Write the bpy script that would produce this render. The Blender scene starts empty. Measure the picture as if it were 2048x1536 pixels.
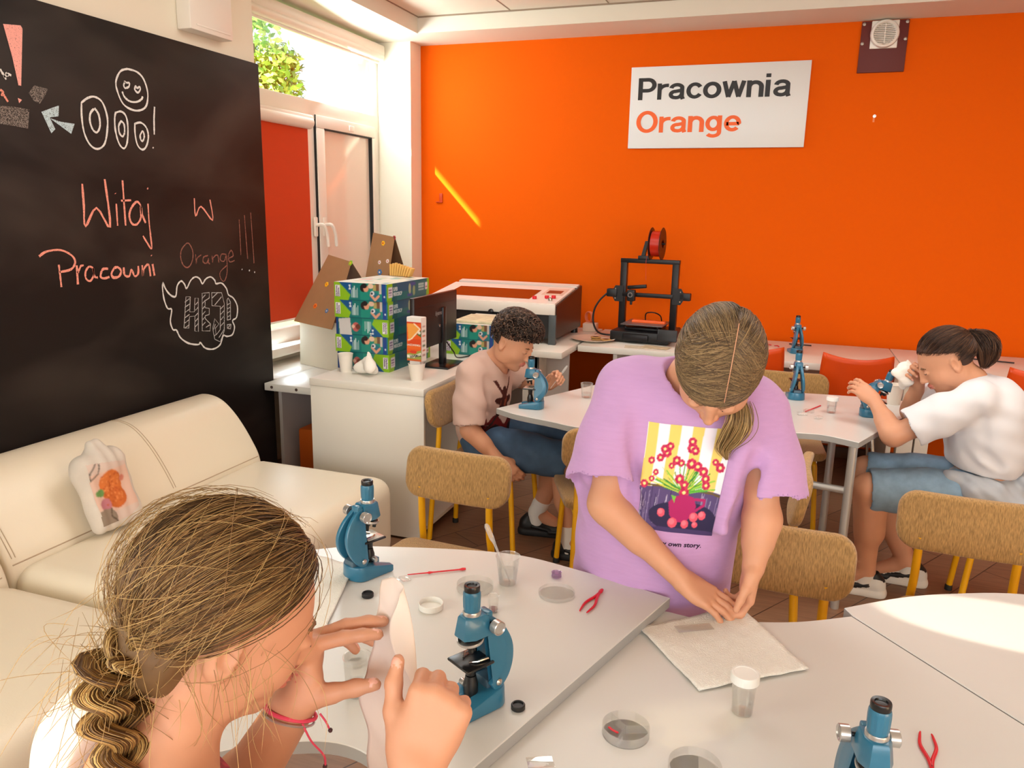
import bpy, bmesh, math, random
import numpy as np
from mathutils import Vector, Matrix
from mathutils.bvhtree import BVHTree
random.seed(7); RNG = np.random.default_rng(7)
SC = bpy.context.scene; COL = SC.collection
PI = math.pi
V3 = lambda *a: np.array(a, dtype=float)

# ---------------------------------------------------------------- camera
_yaw, _pit, _rol = [math.radians(v) for v in (-19.248, 12.533, -1.148)]
_f = Vector((math.sin(_yaw)*math.cos(_pit), math.cos(_yaw)*math.cos(_pit), -math.sin(_pit)))
_r = Vector((math.cos(_yaw), -math.sin(_yaw), 0)); _d = _f.cross(_r)
_r2 = _r*math.cos(_rol) + _d*math.sin(_rol); _d2 = _d*math.cos(_rol) - _r*math.sin(_rol)
cam_data = bpy.data.cameras.new('camera'); cam = bpy.data.objects.new('camera', cam_data); COL.objects.link(cam)
cam_data.sensor_width = 36.0; cam_data.lens = 1541.0/2048*36; cam_data.clip_start = 0.02
_m = Matrix((_r2, -_d2, -_f)).transposed().to_4x4(); _m.translation = (0, 0, 1.5)
cam.matrix_world = _m
SC.camera = cam

# ---------------------------------------------------------------- view, sky, lights
SC.view_settings.view_transform = 'Standard'; SC.view_settings.look = 'None'
SC.view_settings.gamma = 1.0; SC.view_settings.use_curve_mapping = False
SC.view_settings.exposure = -0.10
world = bpy.data.worlds.new('sky'); SC.world = world; world.use_nodes = True
_bg = world.node_tree.nodes['Background']
_bg.inputs['Color'].default_value = (0.80, 0.91, 1.0, 1); _bg.inputs['Strength'].default_value = 3.2

def lamp(name, kind, loc, aim, energy, color=(1, 1, 1), **kw):
    d = bpy.data.lights.new(name, kind); o = bpy.data.objects.new(name, d); COL.objects.link(o)
    o.location = loc; o.rotation_euler = (Vector(aim)-Vector(loc)).to_track_quat('-Z', 'Y').to_euler()
    d.energy = energy; d.color = color
    for k, v in kw.items():
        if k == 'scale': o.scale = v
        else: setattr(d, k, v)
    return o
SUN = Vector((0.675, 1.0, -0.71))
lamp('sun', 'SUN', (-6, -6, 8), Vector((-6, -6, 8))+SUN, 60.0, (1.0, 0.90, 0.72), angle=0.009)
# daylight at the windows: the rear glass wall, the near left window, the far left transom
lamp('rear_window_light', 'AREA', (1.2, -3.05, 1.75), (0.6, 2.6, 1.3), 80, (0.98, 0.975, 0.95), shape='RECTANGLE', size=4.6, size_y=1.6)
lamp('near_left_window_light', 'AREA', (-2.40, -1.2, 1.75), (1.0, 1.6, 1.1), 40, (1.0, 0.97, 0.92), shape='RECTANGLE', size=2.6, size_y=1.5)
lamp('overhead_fill_light', 'AREA', (0.9, 2.9, 2.70), (0.9, 2.9, 0), 26, (1.0, 0.97, 0.92), shape='RECTANGLE', size=1.2, size_y=1.2)  # unseen fill lamp added overhead to even out the brightness
lamp('overhead_fill_light', 'AREA', (-1.0, 2.6, 2.70), (-1.0, 2.6, 0), 22, (1.0, 0.97, 0.92), shape='RECTANGLE', size=1.2, size_y=1.2)  # second added overhead fill, no fixture modelled
lamp('transom_window_light', 'AREA', (-2.74, 4.35, 2.34), (-1.2, 4.6, 1.9), 24, (0.86, 0.95, 1.0), shape='RECTANGLE', size=1.2, size_y=0.34)
lamp('low_window_light', 'AREA', (-2.74, 3.88, 0.80), (-2.3, 3.8, 0.55), 1.6, (0.72, 0.90, 1.0), shape='RECTANGLE', size=0.34, size_y=0.12)
# added spot lamps that stand in for sunlight on table and braid
lamp('table_streak_spot', 'SPOT', (0.42, -2.9, 2.5), (0.53, 1.735, 0.675), 2600, (1.0, 0.93, 0.78), spot_size=math.radians(0.24), spot_blend=0.3, shadow_soft_size=0.003, scale=(7, 1, 1))
lamp('braid_spot', 'SPOT', (-2.3, -1.6, 2.3), (-0.60, 0.42, 1.03), 260, (1.0, 0.80, 0.45), spot_size=math.radians(5.5), spot_blend=0.5, shadow_soft_size=0.02)

# ---------------------------------------------------------------- colour and materials
def lin(c):
    if isinstance(c, str):
        c = tuple(int(c[i:i+2], 16) for i in (0, 2, 4))
    return tuple((x/255/12.92 if x/255 <= 0.04045 else ((x/255+0.055)/1.055)**2.4) for x in c)
def lin1(a):
    a = np.asarray(a, dtype=float)/255
    return np.where(a <= 0.04045, a/12.92, ((a+0.055)/1.055)**2.4)
MATS = {}
def M(name, col=None, rough=0.5, metal=0.0, spec=0.5, bump=None, var=None, attr=None, sss=0.0, coat=0.0, stretch=(1, 1, 1), emit=None, sheen=0.0):
    """plain procedural surface; bump=(scale,strength,dist), var=(scale,amount) mottles the colour, attr=colour attribute"""
    if name in MATS: return MATS[name]
    m = bpy.data.materials.new(name); m.use_nodes = True; nt = m.node_tree; N = nt.nodes; L = nt.links
    b = N['Principled BSDF']
    b.inputs['Roughness'].default_value = rough; b.inputs['Metallic'].default_value = metal
    b.inputs['Specular IOR Level'].default_value = spec
    if coat: b.inputs['Coat Weight'].default_value = coat; b.inputs['Coat Roughness'].default_value = 0.08
    if sheen: b.inputs['Sheen Weight'].default_value = sheen
    if sss:
        b.inputs['Subsurface Weight'].default_value = sss; b.inputs['Subsurface Radius'].default_value = (0.012, 0.005, 0.003); b.inputs['Subsurface Scale'].default_value = 0.6
    c4 = (*lin(col), 1) if col is not None else (0.5, 0.5, 0.5, 1)
    b.inputs['Base Color'].default_value = c4
    m.diffuse_color = c4
    src = None
    tc = mp = None
    if bump or var:
        tc = N.new('ShaderNodeTexCoord'); mp = N.new('ShaderNodeMapping'); mp.inputs['Scale'].default_value = stretch
        L.new(tc.outputs['Object'], mp.inputs['Vector'])
    if attr:
        at = N.new('ShaderNodeAttribute'); at.attribute_name = attr; src = at.outputs['Color']
    if var:
        n = N.new('ShaderNodeTexNoise'); n.inputs['Scale'].default_value = var[0]; n.inputs['Detail'].default_value = 4
        L.new(mp.outputs['Vector'], n.inputs['Vector'])
        mx = N.new('ShaderNodeMix'); mx.data_type = 'RGBA'; mx.blend_type = 'MULTIPLY'
        ra = N.new('ShaderNodeMapRange'); ra.inputs['From Min'].default_value = 0.3; ra.inputs['From Max'].default_value = 0.7
        ra.inputs['To Min'].default_value = 1-var[1]; ra.inputs['To Max'].default_value = 1.0
        L.new(n.outputs['Fac'], ra.inputs['Value'])
        cb = N.new('ShaderNodeCombineColor')
        for i in range(3): L.new(ra.outputs['Result'], cb.inputs[i])
        mx.inputs['Factor'].default_value = 1.0
        if src is not None: L.new(src, mx.inputs['A'])
        else: mx.inputs['A'].default_value = c4
        L.new(cb.outputs['Color'], mx.inputs['B']); src = mx.outputs['Result']
    if src is not None: L.new(src, b.inputs['Base Color'])
    if bump:
        n = N.new('ShaderNodeTexNoise'); n.inputs['Scale'].default_value = bump[0]; n.inputs['Detail'].default_value = 3
        L.new(mp.outputs['Vector'], n.inputs['Vector'])
        bp = N.new('ShaderNodeBump'); bp.inputs['Strength'].default_value = bump[1]; bp.inputs['Distance'].default_value = bump[2] if len(bump) > 2 else 0.002
        L.new(n.outputs['Fac'], bp.inputs['Height']); L.new(bp.outputs['Normal'], b.inputs['Normal'])
    MATS[name] = m
    return m
def Mglass(name, tint=(240, 245, 245), rough=0.03, refl=0.9, haze=0.0):
    """thin clear plastic or glass: see-through with a glossy skin, stronger at grazing angles"""
    if name in MATS: return MATS[name]
    m = bpy.data.materials.new(name); m.use_nodes = True; nt = m.node_tree; N = nt.nodes; L = nt.links
    N.remove(N['Principled BSDF']); out = N['Material Output']
    t = N.new('ShaderNodeBsdfTransparent'); t.inputs['Color'].default_value = (*lin(tint), 1)
    g = N.new('ShaderNodeBsdfGlossy'); g.inputs['Roughness'].default_value = rough; g.inputs['Color'].default_value = (refl, refl, refl, 1)
    lw = N.new('ShaderNodeLayerWeight'); lw.inputs['Blend'].default_value = 0.35
    ma = N.new('ShaderNodeMath'); ma.operation = 'MULTIPLY_ADD'; ma.inputs[1].default_value = 0.40; ma.inputs[2].default_value = 0.02
    L.new(lw.outputs['Fresnel'], ma.inputs[0])
    mx = N.new('ShaderNodeMixShader'); L.new(ma.outputs[0], mx.inputs[0]); L.new(t.outputs[0], mx.inputs[1]); L.new(g.outputs[0], mx.inputs[2])
    last = mx.outputs[0]
    if haze:
        d = N.new('ShaderNodeBsdfDiffuse'); d.inputs['Color'].default_value = (*lin((235, 232, 228)), 1)
        m2 = N.new('ShaderNodeMixShader'); m2.inputs[0].default_value = haze
        L.new(last, m2.inputs[1]); L.new(d.outputs[0], m2.inputs[2]); last = m2.outputs[0]
    L.new(last, out.inputs['Surface']); MATS[name] = m
    return m

# ---------------------------------------------------------------- objects
def link(o, parent=None):
    COL.objects.link(o)
    if parent is not None: o.parent = parent
    return o
def tag(o, label=None, cat=None, group=None, kind=None):
    if label: o['label'] = label
    if cat: o['category'] = cat
    if group: o['group'] = group
    if kind: o['kind'] = kind
    return o
def thing(name, loc=(0, 0, 0), rz=0.0, label=None, cat=None, group=None, kind=None):
    o = bpy.data.objects.new(name, None); COL.objects.link(o); o.empty_display_size = 0.05
    o.location = loc; o.rotation_euler = (0, 0, rz)
    return tag(o, label, cat, group, kind)
def copy_tree(o, parent=None):
    c = o.copy(); COL.objects.link(c); c.parent = parent
    for ch in [x for x in COL.objects if x.parent == o]: copy_tree(ch, c)
    return c
def npmesh(name, V, F, mats, parent=None, fm=None, smooth=True, col=None):
    """V (n,3); F (m,3 or 4) array or list of arrays; col (n,3 linear) colour attribute; fm per-face material index"""
    me = bpy.data.meshes.new(name)
    Fs = F if isinstance(F, list) else [F]
    Fs = [np.asarray(f, dtype=np.int32) for f in Fs if len(f)]
    V = np.asarray(V, dtype=np.float32)
    me.vertices.add(len(V)); me.vertices.foreach_set('co', V.ravel())
    idx = np.concatenate([f.ravel() for f in Fs]); cnt = np.concatenate([np.full(len(f), f.shape[1], np.int32) for f in Fs])
    me.loops.add(len(idx)); me.loops.foreach_set('vertex_index', idx)
    me.polygons.add(len(cnt)); me.polygons.foreach_set('loop_start', np.concatenate([[0], np.cumsum(cnt)[:-1]]).astype(np.int32))
    me.polygons.foreach_set('loop_total', cnt)
    me.polygons.foreach_set('use_smooth', np.full(len(cnt), smooth, dtype=bool))
    for m in (mats if isinstance(mats, (list, tuple)) else [mats]): me.materials.append(m)
    if fm is not None: me.polygons.foreach_set('material_index', np.asarray(fm, dtype=np.int32))
    if col is not None:
        a = me.color_attributes.new('col', 'FLOAT_COLOR', 'POINT')
        a.data.foreach_set('color', np.concatenate([col, np.ones((len(col), 1))], 1).astype(np.float32).ravel())
    me.update(calc_edges=True); me.validate()
    return link(bpy.data.objects.new(name, me), parent)

def catmull(pts, n=8, closed=False):
    P = np.asarray(pts, float); out = []
    N = len(P)
    if N < 3 and not closed: return np.array([P[0]+(P[-1]-P[0])*t for t in np.linspace(0, 1, n+1)])
    for i in range(N if closed else N-1):
        if closed: a, b, c, d = P[(i-1) % N], P[i], P[(i+1) % N], P[(i+2) % N]
        else: a, b, c, d = P[max(i-1, 0)], P[i], P[i+1], P[min(i+2, N-1)]
        for t in np.linspace(0, 1, n, endpoint=False):
            out.append(0.5*((2*b)+(c-a)*t+(2*a-5*b+4*c-d)*t*t+(3*b-a-3*c+d)*t**3))
    if not closed: out.append(P[-1])
    return np.array(out)

def rotm(ax=0, ay=0, az=0):
    return np.array(Matrix.Rotation(az, 3, 'Z') @ Matrix.Rotation(ay, 3, 'Y') @ Matrix.Rotation(ax, 3, 'X'))

class MB:
    """collects shapes; build() links them as ONE mesh object"""
    def __init__(s): s.v = []; s.f = []; s.m = []; s.n = 0; s.sm = []
    def add(s, V, F, m=0, smooth=True):
        V = np.asarray(V, float); s.v.append(V)
        for f in F: s.f.append([i+s.n for i in f]); s.m.append(m); s.sm.append(smooth)
        s.n += len(V); return s
    def _bm(s, bm, m, smooth, T=None):
        bm.verts.ensure_lookup_table()
        V = np.array([v.co[:] for v in bm.verts])
        if T is not None: V = V @ np.asarray(T[0]).T + np.asarray(T[1])
        bm.verts.index_update()
        s.add(V, [[v.index for v in f.verts] for f in bm.faces], m, smooth); bm.free(); return s
    def box(s, lo, hi, bev=0.0, m=0, R=None, seg=2):
        lo = np.array(lo, float); hi = np.array(hi, float); c = (lo+hi)/2; h = hi-lo
        bm = bmesh.new(); bmesh.ops.create_cube(bm, size=1.0)
        for v in bm.verts: v.co = Vector((v.co.x*h[0], v.co.y*h[1], v.co.z*h[2]))
        if bev > 0: bmesh.ops.bevel(bm, geom=bm.edges[:], offset=min(bev, min(h)*0.49), segments=seg, affect='EDGES', profile=0.5)
        return s._bm(bm, m, bev > 0, (R if R is not None else np.eye(3), c))
    def prism(s, outline, z0, z1, bev=0.0, m=0, T=None, seg=2):
        bm = bmesh.new(); vs = [bm.verts.new((p[0], p[1], z0)) for p in outline]
        f = bm.faces.new(vs); bm.normal_update()
        if f.normal.z > 0: f.normal_flip()
        r = bmesh.ops.extrude_face_region(bm, geom=[f])
        for e in r['geom']:
            if isinstance(e, bmesh.types.BMVert): e.co.z = z1
        bmesh.ops.recalc_face_normals(bm, faces=bm.faces[:])
        if bev > 0:
            ed = [e for e in bm.edges if abs(e.verts[0].co.z-e.verts[1].co.z) < 1e-6]
            bmesh.ops.bevel(bm, geom=ed, offset=bev, segments=seg, affect='EDGES', profile=0.5)
        big = [f for f in bm.faces if len(f.verts) > 4]
        if big: bmesh.ops.triangulate(bm, faces=big)
        return s._bm(bm, m, bev > 0, T)
    def lathe(s, prof, n=32, m=0, T=None, ribs=None, cap=True):
        """prof [(r,z)]; ribs=(count, depth, i0, i1)"""
        prof = list(prof); V = []; F = []
        for i, (r, z) in enumerate(prof):
            for k in range(n):
                rr = r
                if ribs and ribs[2] <= i <= ribs[3] and (k*ribs[0]*2//n) % 2: rr = r-ribs[1]
                V.append((rr*math.cos(2*PI*k/n), rr*math.sin(2*PI*k/n), z))
        for i in range(len(prof)-1):
            for k in range(n): F.append((i*n+k, i*n+(k+1) % n, (i+1)*n+(k+1) % n, (i+1)*n+k))
        if cap:
            if prof[0][0] > 1e-6: F.append(tuple(range(n))[::-1])
            if prof[-1][0] > 1e-6: F.append(tuple((len(prof)-1)*n+k for k in range(n)))
        V = np.array(V)
        if T is not None: V = V @ np.asarray(T[0]).T + np.asarray(T[1])
        return s.add(V, F, m, True)
    def tube(s, pts, r, n=10, m=0, cap=True, flat=1.0, up=None):
        P = np.asarray(pts, float); K = len(P); r = np.broadcast_to(np.asarray(r, float), (K,))
        T = np.gradient(P, axis=0); T /= np.linalg.norm(T, axis=1)[:, None]+1e-12
        u = np.array(up, float) if up is not None else (np.array([0, 0, 1.]) if abs(T[0][2]) < 0.9 else np.array([1., 0, 0]))
        V = []
        for i in range(K):
            a = np.cross(T[i], u); a /= np.linalg.norm(a)+1e-12; b = np.cross(a, T[i])
            if up is None: u = b
            for k in range(n):
                w = 2*PI*k/n; V.append(P[i]+r[i]*(math.cos(w)*a+flat*math.sin(w)*b))
        F = [(i*n+k, i*n+(k+1) % n, (i+1)*n+(k+1) % n, (i+1)*n+k) for i in range(K-1) for k in range(n)]
        if cap: F += [tuple(range(n))[::-1], tuple((K-1)*n+k for k in range(n))]
        return s.add(V, F, m, True)
    def ball(s, c, r, m=0, n=16, R=None):
        r = np.broadcast_to(np.asarray(r, float), (3,)); V = []; F = []
        for i in range(n//2+1):
            for k in range(n):
                a = PI*i/(n//2); w = 2*PI*k/n; V.append((math.sin(a)*math.cos(w)*r[0], math.sin(a)*math.sin(w)*r[1], -math.cos(a)*r[2]))
        for i in range(n//2):
            for k in range(n): F.append((i*n+k, i*n+(k+1) % n, (i+1)*n+(k+1) % n, (i+1)*n+k))
        V = np.array(V)
        if R is not None: V = V @ np.asarray(R).T
        return s.add(V+np.array(c), F, m, True)
    def build(s, name, mats, parent=None, off=None, sharp=35):
        me = bpy.data.meshes.new(name); V = np.concatenate(s.v)
        if off is not None: V = V-np.asarray(off)
        me.from_pydata(V.tolist(), [], s.f)
        for mm in (mats if isinstance(mats, (list, tuple)) else [mats]): me.materials.append(mm)
        me.polygons.foreach_set('material_index', s.m); me.polygons.foreach_set('use_smooth', s.sm)
        bm = bmesh.new(); bm.from_mesh(me); bmesh.ops.remove_doubles(bm, verts=bm.verts[:], dist=1e-6)
        bmesh.ops.recalc_face_normals(bm, faces=bm.faces[:])
        for e in bm.edges:
            if len(e.link_faces) == 2 and e.calc_face_angle(0) > math.radians(sharp): e.smooth = False
        bm.to_mesh(me); bm.free(); me.update()
        return link(bpy.data.objects.new(name, me), parent)

def Tm(R=None, t=(0, 0, 0)): return (np.eye(3) if R is None else np.asarray(R), np.asarray(t, float))
def axes(x, y, z): return np.array([x, y, z], float).T
def textmesh(name, body, size, mat, parent, M4, depth=0.0004, bold=0.0, align='LEFT', xs=1.0, shear=0.0):
    c = bpy.data.curves.new(name, 'FONT'); c.body = body; c.size = size; c.extrude = depth; c.offset = bold; c.align_x = align; c.shear = shear
    c.resolution_u = 3
    o = bpy.data.objects.new(name, c); COL.objects.link(o)
    dg = bpy.context.evaluated_depsgraph_get(); me = bpy.data.meshes.new_from_object(o.evaluated_get(dg)); me.name = name
    bpy.data.objects.remove(o); bpy.data.curves.remove(c)
    me.transform(Matrix(M4) @ Matrix.Diagonal((xs, 1, 1, 1)))
    me.materials.clear(); me.materials.append(mat)
    return link(bpy.data.objects.new(name, me), parent)
def frame4(o, x, y):
    x = Vector(x).normalized(); y = Vector(y); z = x.cross(y).normalized(); y = z.cross(x)
    m = Matrix((x, y, z)).transposed().to_4x4(); m.translation = Vector(o); return m

# ---------------------------------------------------------------- painted patterns (printed sheets) as coloured grids
class Paint:
    """a small picture drawn with shapes; sampled onto a grid of coloured vertices"""
    def __init__(s, w, h, bg):
        s.W, s.H = w, h; s.img = np.tile(lin1(bg), (h, w, 1)); yy, xx = np.mgrid[0:h, 0:w]; s.x = (xx+0.5)/w; s.y = 1-(yy+0.5)/h; s.mask = np.ones((h, w), bool)
    def put(s, k, c): s.img[k] = lin1(c); return s
    def rect(s, x0, y0, x1, y1, c): return s.put((s.x >= x0) & (s.x <= x1) & (s.y >= y0) & (s.y <= y1), c)
    def ell(s, cx, cy, rx, ry, c, a=0.0):
        dx, dy = s.x-cx, s.y-cy; ca, sa = math.cos(a), math.sin(a); asp = s.H/s.W
        u = (dx*ca+dy*asp*sa)/rx; v = (-dx*sa/asp+dy*ca)/ry
        return s.put(u*u+v*v <= 1, c)
    def inpoly(s, pts):
        k = np.zeros(s.x.shape, bool); n = len(pts)
        for i in range(n):
            (x0, y0), (x1, y1) = pts[i], pts[(i+1) % n]
            if y0 == y1: continue
            t = ((y0 > s.y) != (y1 > s.y)) & (s.x < (x1-x0)*(s.y-y0)/(y1-y0)+x0); k ^= t
        return k
    def poly(s, pts, c): return s.put(s.inpoly(pts), c)
    def line(s, pts, w, c):
        asp = s.H/s.W; k = np.zeros(s.x.shape, bool)
        for (x0, y0), (x1, y1) in zip(pts[:-1], pts[1:]):
            ax, ay = x1-x0, (y1-y0)*asp; l2 = ax*ax+ay*ay+1e-12; px, py = s.x-x0, (s.y-y0)*asp
            t = np.clip((px*ax+py*ay)/l2, 0, 1); k |= ((px-t*ax)**2+(py-t*ay)**2) <= w*w
        return s.put(k, c)
    def grid(s):
        """vertex grid (H+1,W+1) of uv and colours by averaging pixels"""
        p = np.pad(s.img, ((1, 1), (1, 1), (0, 0)), mode='edge'); c = (p[:-1, :-1]+p[1:, :-1]+p[:-1, 1:]+p[1:, 1:])/4
        yy, xx = np.mgrid[0:s.H+1, 0:s.W+1]
        return xx/s.W, 1-yy/s.H, c
    def sheet(s, name, mapping, mat, parent=None, smooth=False):
        u, v, c = s.grid(); P = mapping(u, v); n = s.W+1
        i = np.arange((s.H+1)*n).reshape(s.H+1, n)
        Q = np.stack([i[1:, :-1], i[1:, 1:], i[:-1, 1:], i[:-1, :-1]], -1)[s.mask]
        return npmesh(name, P.reshape(-1, 3), Q.reshape(-1, 4), mat, parent, smooth=smooth, col=c.reshape(-1, 3))
def planemap(o, x, y):
    o, x, y = (np.array(a, float) for a in (o, x, y))
    return lambda u, v: o+u[..., None]*x+v[..., None]*y
PRINT = M('printed_card', None, 0.35, attr='col')
PRINTC = M('printed_cloth', None, 0.85, attr='col', spec=0.2)
def ribbon2d(line, w, closed=False, wob=0.0, taper=False):
    """flat stroke along a 2-D line -> (V, F)"""
    P = np.asarray(line, float); n = len(P)
    T = np.gradient(P, axis=0)
    if np.allclose(P[0], P[-1]): T[0] = T[-1] = P[1]-P[-2]
    T /= np.linalg.norm(T, axis=1)[:, None]+1e-12; N = np.stack([-T[:, 1], T[:, 0]], 1)
    ww = np.full(n, w/2)
    if wob: ww = ww*(1+RNG.uniform(-wob, wob, n))
    V = np.concatenate([P+N*ww[:, None], P-N*ww[:, None]])
    return V, [(i, i+1, n+i+1, n+i) for i in range(n-1)]
# ================================================================ the room
def structure(o): o['kind'] = 'structure'; return o
white_wall = M('cream_wall', (236, 228, 208), 0.75, bump=(180, 0.15, 0.001))
orange_wall = M('orange_wall', (228, 92, 4), 0.7, spec=0.06, bump=(220, 0.12, 0.001))
ceil_mat = M('ceiling_white', (226, 216, 200), 0.85)
upvc = M('white_frame_plastic', (236, 228, 216), 0.28)
blind_or = M('orange_roller_blind', (204, 60, 2), 0.75, bump=(300, 0.2, 0.0006))
white_lam = M('white_laminate', (232, 226, 214), 0.32, var=(3, 0.02))
sky_glass = Mglass('window_glass', (250, 252, 252), 0.02, 0.6)

# floor: brown planks running towards the orange wall at an angle
def floor_mat():
    m = bpy.data.materials.new('plank_floor'); m.use_nodes = True; N = m.node_tree.nodes; L = m.node_tree.links; b = N['Principled BSDF']
    tc = N.new('ShaderNodeTexCoord'); mp = N.new('ShaderNodeMapping'); mp.inputs['Rotation'].default_value = (0, 0, math.radians(-58))
    L.new(tc.outputs['Object'], mp.inputs['Vector'])
    br = N.new('ShaderNodeTexBrick'); br.inputs['Scale'].default_value = 1.0; br.inputs['Brick Width'].default_value = 1.2; br.inputs['Row Height'].default_value = 0.19
    br.inputs['Mortar Size'].default_value = 0.0022; br.offset = 0.37
    br.inputs['Color1'].default_value = (*lin((150, 112, 84)), 1); br.inputs['Color2'].default_value = (*lin((128, 92, 68)), 1); br.inputs['Mortar'].default_value = (*lin((70, 46, 34)), 1)
    L.new(mp.outputs['Vector'], br.inputs['Vector'])
    m2 = N.new('ShaderNodeMapping'); m2.inputs['Rotation'].default_value = (0, 0, math.radians(-58)); m2.inputs['Scale'].default_value = (2.5, 30, 2)
    L.new(tc.outputs['Object'], m2.inputs['Vector'])
    n = N.new('ShaderNodeTexNoise'); n.inputs['Scale'].default_value = 2.2; n.inputs['Detail'].default_value = 5; L.new(m2.outputs['Vector'], n.inputs['Vector'])
    ra = N.new('ShaderNodeMapRange'); ra.inputs['From Min'].default_value = 0.3; ra.inputs['From Max'].default_value = 0.7; ra.inputs['To Min'].default_value = 0.8; ra.inputs['To Max'].default_value = 1.12
    L.new(n.outputs['Fac'], ra.inputs['Value'])
    mx = N.new('ShaderNodeVectorMath'); mx.operation = 'SCALE'; L.new(br.outputs['Color'], mx.inputs[0]); L.new(ra.outputs['Result'], mx.inputs['Scale'])
    L.new(mx.outputs['Vector'], b.inputs['Base Color']); b.inputs['Roughness'].default_value = 0.42
    return m
XL, YB, ZC = -2.54, 5.2, 2.72
structure(MB().box((-2.95, -3.3, -0.1), (4.2, 5.35, 0)).build('floor', floor_mat()))
structure(MB().box((-2.95, -3.3, ZC), (4.2, 5.35, ZC+0.1)).build('ceiling', ceil_mat))
structure(MB().box((-2.62, YB, 0), (4.2, YB+0.15, ZC)).build('wall_back', orange_wall))
# right wall and rear wall with its band of windows
structure(MB().box((4.1, -3.3, 0), (4.2, YB, ZC)).build('wall_right', M('warm_wall', (226, 205, 180), 0.8)))
structure(MB().box((-2.95, -3.3, 0), (4.1, -3.2, 0.85)).box((-2.95, -3.3, 2.6), (4.1, -3.2, ZC)).box((-2.95, -3.3, 0.85), (-1.3, -3.2, 2.6)).box((3.7, -3.3, 0.85), (4.1, -3.2, 2.6)).build('wall_rear', white_wall))
# left wall: solid behind the board, open at the near window, recess at the far window
lw = MB().box((-2.95, -3.2, 0), (XL, -2.7, ZC)).box((-2.95, -2.7, 0), (XL, 0.3, 0.9)).box((-2.95, -2.7, 2.58), (XL, 0.3, ZC))
lw.box((-2.95, 0.3, 0), (XL, 3.36, ZC)).box((-2.95, 3.36, 0), (-2.82, 5.04, 0.70))
structure(lw.build('wall_left', white_wall))
structure(MB().box((-2.95, 5.04, 0), (XL, YB+0.1, ZC)).build('pillar', white_wall))
# bulkheads along the window side and above the orange wall
structure(MB().box((-2.95, 2.4, 2.62), (-2.385, YB, ZC+0.02)).build('trim_1', ceil_mat))
structure(MB().box((-2.386, 4.84, 2.62), (4.1, YB+0.02, ZC+0.02)).build('trim_2', ceil_mat))
# ceiling tile joints
g = MB()
for k in range(5): g.box((-1.75+0.62*k-0.004, 2.0, ZC-0.0016), (-1.75+0.62*k+0.004, 4.84, ZC+0.01))
g.box((-2.38, 4.832, ZC-0.008), (4.1, 4.845, ZC+0.01)).box((-2.39, 2.4, ZC-0.004), (-2.376, 4.84, ZC+0.01))
structure(g.build('trim_3', M('ceiling_joint', (150, 128, 108), 0.8)))
structure(MB().box((-1.0, 5.185, 0), (4.1, YB+0.01, 0.07), 0.004).build('baseboard_back', M('brown_baseboard', (120, 84, 60), 0.5)))

# far window: transom pane above, blind on the left leaf, frosted door leaf on the right
XW = -2.79
def frame_bars(mb, bars, dx=0.05):
    for i, (y0, z0, y1, z1) in enumerate(bars): mb.box((XW-dx-0.0015*i, y0, z0), (XW-0.0015*i, y1, z1), 0.006)
    return mb
w = thing('window_1', (0, 0, 0), kind='structure')
fr = frame_bars(MB(), [(3.36, 2.52, 5.04, 2.60), (3.36, 2.03, 5.04, 2.14), (4.965, 0.70, 5.04, 2.60), (3.36, 0.70, 3.44, 2.52), (3.36, 0.70, 4.25, 0.80), (4.12, 0.70, 4.245, 2.03)])
fr.box((XW-0.05, 4.985, 2.60), (XW, 5.04, 2.63)); fr.build('window_frame', upvc, w)
lf = MB()
for a in ((4.25, 1.985, 4.965, 2.06), (4.25, 0.72, 4.965, 0.80), (4.25, 0.8, 4.335, 1.985), (4.915, 0.8, 4.965, 1.985)): lf.box((XW-0.045, a[0], a[1]), (XW+0.012, a[2], a[3]), 0.006)
lf.build('door_leaf', upvc, w)
MB().box((XW-0.03, 4.33, 0.79), (XW-0.012, 4.92, 1.99)).build('frosted_panel', M('frosted_panel', (236, 224, 208), 0.12, spec=0.6), w)
gk = MB(); gk.box((XW-0.012, 4.333, 1.979), (XW+0.0135, 4.918, 1.987)).box((XW-0.012, 4.911, 0.8), (XW+0.0135, 4.918, 1.987)); gk.box((XW-0.02, 4.2455, 0.72), (XW+0.004, 4.2515, 2.06))
gk.build('gasket', M('black_rubber', (30, 28, 26), 0.7), w)
MB().box((XW-0.03, 3.44, 2.14), (XW-0.024, 4.965, 2.52)).build('transom_glass', sky_glass, w)
MB().box((XW-0.03, 3.44, 0.80), (XW-0.024, 4.12, 2.03)).build('leaf_glass', sky_glass, w)
for i, y in enumerate((4.205, 4.30)):
    h = MB().box((XW+0.001, y-0.016, 1.33), (XW+0.016, y+0.016, 1.45), 0.006)
    xx = XW+0.016
    h.tube(catmull([(xx, y, 1.40), (xx+0.035, y, 1.405), (xx+0.05, y+0.012, 1.39), (xx+0.052, y+0.035, 1.34), (xx+0.05, y+0.045, 1.27)], 6), 0.011, 10)
    h.build('handle', upvc, w)
MB().box((XW, 4.62, 2.0), (XW+0.018, 4.68, 2.035), 0.004).build('latch', upvc, w)
# sill under the left leaf and the window sill board
structure(MB().box((-2.84, 3.36, 0.66), (-2.70, 4.30, 0.715), 0.01).build('trim_4', upvc))
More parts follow.
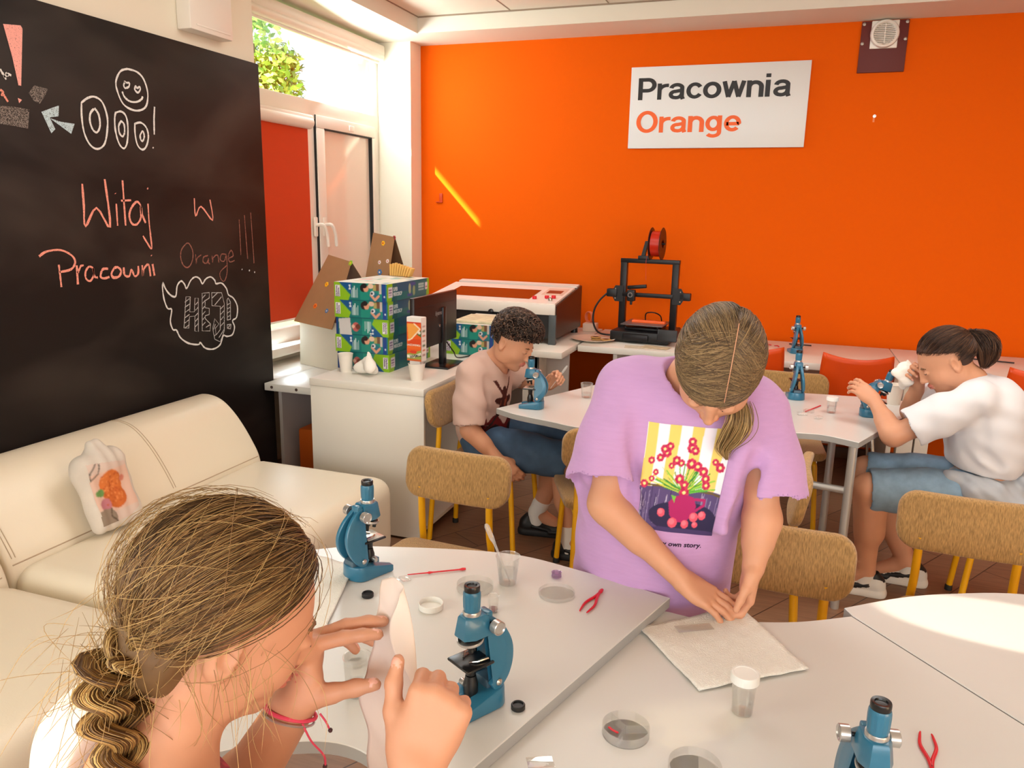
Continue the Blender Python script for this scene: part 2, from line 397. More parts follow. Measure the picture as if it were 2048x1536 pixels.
# roller blind over the transom (rolled up)
b = thing('roller_blind', (XW+0.04, 4.2, 2.52), label='white roller blind rolled up above the transom window pane', cat='blind')
MB().tube([(0, -0.80, 0), (0, 0.80, 0)], 0.033, 20).build('roll', upvc, b)
MB().box((-0.045, -0.83, 0.01), (0.03, 0.82, 0.075), 0.012).build('cassette', upvc, b)
MB().box((-0.014, -0.8, -0.045), (0.006, 0.78, -0.028), 0.004).build('bottom_bar', upvc, b)
MB().tube([(0.03, 0.79, 0.0), (0.032, 0.79, -0.33)], 0.0022, 6).build('bead_chain', upvc, b)
b = thing('roller_blind', (XW+0.03, 3.78, 1.98), label='orange roller blind pulled down over the left window leaf', cat='blind')
MB().tube([(0, -0.36, 0.02), (0, 0.36, 0.02)], 0.038, 20).box((-0.03, -0.37, 0.02), (0.03, 0.37, 0.062), 0.01).build('cassette', upvc, b)
MB().box((-0.012, -0.34, -1.13), (-0.006, 0.35, 0.0)).build('fabric', blind_or, b)
MB().tube([(-0.009, -0.34, -1.13), (-0.009, 0.35, -1.13)], 0.008, 8).build('bottom_bar', upvc, b)
# unseen eave and side sheets added outside to cut the sun to a slit
structure(MB().box((-4.32, -14, 3.785), (-4.3, 9.0, 8.0)).build('eave_sun_block', M('sun_block_pale', (225, 220, 210), 0.9)))
structure(MB().box((-4.32, -14, 0), (-4.3, 1.9, 3.785)).build('side_sun_block', MATS['sun_block_pale']))  # added to keep the sun out of the near window
structure(MB().box((-30, -20, -0.6), (-2.96, 30, -0.5)).build('ground', M('outside_ground', (120, 150, 90), 0.9)))

# tree outside behind the transom
t = thing('garden_tree', (-9.9, 12.9, -0.5), label='sunlit green tree seen outside through the transom pane', cat='tree')
MB().tube(catmull([(0, 0, 0), (0.1, 0, 2), (0, 0.1, 3.6), (0.05, 0.1, 5.0)], 5), np.linspace(0.16, 0.04, 16), 10).build('trunk', M('bark', (110, 85, 60), 0.9), t)
n = 2600
ctr = np.array([(0, 0, 5.15), (-0.55, -0.25, 4.7), (0.5, 0.3, 4.65), (0.15, 0.1, 5.7), (-0.2, -0.1, 4.1), (0.45, 0.25, 4.2)]); cr = np.array([0.62, 0.5, 0.42, 0.4, 0.6, 0.5])
ci = RNG.integers(0, 6, n); dv = RNG.normal(size=(n, 3)); dv /= np.linalg.norm(dv, axis=1)[:, None]
c = ctr[ci]+dv*(cr[ci]*RNG.uniform(0.55, 1.05, n))[:, None]
a1 = RNG.normal(size=(n, 3)); a1 /= np.linalg.norm(a1, axis=1)[:, None]; a2 = np.cross(a1, dv); a2 /= np.linalg.norm(a2, axis=1)[:, None]+1e-9
s1 = RNG.uniform(0.06, 0.11, n)[:, None]; Vq = np.stack([c-a1*s1, c+a2*s1*0.5, c+a1*s1, c-a2*s1*0.5], 1).reshape(-1, 3)
gc = lin1(np.array([(120, 165, 50), (165, 190, 70), (90, 140, 45), (190, 200, 95)]))[RNG.integers(0, 4, n)]
npmesh('foliage', Vq, np.arange(4*n).reshape(n, 4), M('leaf_green', None, 0.6, attr='col'), t, smooth=False, col=np.repeat(gc, 4, 0))

# wall-mounted white box over the board
o = MB().box((XL, 2.85, 2.235), (XL+0.075, 3.12, 2.62), 0.008).box((XL+0.075, 2.885, 2.255), (XL+0.078, 3.10, 2.262), 0.001).build('wall_unit', upvc)
tag(o, 'white casing on the cream wall above the blackboard', 'box')
# small orange bracket and hook on the orange wall
o = MB().box((-2.395, 5.19, 1.56), (-2.37, YB, 1.625), 0.003).box((-2.42, 5.185, 1.56), (-2.37, YB, 1.568), 0.002).build('wall_bracket', M('bracket_orange', (200, 62, 4), 0.5))
tag(o, 'small orange bracket on the orange wall beside the pillar', 'bracket')
hk = thing('wall_anchor', (0.408, YB, 2.095), label='small screw anchor hole in the orange wall below the vent', cat='anchor')
MB().lathe([(0.009, 0), (0.009, 0.006), (0.005, 0.006), (0.004, 0.002)], 16, T=Tm(axes((1, 0, 0), (0, 0, 1), (0, -1, 0)), (0, 0, 0))).build('ring', M('steel', (190, 186, 180), 0.3, 0.9), hk)
MB().box((-0.007, -0.001, -0.033), (0.003, 0.0, -0.008)).build('scuff', M('scuff_pale', (240, 140, 90), 0.8), hk)
# sign
sg = thing('wall_sign', (-0.505, YB, 2.17), label='white wall sign with black and orange lettering', cat='sign')
MB().box((-0.538, -0.022, -0.2475), (0.538, 0, 0.2475), 0.002).build('sign_board', M('sign_white', (226, 226, 222), 0.35), sg)
blk = M('ink_black', (20, 16, 14), 0.5); oran = M('ink_orange', (240, 96, 10), 0.5)

def arc(cx, cy, rx, ry, a0, a1, n=14): return [(cx+rx*math.cos(math.radians(a)), cy+ry*math.sin(math.radians(a))) for a in np.linspace(a0, a1, n)]
# grotesque letters as stroke centre lines; cap height 1, x height .73, stroke .18
_st = 0.165; _x = 0.73; _xc = _x-_st/2
GL = {
 'P': (0.70, [[(0.09, 0), (0.09, 1)], [(0.09, 0.915), (0.36, 0.915)]+arc(0.36, 0.67, 0.23, 0.245, 88, -88)+[(0.09, 0.425)]]),
 'r': (0.43, [[(0.09, 0), (0.09, _x)], arc(0.36, 0.40, 0.27, 0.235, 178, 92, 8)+[(0.42, 0.635)]]),
 'a': (0.62, [[(0.085, 0.50)]+arc(0.285, 0.485, 0.20, 0.165, 172, 20, 10)+[(0.475, 0.50), (0.475, 0.12), (0.52, 0.0)], [(0.475, 0.40), (0.25, 0.355)]+arc(0.23, 0.215, 0.155, 0.14, 90, 270, 10)+arc(0.27, 0.27, 0.205, 0.20, 270, 355, 7)]),
 'c': (0.60, [arc(0.31, 0.365, 0.225, 0.285, 33, 327, 22)]),
 'o': (0.66, [arc(0.32, 0.365, 0.24, 0.285, 0, 360, 32)]),
 'w': (0.84, [[(0.075, _x), (0.235, 0.03)], [(0.235, 0.03), (0.41, _x)], [(0.41, _x), (0.585, 0.03)], [(0.585, 0.03), (0.745, _x)]]),
 'n': (0.63, [[(0.09, 0), (0.09, _x)], arc(0.30, 0.44, 0.205, 0.205, 170, 0, 14)+[(0.505, 0.0)]]),
 'i': (0.28, [[(0.09, 0), (0.09, _x)], [(0.09, 0.84), (0.09, 1.0)]]),
 'O': (0.83, [arc(0.39, 0.5, 0.315, 0.425, 0, 360, 40)]),
 'g': (0.65, [arc(0.285, 0.375, 0.205, 0.27, 0, 360, 28), [(0.505, _x), (0.505, 0.0)]+arc(0.29, -0.02, 0.215, 0.165, 0, -150, 12)]),
 'e': (0.63, [[(0.09, 0.35), (0.52, 0.35)]+arc(0.305, 0.365, 0.222, 0.285, 0, 318, 24)])}
def lettering(name, text, cap, mat, parent, o, xs=1.30):
    mb = MB(); x = 0
    for ch in text:
        adv, strokes = GL[ch]
        for s_ in strokes:
            V, F = ribbon2d([(p[0], p[1]) for p in s_], _st*(0.94 if ch in 'aegwcr' else 1.0))
            mb.add(np.stack([o[0]+(x+V[:, 0])*cap*xs, np.full(len(V), o[1])-0.00003*len(mb.v), o[2]+V[:, 1]*cap], 1), F, 0, False)
        x += adv
    return mb.build(name, mat, parent)
lettering('black_lettering', 'Pracownia', 0.133, blk, sg, (-0.489, -0.0232, 0.048))
lettering('orange_lettering', 'Orange', 0.133, oran, sg, (-0.489, -0.0232, -0.1515))
# vent on its dark red plate
vt = thing('wall_vent', (0.41, YB, 2.475), label='round white vent grille on a dark red plate high on the wall', cat='vent')
MB().box((-0.124, -0.016, -0.139), (0.124, 0, 0.14), 0.002).build('backing_plate', M('maroon_plate', (96, 24, 14), 0.6), vt)
MB().box((-0.072, -0.028, -0.012), (0.072, -0.016, 0.138), 0.004).build('square_plate', upvc, vt)
Tv = Tm(axes((1, 0, 0), (0, 0, 1), (0, -1, 0)), (0, -0.028, 0.064))
MB().lathe([(0.075, 0), (0.077, 0.012), (0.072, 0.026), (0.062, 0.03), (0.056, 0.02), (0.055, 0.004)], 40, T=Tv, cap=False).build('ring', upvc, vt)
sl = MB()
for k in range(11):
    z = -0.048+k*0.0096; hw = math.sqrt(max(0.0562**2-z*z, 1e-5)); sl.box((-hw, -0.05, 0.064+z-0.0022), (hw, -0.034, 0.064+z+0.0022), 0, R=rotm(0.5))
sl.build('louvre', upvc, vt); MB().box((-0.0025, -0.052, 0.01), (0.0025, -0.03, 0.118)).build('mullion', upvc, vt)
MB().lathe([(0.056, 0), (0.056, 0.001)], 32, T=Tv).build('duct_back', M('duct_brown', (96, 84, 74), 0.8), vt)  # flat grey-brown disc behind the louvres
for (x, z) in ((-0.112, 0.125), (-0.112, 0.02), (0.113, 0.128), (0.112, 0.036)):
    MB().lathe([(0.009, 0), (0.009, 0.003), (0.004, 0.005), (0.003, 0.003)], 14, T=Tm(axes((1, 0, 0), (0, 0, 1), (0, -1, 0)), (x, -0.016, z))).build('screw', MATS['steel'], vt)
CHALK = {'white': [[(2.532,2.022),(2.579,2.019),(2.612,1.996),(2.628,1.946),(2.616,1.897),(2.585,1.875),(2.542,1.87),(2.496,1.887),(2.472,1.934),(2.471,1.969),(2.497,2.008),(2.532,2.022)],[(2.516,1.972),(2.507,1.959),(2.513,1.948),(2.533,1.957),(2.535,1.971),(2.523,1.969),(2.516,1.972),(2.511,1.97)],[(2.568,1.964),(2.561,1.95),(2.576,1.94),(2.59,1.954),(2.587,1.964),(2.575,1.957),(2.568,1.964)],[(2.497,1.933),(2.506,1.914),(2.532,1.901),(2.567,1.904),(2.593,1.918),(2.599,1.929)],[(2.301,1.866),(2.33,1.886),(2.362,1.895),(2.395,1.881),(2.412,1.836),(2.41,1.791),(2.39,1.729),(2.355,1.706),(2.322,1.718),(2.3,1.76),(2.296,1.818),(2.301,1.866)],[(2.354,1.851),(2.336,1.832),(2.331,1.802),(2.341,1.774),(2.359,1.767),(2.375,1.792),(2.374,1.832),(2.357,1.854)],[(2.455,1.849),(2.483,1.857),(2.505,1.842),(2.51,1.801),(2.5,1.743),(2.481,1.718),(2.459,1.735),(2.447,1.78),(2.448,1.825),(2.455,1.849)],[(2.479,1.821),(2.465,1.802),(2.465,1.776),(2.479,1.763),(2.491,1.779),(2.492,1.81),(2.479,1.821)],[(2.547,1.818),(2.579,1.826),(2.606,1.809),(2.613,1.775),(2.598,1.736),(2.575,1.721),(2.552,1.737),(2.544,1.779),(2.547,1.818)],[(2.583,1.793),(2.57,1.776),(2.572,1.758),(2.582,1.756),(2.591,1.773),(2.588,1.791),(2.583,1.793)],[(2.659,1.897),(2.651,1.848),(2.646,1.786)],[(2.632,1.735),(2.636,1.731)],[(1.991,1.931),(2.001,1.915),(2.009,1.901)],[(2.002,1.908),(2.019,1.92),(2.029,1.917)],[(2.01,1.923),(2.018,1.912)],[(3.147,1.205),(3.15,1.201)],[(3.2,1.196),(3.206,1.192)],[(3.24,1.185),(3.246,1.182)],[(2.629,1.179),(2.645,1.146),(2.67,1.12),(2.698,1.114),(2.711,1.158),(2.737,1.177),(2.756,1.161),(2.767,1.142),(2.796,1.176),(2.827,1.189),(2.853,1.178),(2.868,1.155),(2.892,1.175),(2.925,1.182),(2.951,1.164),(2.958,1.148),(2.996,1.148),(3.027,1.12),(3.039,1.089),(3.072,1.07),(3.098,1.027),(3.088,.975),(3.057,.962),(3.069,.93),(3.051,.895),(3.011,.891),(2.985,.898),(2.96,.859),(2.912,.845),(2.858,.858),(2.829,.888),(2.815,.881),(2.755,.896),(2.708,.928),(2.687,.965),(2.667,.97),(2.655,1.008),(2.668,1.058),(2.645,1.066),(2.629,1.106),(2.625,1.153),(2.629,1.179)]], 'pink': [[(1.983,1.865),(1.993,1.86),(1.985,1.846)],[(1.992,1.852),(2.001,1.838),(2.006,1.83)],[(2.269,1.574),(2.267,1.496),(2.265,1.418),(2.323,1.487),(2.379,1.414),(2.374,1.596)],[(2.419,1.504),(2.416,1.419)],[(2.419,1.544),(2.42,1.542)],[(2.46,1.595),(2.458,1.515),(2.456,1.419)],[(2.444,1.516),(2.495,1.519)],[(2.543,1.498),(2.524,1.514),(2.493,1.489),(2.479,1.457),(2.489,1.427),(2.514,1.424),(2.538,1.451),(2.543,1.498),(2.547,1.462),(2.561,1.429)],[(2.582,1.507),(2.58,1.435),(2.582,1.379),(2.582,1.323),(2.56,1.349),(2.541,1.377)],[(2.585,1.57),(2.589,1.566)],[(2.853,1.535),(2.854,1.458),(2.892,1.5),(2.962,1.439),(2.953,1.531)],[(2.133,1.282),(2.134,1.24),(2.134,1.2)],[(2.057,1.315),(2.089,1.331),(2.146,1.334),(2.19,1.314),(2.204,1.288),(2.183,1.262),(2.133,1.255)],[(2.209,1.275),(2.206,1.204)],[(2.209,1.245),(2.227,1.272),(2.24,1.274)],[(2.281,1.261),(2.263,1.267),(2.245,1.248),(2.245,1.222),(2.263,1.213),(2.281,1.235),(2.281,1.261),(2.284,1.229),(2.299,1.223)],[(2.351,1.254),(2.325,1.253),(2.312,1.227),(2.327,1.218),(2.354,1.222)],[(2.381,1.255),(2.365,1.234),(2.373,1.218),(2.401,1.221),(2.413,1.242),(2.398,1.257),(2.381,1.255)],[(2.428,1.255),(2.429,1.225),(2.452,1.218),(2.466,1.244),(2.48,1.216),(2.499,1.226),(2.503,1.256)],[(2.524,1.258),(2.523,1.213),(2.53,1.241),(2.558,1.259),(2.564,1.21)],[(2.58,1.26),(2.586,1.211)],[(2.577,1.297),(2.579,1.294)]], 'dim': [[(2.787,1.34),(2.755,1.316),(2.744,1.281),(2.757,1.245),(2.785,1.234),(2.813,1.26),(2.821,1.302),(2.803,1.336),(2.787,1.34)],[(2.837,1.289),(2.837,1.246),(2.844,1.271),(2.872,1.285)],[(2.916,1.28),(2.888,1.275),(2.882,1.253),(2.904,1.246),(2.919,1.267),(2.917,1.248),(2.926,1.242)],[(2.943,1.278),(2.944,1.247),(2.951,1.269),(2.98,1.28),(2.986,1.245)],[(3.041,1.28),(3.008,1.282),(2.997,1.257),(3.024,1.249),(3.041,1.274),(3.039,1.197),(3.016,1.156),(2.993,1.168),(2.991,1.2),(3.042,1.229)],[(3.054,1.261),(3.089,1.272),(3.077,1.298),(3.055,1.273),(3.062,1.244),(3.097,1.249)],[(3.147,1.442),(3.147,1.361),(3.146,1.273)],[(3.188,1.462),(3.191,1.36),(3.194,1.251)],[(3.236,1.475),(3.239,1.359),(3.242,1.228)]], 'whitep': [[(2.759,1.106),(2.785,1.103),(2.776,1.036),(2.804,1.033),(2.814,1.094),(2.835,1.092),(2.821,.94),(2.799,.946),(2.806,1.014),(2.772,1.015),(2.762,.964),(2.733,.968),(2.759,1.106)],[(2.862,1.112),(2.909,1.111),(2.906,1.086),(2.878,1.076),(2.875,1.044),(2.902,1.038),(2.899,1.01),(2.872,1.007),(2.871,.994),(2.904,.964),(2.897,.933),(2.846,.94),(2.862,1.112)],[(2.925,1.109),(2.992,1.103),(3.006,1.05),(2.994,.92),(2.961,.872),(2.925,.89),(2.916,.943),(2.934,.986),(2.96,.957),(2.934,.941),(2.936,.908),(2.967,.93),(2.977,1.04),(2.921,1.049),(2.925,1.109)],[(3.027,1.067),(3.037,1.073),(3.05,1.052),(3.043,.97),(3.02,.969),(3.027,1.067)],[(3.018,.947),(3.046,.946),(3.039,.924),(3.017,.93),(3.018,.947)],[(3.046,.946),(3.017,.93)],[(2.749,1.082),(2.779,1.095)],[(2.746,1.059),(2.777,1.071)],[(2.744,1.036),(2.775,1.048)],[(2.742,1.013),(2.773,1.025)],[(2.739,.99),(2.77,1.002)],[(2.737,.967),(2.768,.979)],[(2.813,1.063),(2.834,1.077)],[(2.811,1.039),(2.832,1.052)],[(2.809,1.014),(2.829,1.027)],[(2.806,.989),(2.827,1.003)],[(2.804,.965),(2.824,.978)],[(2.862,1.09),(2.883,1.104)],[(2.859,1.065),(2.88,1.079)],[(2.857,1.04),(2.878,1.054)],[(2.855,1.015),(2.876,1.028)],[(2.852,.99),(2.873,1.003)],[(2.85,.965),(2.871,.978)],[(2.871,.953),(2.899,.962)],[(2.925,1.084),(2.964,1.105)],[(2.94,1.05),(2.99,1.084)],[(2.977,1.027),(3.006,1.043)],[(2.975,1.001),(3.003,1.018)],[(2.973,.975),(3.001,.992)],[(2.97,.946),(2.998,.962)],[(2.954,.893),(2.993,.927)],[(2.92,.936),(2.936,.96)],[(2.922,.904),(2.941,.914)],[(3.027,1.041),(3.049,1.049)],[(3.025,1.022),(3.047,1.029)],[(3.023,1.002),(3.045,1.01)],[(3.021,.983),(3.044,.99)]]}
CHALKP = {'blue': [[(2.129,1.813),(2.203,1.844),(2.197,1.806),(2.16,1.798)],[(2.129,1.813),(2.16,1.798),(2.178,1.76),(2.16,1.744)],[(2.159,1.796),(2.204,1.788),(2.262,1.787),(2.243,1.75)]], 'pinkp': [[(2.021,2.076),(2.085,2.085),(2.091,2.076),(2.062,1.889),(2.052,1.889),(2.041,1.976)],[(2.044,1.848),(2.059,1.843),(2.047,1.831)]], 'smear': [[(1.957,1.813),(2.025,1.817),(2.083,1.815),(2.07,1.751),(1.997,1.755),(1.949,1.756)],[(2.088,1.87),(2.112,1.898),(2.165,1.894),(2.151,1.87),(2.126,1.839),(2.105,1.845)]]}
# ================================================================ blackboard with chalk drawings
def chalk_mat(name, col, dens):
    m = bpy.data.materials.new(name); m.use_nodes = True; N = m.node_tree.nodes; L = m.node_tree.links; b = N['Principled BSDF']
    b.inputs['Base Color'].default_value = (*lin(col), 1); b.inputs['Roughness'].default_value = 0.95; b.inputs['Specular IOR Level'].default_value = 0.1
    tc = N.new('ShaderNodeTexCoord'); n = N.new('ShaderNodeTexNoise'); n.inputs['Scale'].default_value = 420; n.inputs['Detail'].default_value = 2; L.new(tc.outputs['Object'], n.inputs['Vector'])
    r = N.new('ShaderNodeMapRange'); r.inputs['From Min'].default_value = dens-0.07; r.inputs['From Max'].default_value = dens+0.07; L.new(n.outputs['Fac'], r.inputs['Value'])
    L.new(r.outputs['Result'], b.inputs['Alpha']); return m
bbm = bpy.data.materials.new('blackboard_paint'); bbm.use_nodes = True
def _bb():
    N = bbm.node_tree.nodes; L = bbm.node_tree.links; b = N['Principled BSDF']; b.inputs['Roughness'].default_value = 0.55; b.inputs['Specular IOR Level'].default_value = 0.25
    tc = N.new('ShaderNodeTexCoord'); mp = N.new('ShaderNodeMapping'); mp.inputs['Rotation'].default_value = (0.5, 0, 0); mp.inputs['Scale'].default_value = (1, 0.8, 1.5); L.new(tc.outputs['Object'], mp.inputs['Vector'])
    n = N.new('ShaderNodeTexNoise'); n.inputs['Scale'].default_value = 1.7; n.inputs['Detail'].default_value = 3; n.inputs['Distortion'].default_value = 0.5; L.new(mp.outputs['Vector'], n.inputs['Vector'])
    cr = N.new('ShaderNodeValToRGB'); cr.color_ramp.elements[0].position = 0.45; cr.color_ramp.elements[0].color = (*lin((27, 21, 19)), 1)
    cr.color_ramp.elements[1].position = 0.9; cr.color_ramp.elements[1].color = (*lin((74, 64, 58)), 1)
    L.new(n.outputs['Fac'], cr.inputs['Fac']); L.new(cr.outputs['Color'], b.inputs['Base Color'])
_bb()
bo = thing('blackboard', (XL+0.001, 1.6, 0), label='big blackboard wall with chalk drawings and greetings behind the cream sofa', cat='blackboard')
MB().box((0, -1.2, 0.10), (0.026, 1.755, 2.182), 0.002).build('board', bbm, bo)
cm = {'white': chalk_mat('chalk_white', (232, 228, 222), 0.34), 'whitep': chalk_mat('chalk_thin_white', (205, 200, 196), 0.40), 'pink': chalk_mat('chalk_pink', (246, 160, 140), 0.36),
      'dim': chalk_mat('chalk_dim', (160, 106, 92), 0.42), 'blue': chalk_mat('chalk_blue', (196, 216, 222), 0.40), 'pinkp': chalk_mat('chalk_pink_fill', (250, 176, 164), 0.33), 'smear': chalk_mat('chalk_smear', (150, 138, 130), 0.50)}
cw = {'white': 0.0075, 'whitep': 0.0042, 'pink': 0.0085, 'dim': 0.0055}
cn = {'white': 'white_chalk_drawing', 'whitep': 'hatched_chalk_lettering', 'pink': 'pink_chalk_lettering', 'dim': 'faint_chalk_lettering', 'blue': 'chalk_arrow', 'pinkp': 'pink_chalk_exclamation', 'smear': 'chalk_smear'}
CG = {'white': [('chalk_smiley', 0, 4), ('chalk_zero', 4, 6), ('chalk_zero', 6, 8), ('chalk_zero', 8, 10), ('chalk_exclamation_mark', 10, 12), ('chalk_scribble', 12, 15), ('chalk_dot', 15, 16), ('chalk_dot', 16, 17), ('chalk_dot', 17, 18), ('chalk_speech_bubble', 18, 19)],
      'pink': [('chalk_scribble', 0, 2), ('chalk_lettering', 2, 10), ('chalk_lettering', 10, 11), ('chalk_lettering', 11, 99)], 'dim': [('chalk_lettering', 0, 6), ('chalk_exclamation_mark', 6, 7), ('chalk_exclamation_mark', 7, 8), ('chalk_exclamation_mark', 8, 9)], 'whitep': [('hatched_chalk_lettering', 0, 99)]}
for key, lines in CHALK.items():
  for nm, i0, i1 in CG[key]:
    mb = MB()
    for l in lines[i0:i1]:
        q = catmull(l, 4) if len(l) > 3 and key != 'whitep' else np.array(l)
        if len(q) < 12: q = np.concatenate([np.linspace(q[i], q[i+1], 6, endpoint=False) for i in range(len(q)-1)]+[q[-1:]])
        V, F = ribbon2d(q, cw[key]*(1.0 if key != 'pink' else random.uniform(0.85, 1.2)), wob=0.22)
        mb.add(np.stack([np.full(len(V), 0.0275), V[:, 0]-1.6, V[:, 1]], 1), F, 0, False)
    mb.build(nm, cm[key], bo)
for key, ps in CHALKP.items():
    mb = MB()
    for p in ps:
        p = np.array(p); mb.add(np.stack([np.full(len(p), 0.0272), p[:, 0]-1.6, p[:, 1]], 1), [tuple(range(len(p)))], 0, False)
    mb.build(cn[key], cm[key], bo)

# ================================================================ cream sofa along the board
leather = M('cream_leather', (234, 220, 196), 0.36, bump=(260, 0.25, 0.0008), spec=0.45)
stitch = M('sofa_seam', (186, 162, 134), 0.7)
BP = [(0, 0.06), (0, 0.58), (0.02, 0.64), (0.06, 0.672), (0.12, 0.675), (0.18, 0.655), (0.235, 0.61), (0.285, 0.55), (0.33, 0.48), (0.36, 0.42), (0.375, 0.34), (0.375, 0.06)]
BPc = catmull(BP[1:-1], 4); BPf = np.concatenate([[BP[0]], BPc, [BP[-1]]])
def sofa(name, y0, y1, dx, seams, label):
    s = thing(name, (-2.505+dx, y0, 0), label=label, cat='sofa', group='cream sofa modules along the blackboard'); L_ = y1-y0
    mb = MB(); T = Tm(axes((1, 0, 0), (0, 0, 1), (0, -1, 0)), (0, 0, 0))
    Rp = axes((1, 0, 0), (0, 0, 1), (0, 1, 0))
    mb.prism([(p[0], p[1]) for p in BPf], 0, L_, 0.018, T=(Rp, (0, 0, 0)), seg=3); mb.build('backrest', leather, s)
    mb = MB().box((0.34, 0.0, 0.055), (1.04, L_, 0.415), 0.075, seg=5); mb.build('seat', leather, s)
    MB().box((0.08, 0.03, 0.0), (0.95, L_-0.03, 0.07), 0.005).build('plinth', M('sofa_plinth', (60, 48, 40), 0.6), s)
    sm = MB()
    for y in seams:
        for d in (-0.006, 0.006):
            q = [(p[0]+0.0008, y+d, p[1]+0.0008) for p in BPf[2:-6]]
            sm.tube(q, 0.0011, 5)
    q = [(0.36, t, 0.418) for t in np.linspace(0.02, L_-0.02, 12)]
    sm.tube(q, 0.0025, 5); sm.build('seam', stitch, s)
    return s
sofa('sofa_module', 1.53, 2.745, 0.0, (0.03, 0.70), 'cream leather sofa module with the drawstring bag, nearest the window')
sofa('sofa_module', 0.05, 1.50, 0.045, (1.40, 0.6), 'cream leather sofa module at the left edge behind the girl with the braid')

# ================================================================ cabinet, shelf desk, counters
edge_mat = M('white_edge_band', (226, 220, 208), 0.4)
cb = thing('cabinet', (-1.755, 3.0, 0), label='white cabinet carrying the stacked toy boxes and the monitor', cat='cabinet')
MB().box((-0.295, 0, 0.695), (0.295, 1.13, 0.73), 0.003).build('top', white_lam, cb)
MB().box((-0.293, 0.004, 0.012), (0.293, 0.022, 0.694), 0.002).build('end_panel', white_lam, cb)
MB().box((-0.293, 0.022, 0.012), (-0.275, 1.12, 0.694)).box((-0.275, 0.70, 0.012), (0.27, 0.718, 0.694)).box((-0.275, 0.03, 0.05), (0.285, 0.7, 0.068)).build('carcass', white_lam, cb)
sh = thing('wall_desk', (-2.4, 3.3, 0), label='narrow white desk board under the window beside the blackboard', cat='desk')
MB().box((-0.105, -0.035, 0.572), (0.34, 1.05, 0.61), 0.002).box((-0.41, 0.075, 0.572), (-0.10, 1.05, 0.61), 0.001).build('board', white_lam, sh)
MB().box((-0.09, 0.06, 0), (-0.07, 0.5, 0.572)).build('side_panel', M('grey_panel', (196, 186, 180), 0.5), sh); MB().box((-0.06, 0.5, 0), (0.3, 0.52, 0.572)).build('back_panel', MATS['grey_panel'], sh)
for x in (-0.06, 0.09): MB().lathe([(0.008, 0), (0.008, 0.002), (0.004, 0.003)], 12, T=Tm(axes((1, 0, 0), (0, 0, 1), (0, -1, 0)), (x, -0.035, 0.592))).build('screw_cap', M('brown_cap', (80, 60, 50), 0.6), sh)
o = MB().box((-2.42, 3.42, 0.0), (-2.08, 3.76, 0.335), 0.012).build('storage_cube', M('orange_cube', (214, 98, 14), 0.6)); tag(o, 'orange storage cube under the desk beside the white cabinet', 'storage cube')
ct = thing('corner_counter', (-1.8, 4.7, 0), label='white corner counter under the laser cutter', cat='counter')
MB().box((-0.72, -0.545, 0.692), (0.645, 0.48, 0.73), 0.003).build('top', white_lam, ct)
MB().box((0.47, -0.5, 0), (0.49, -0.30, 0.692), 0.001).box((0.40, -0.5, 0), (0.49, -0.48, 0.692)).build('leg_panel', white_lam, ct)
MB().box((-0.6, -0.1, 0.0), (0.47, -0.08, 0.692)).box((0.49, -0.33, 0.0), (0.63, -0.31, 0.692)).build('back_panel', MATS['grey_panel'], ct)
bc = thing('wall_counter', (0.0, 4.85, 0), label='long white counter along the orange wall under the printer', cat='counter')
MB().box((-1.14, -0.40, 0.692), (0.64, 0.33, 0.73), 0.003).build('top', white_lam, bc)
MB().box((-0.93, -0.36, 0), (-0.905, 0.3, 0.692), 0.001).build('leg_panel', edge_mat, bc); MB().box((0.60, -0.36, 0), (0.625, 0.3, 0.692), 0.001).build('leg_panel', edge_mat, bc)
MB().box((-0.905, 0.1, 0.15), (0.60, 0.118, 0.692)).build('modesty_panel', MATS['grey_panel'], bc)
bc = thing('wall_counter', (1.3, 4.85, 0), label='white counter along the orange wall behind the girl in white', cat='counter')
MB().box((-0.655, -0.44, 0.692), (1.2, 0.33, 0.73), 0.003).build('top', white_lam, bc)
MB().box((-0.65, -0.38, 0), (-0.575, -0.30, 0.692), 0.001).build('leg_panel', edge_mat, bc); MB().box((-0.565, -0.38, 0), (-0.50, -0.30, 0.692), 0.001).build('leg_panel', edge_mat, bc)
MB().tube([(-0.45, 0.1, 0.68), (-0.56, -0.25, 0.02)], 0.012, 8).build('brace', M('dark_metal', (70, 62, 56), 0.4, 0.6), bc)

# ================================================================ activity tables
table_top = M('table_laminate', (216, 213, 207), 0.30, var=(2.2, 0.03), spec=0.5)
table_edge = M('table_edge_grey', (168, 166, 162), 0.38)
silver = M('silver_paint', (200, 200, 198), 0.32, 0.55)
def table(name, outline, z, legs, label, bars=(), group='white activity tables'):
    c = np.mean(np.array(outline), 0); t = thing(name, (c[0], c[1], 0), label=label, cat='table', group=group)
    q = [(p[0]-c[0], p[1]-c[1]) for p in outline]
    mb = MB(); mb.prism(q, z-0.024, z, 0.0015, seg=1)
    o = mb.build('tabletop', [table_top, table_edge], t)
    for p in o.data.polygons:
        if abs(p.normal.z) < 0.5: p.material_index = 1
    for (x, y) in legs:
        MB().tube([(x-c[0], y-c[1], 0.0), (x-c[0], y-c[1], z-0.023)], 0.0165, 16).build('leg', silver, t)
    for (a, b) in bars:
        MB().tube([(a[0]-c[0], a[1]-c[1], a[2]), (b[0]-c[0], b[1]-c[1], b[2])], 0.0145, 12).build('crossbar', silver, t)
    return t
farA = catmull([(-0.171, 1.547), (-0.395, 1.604), (-0.584, 1.623), (-0.871, 1.546), (-1.0, 1.478), (-1.16, 1.33)], 8)
nearA = catmull([(-0.86, 0.62), (-0.76, 0.79), (-0.66, 0.865), (-0.57, 0.893), (-0.49, 0.862), (-0.418, 0.755)], 6)
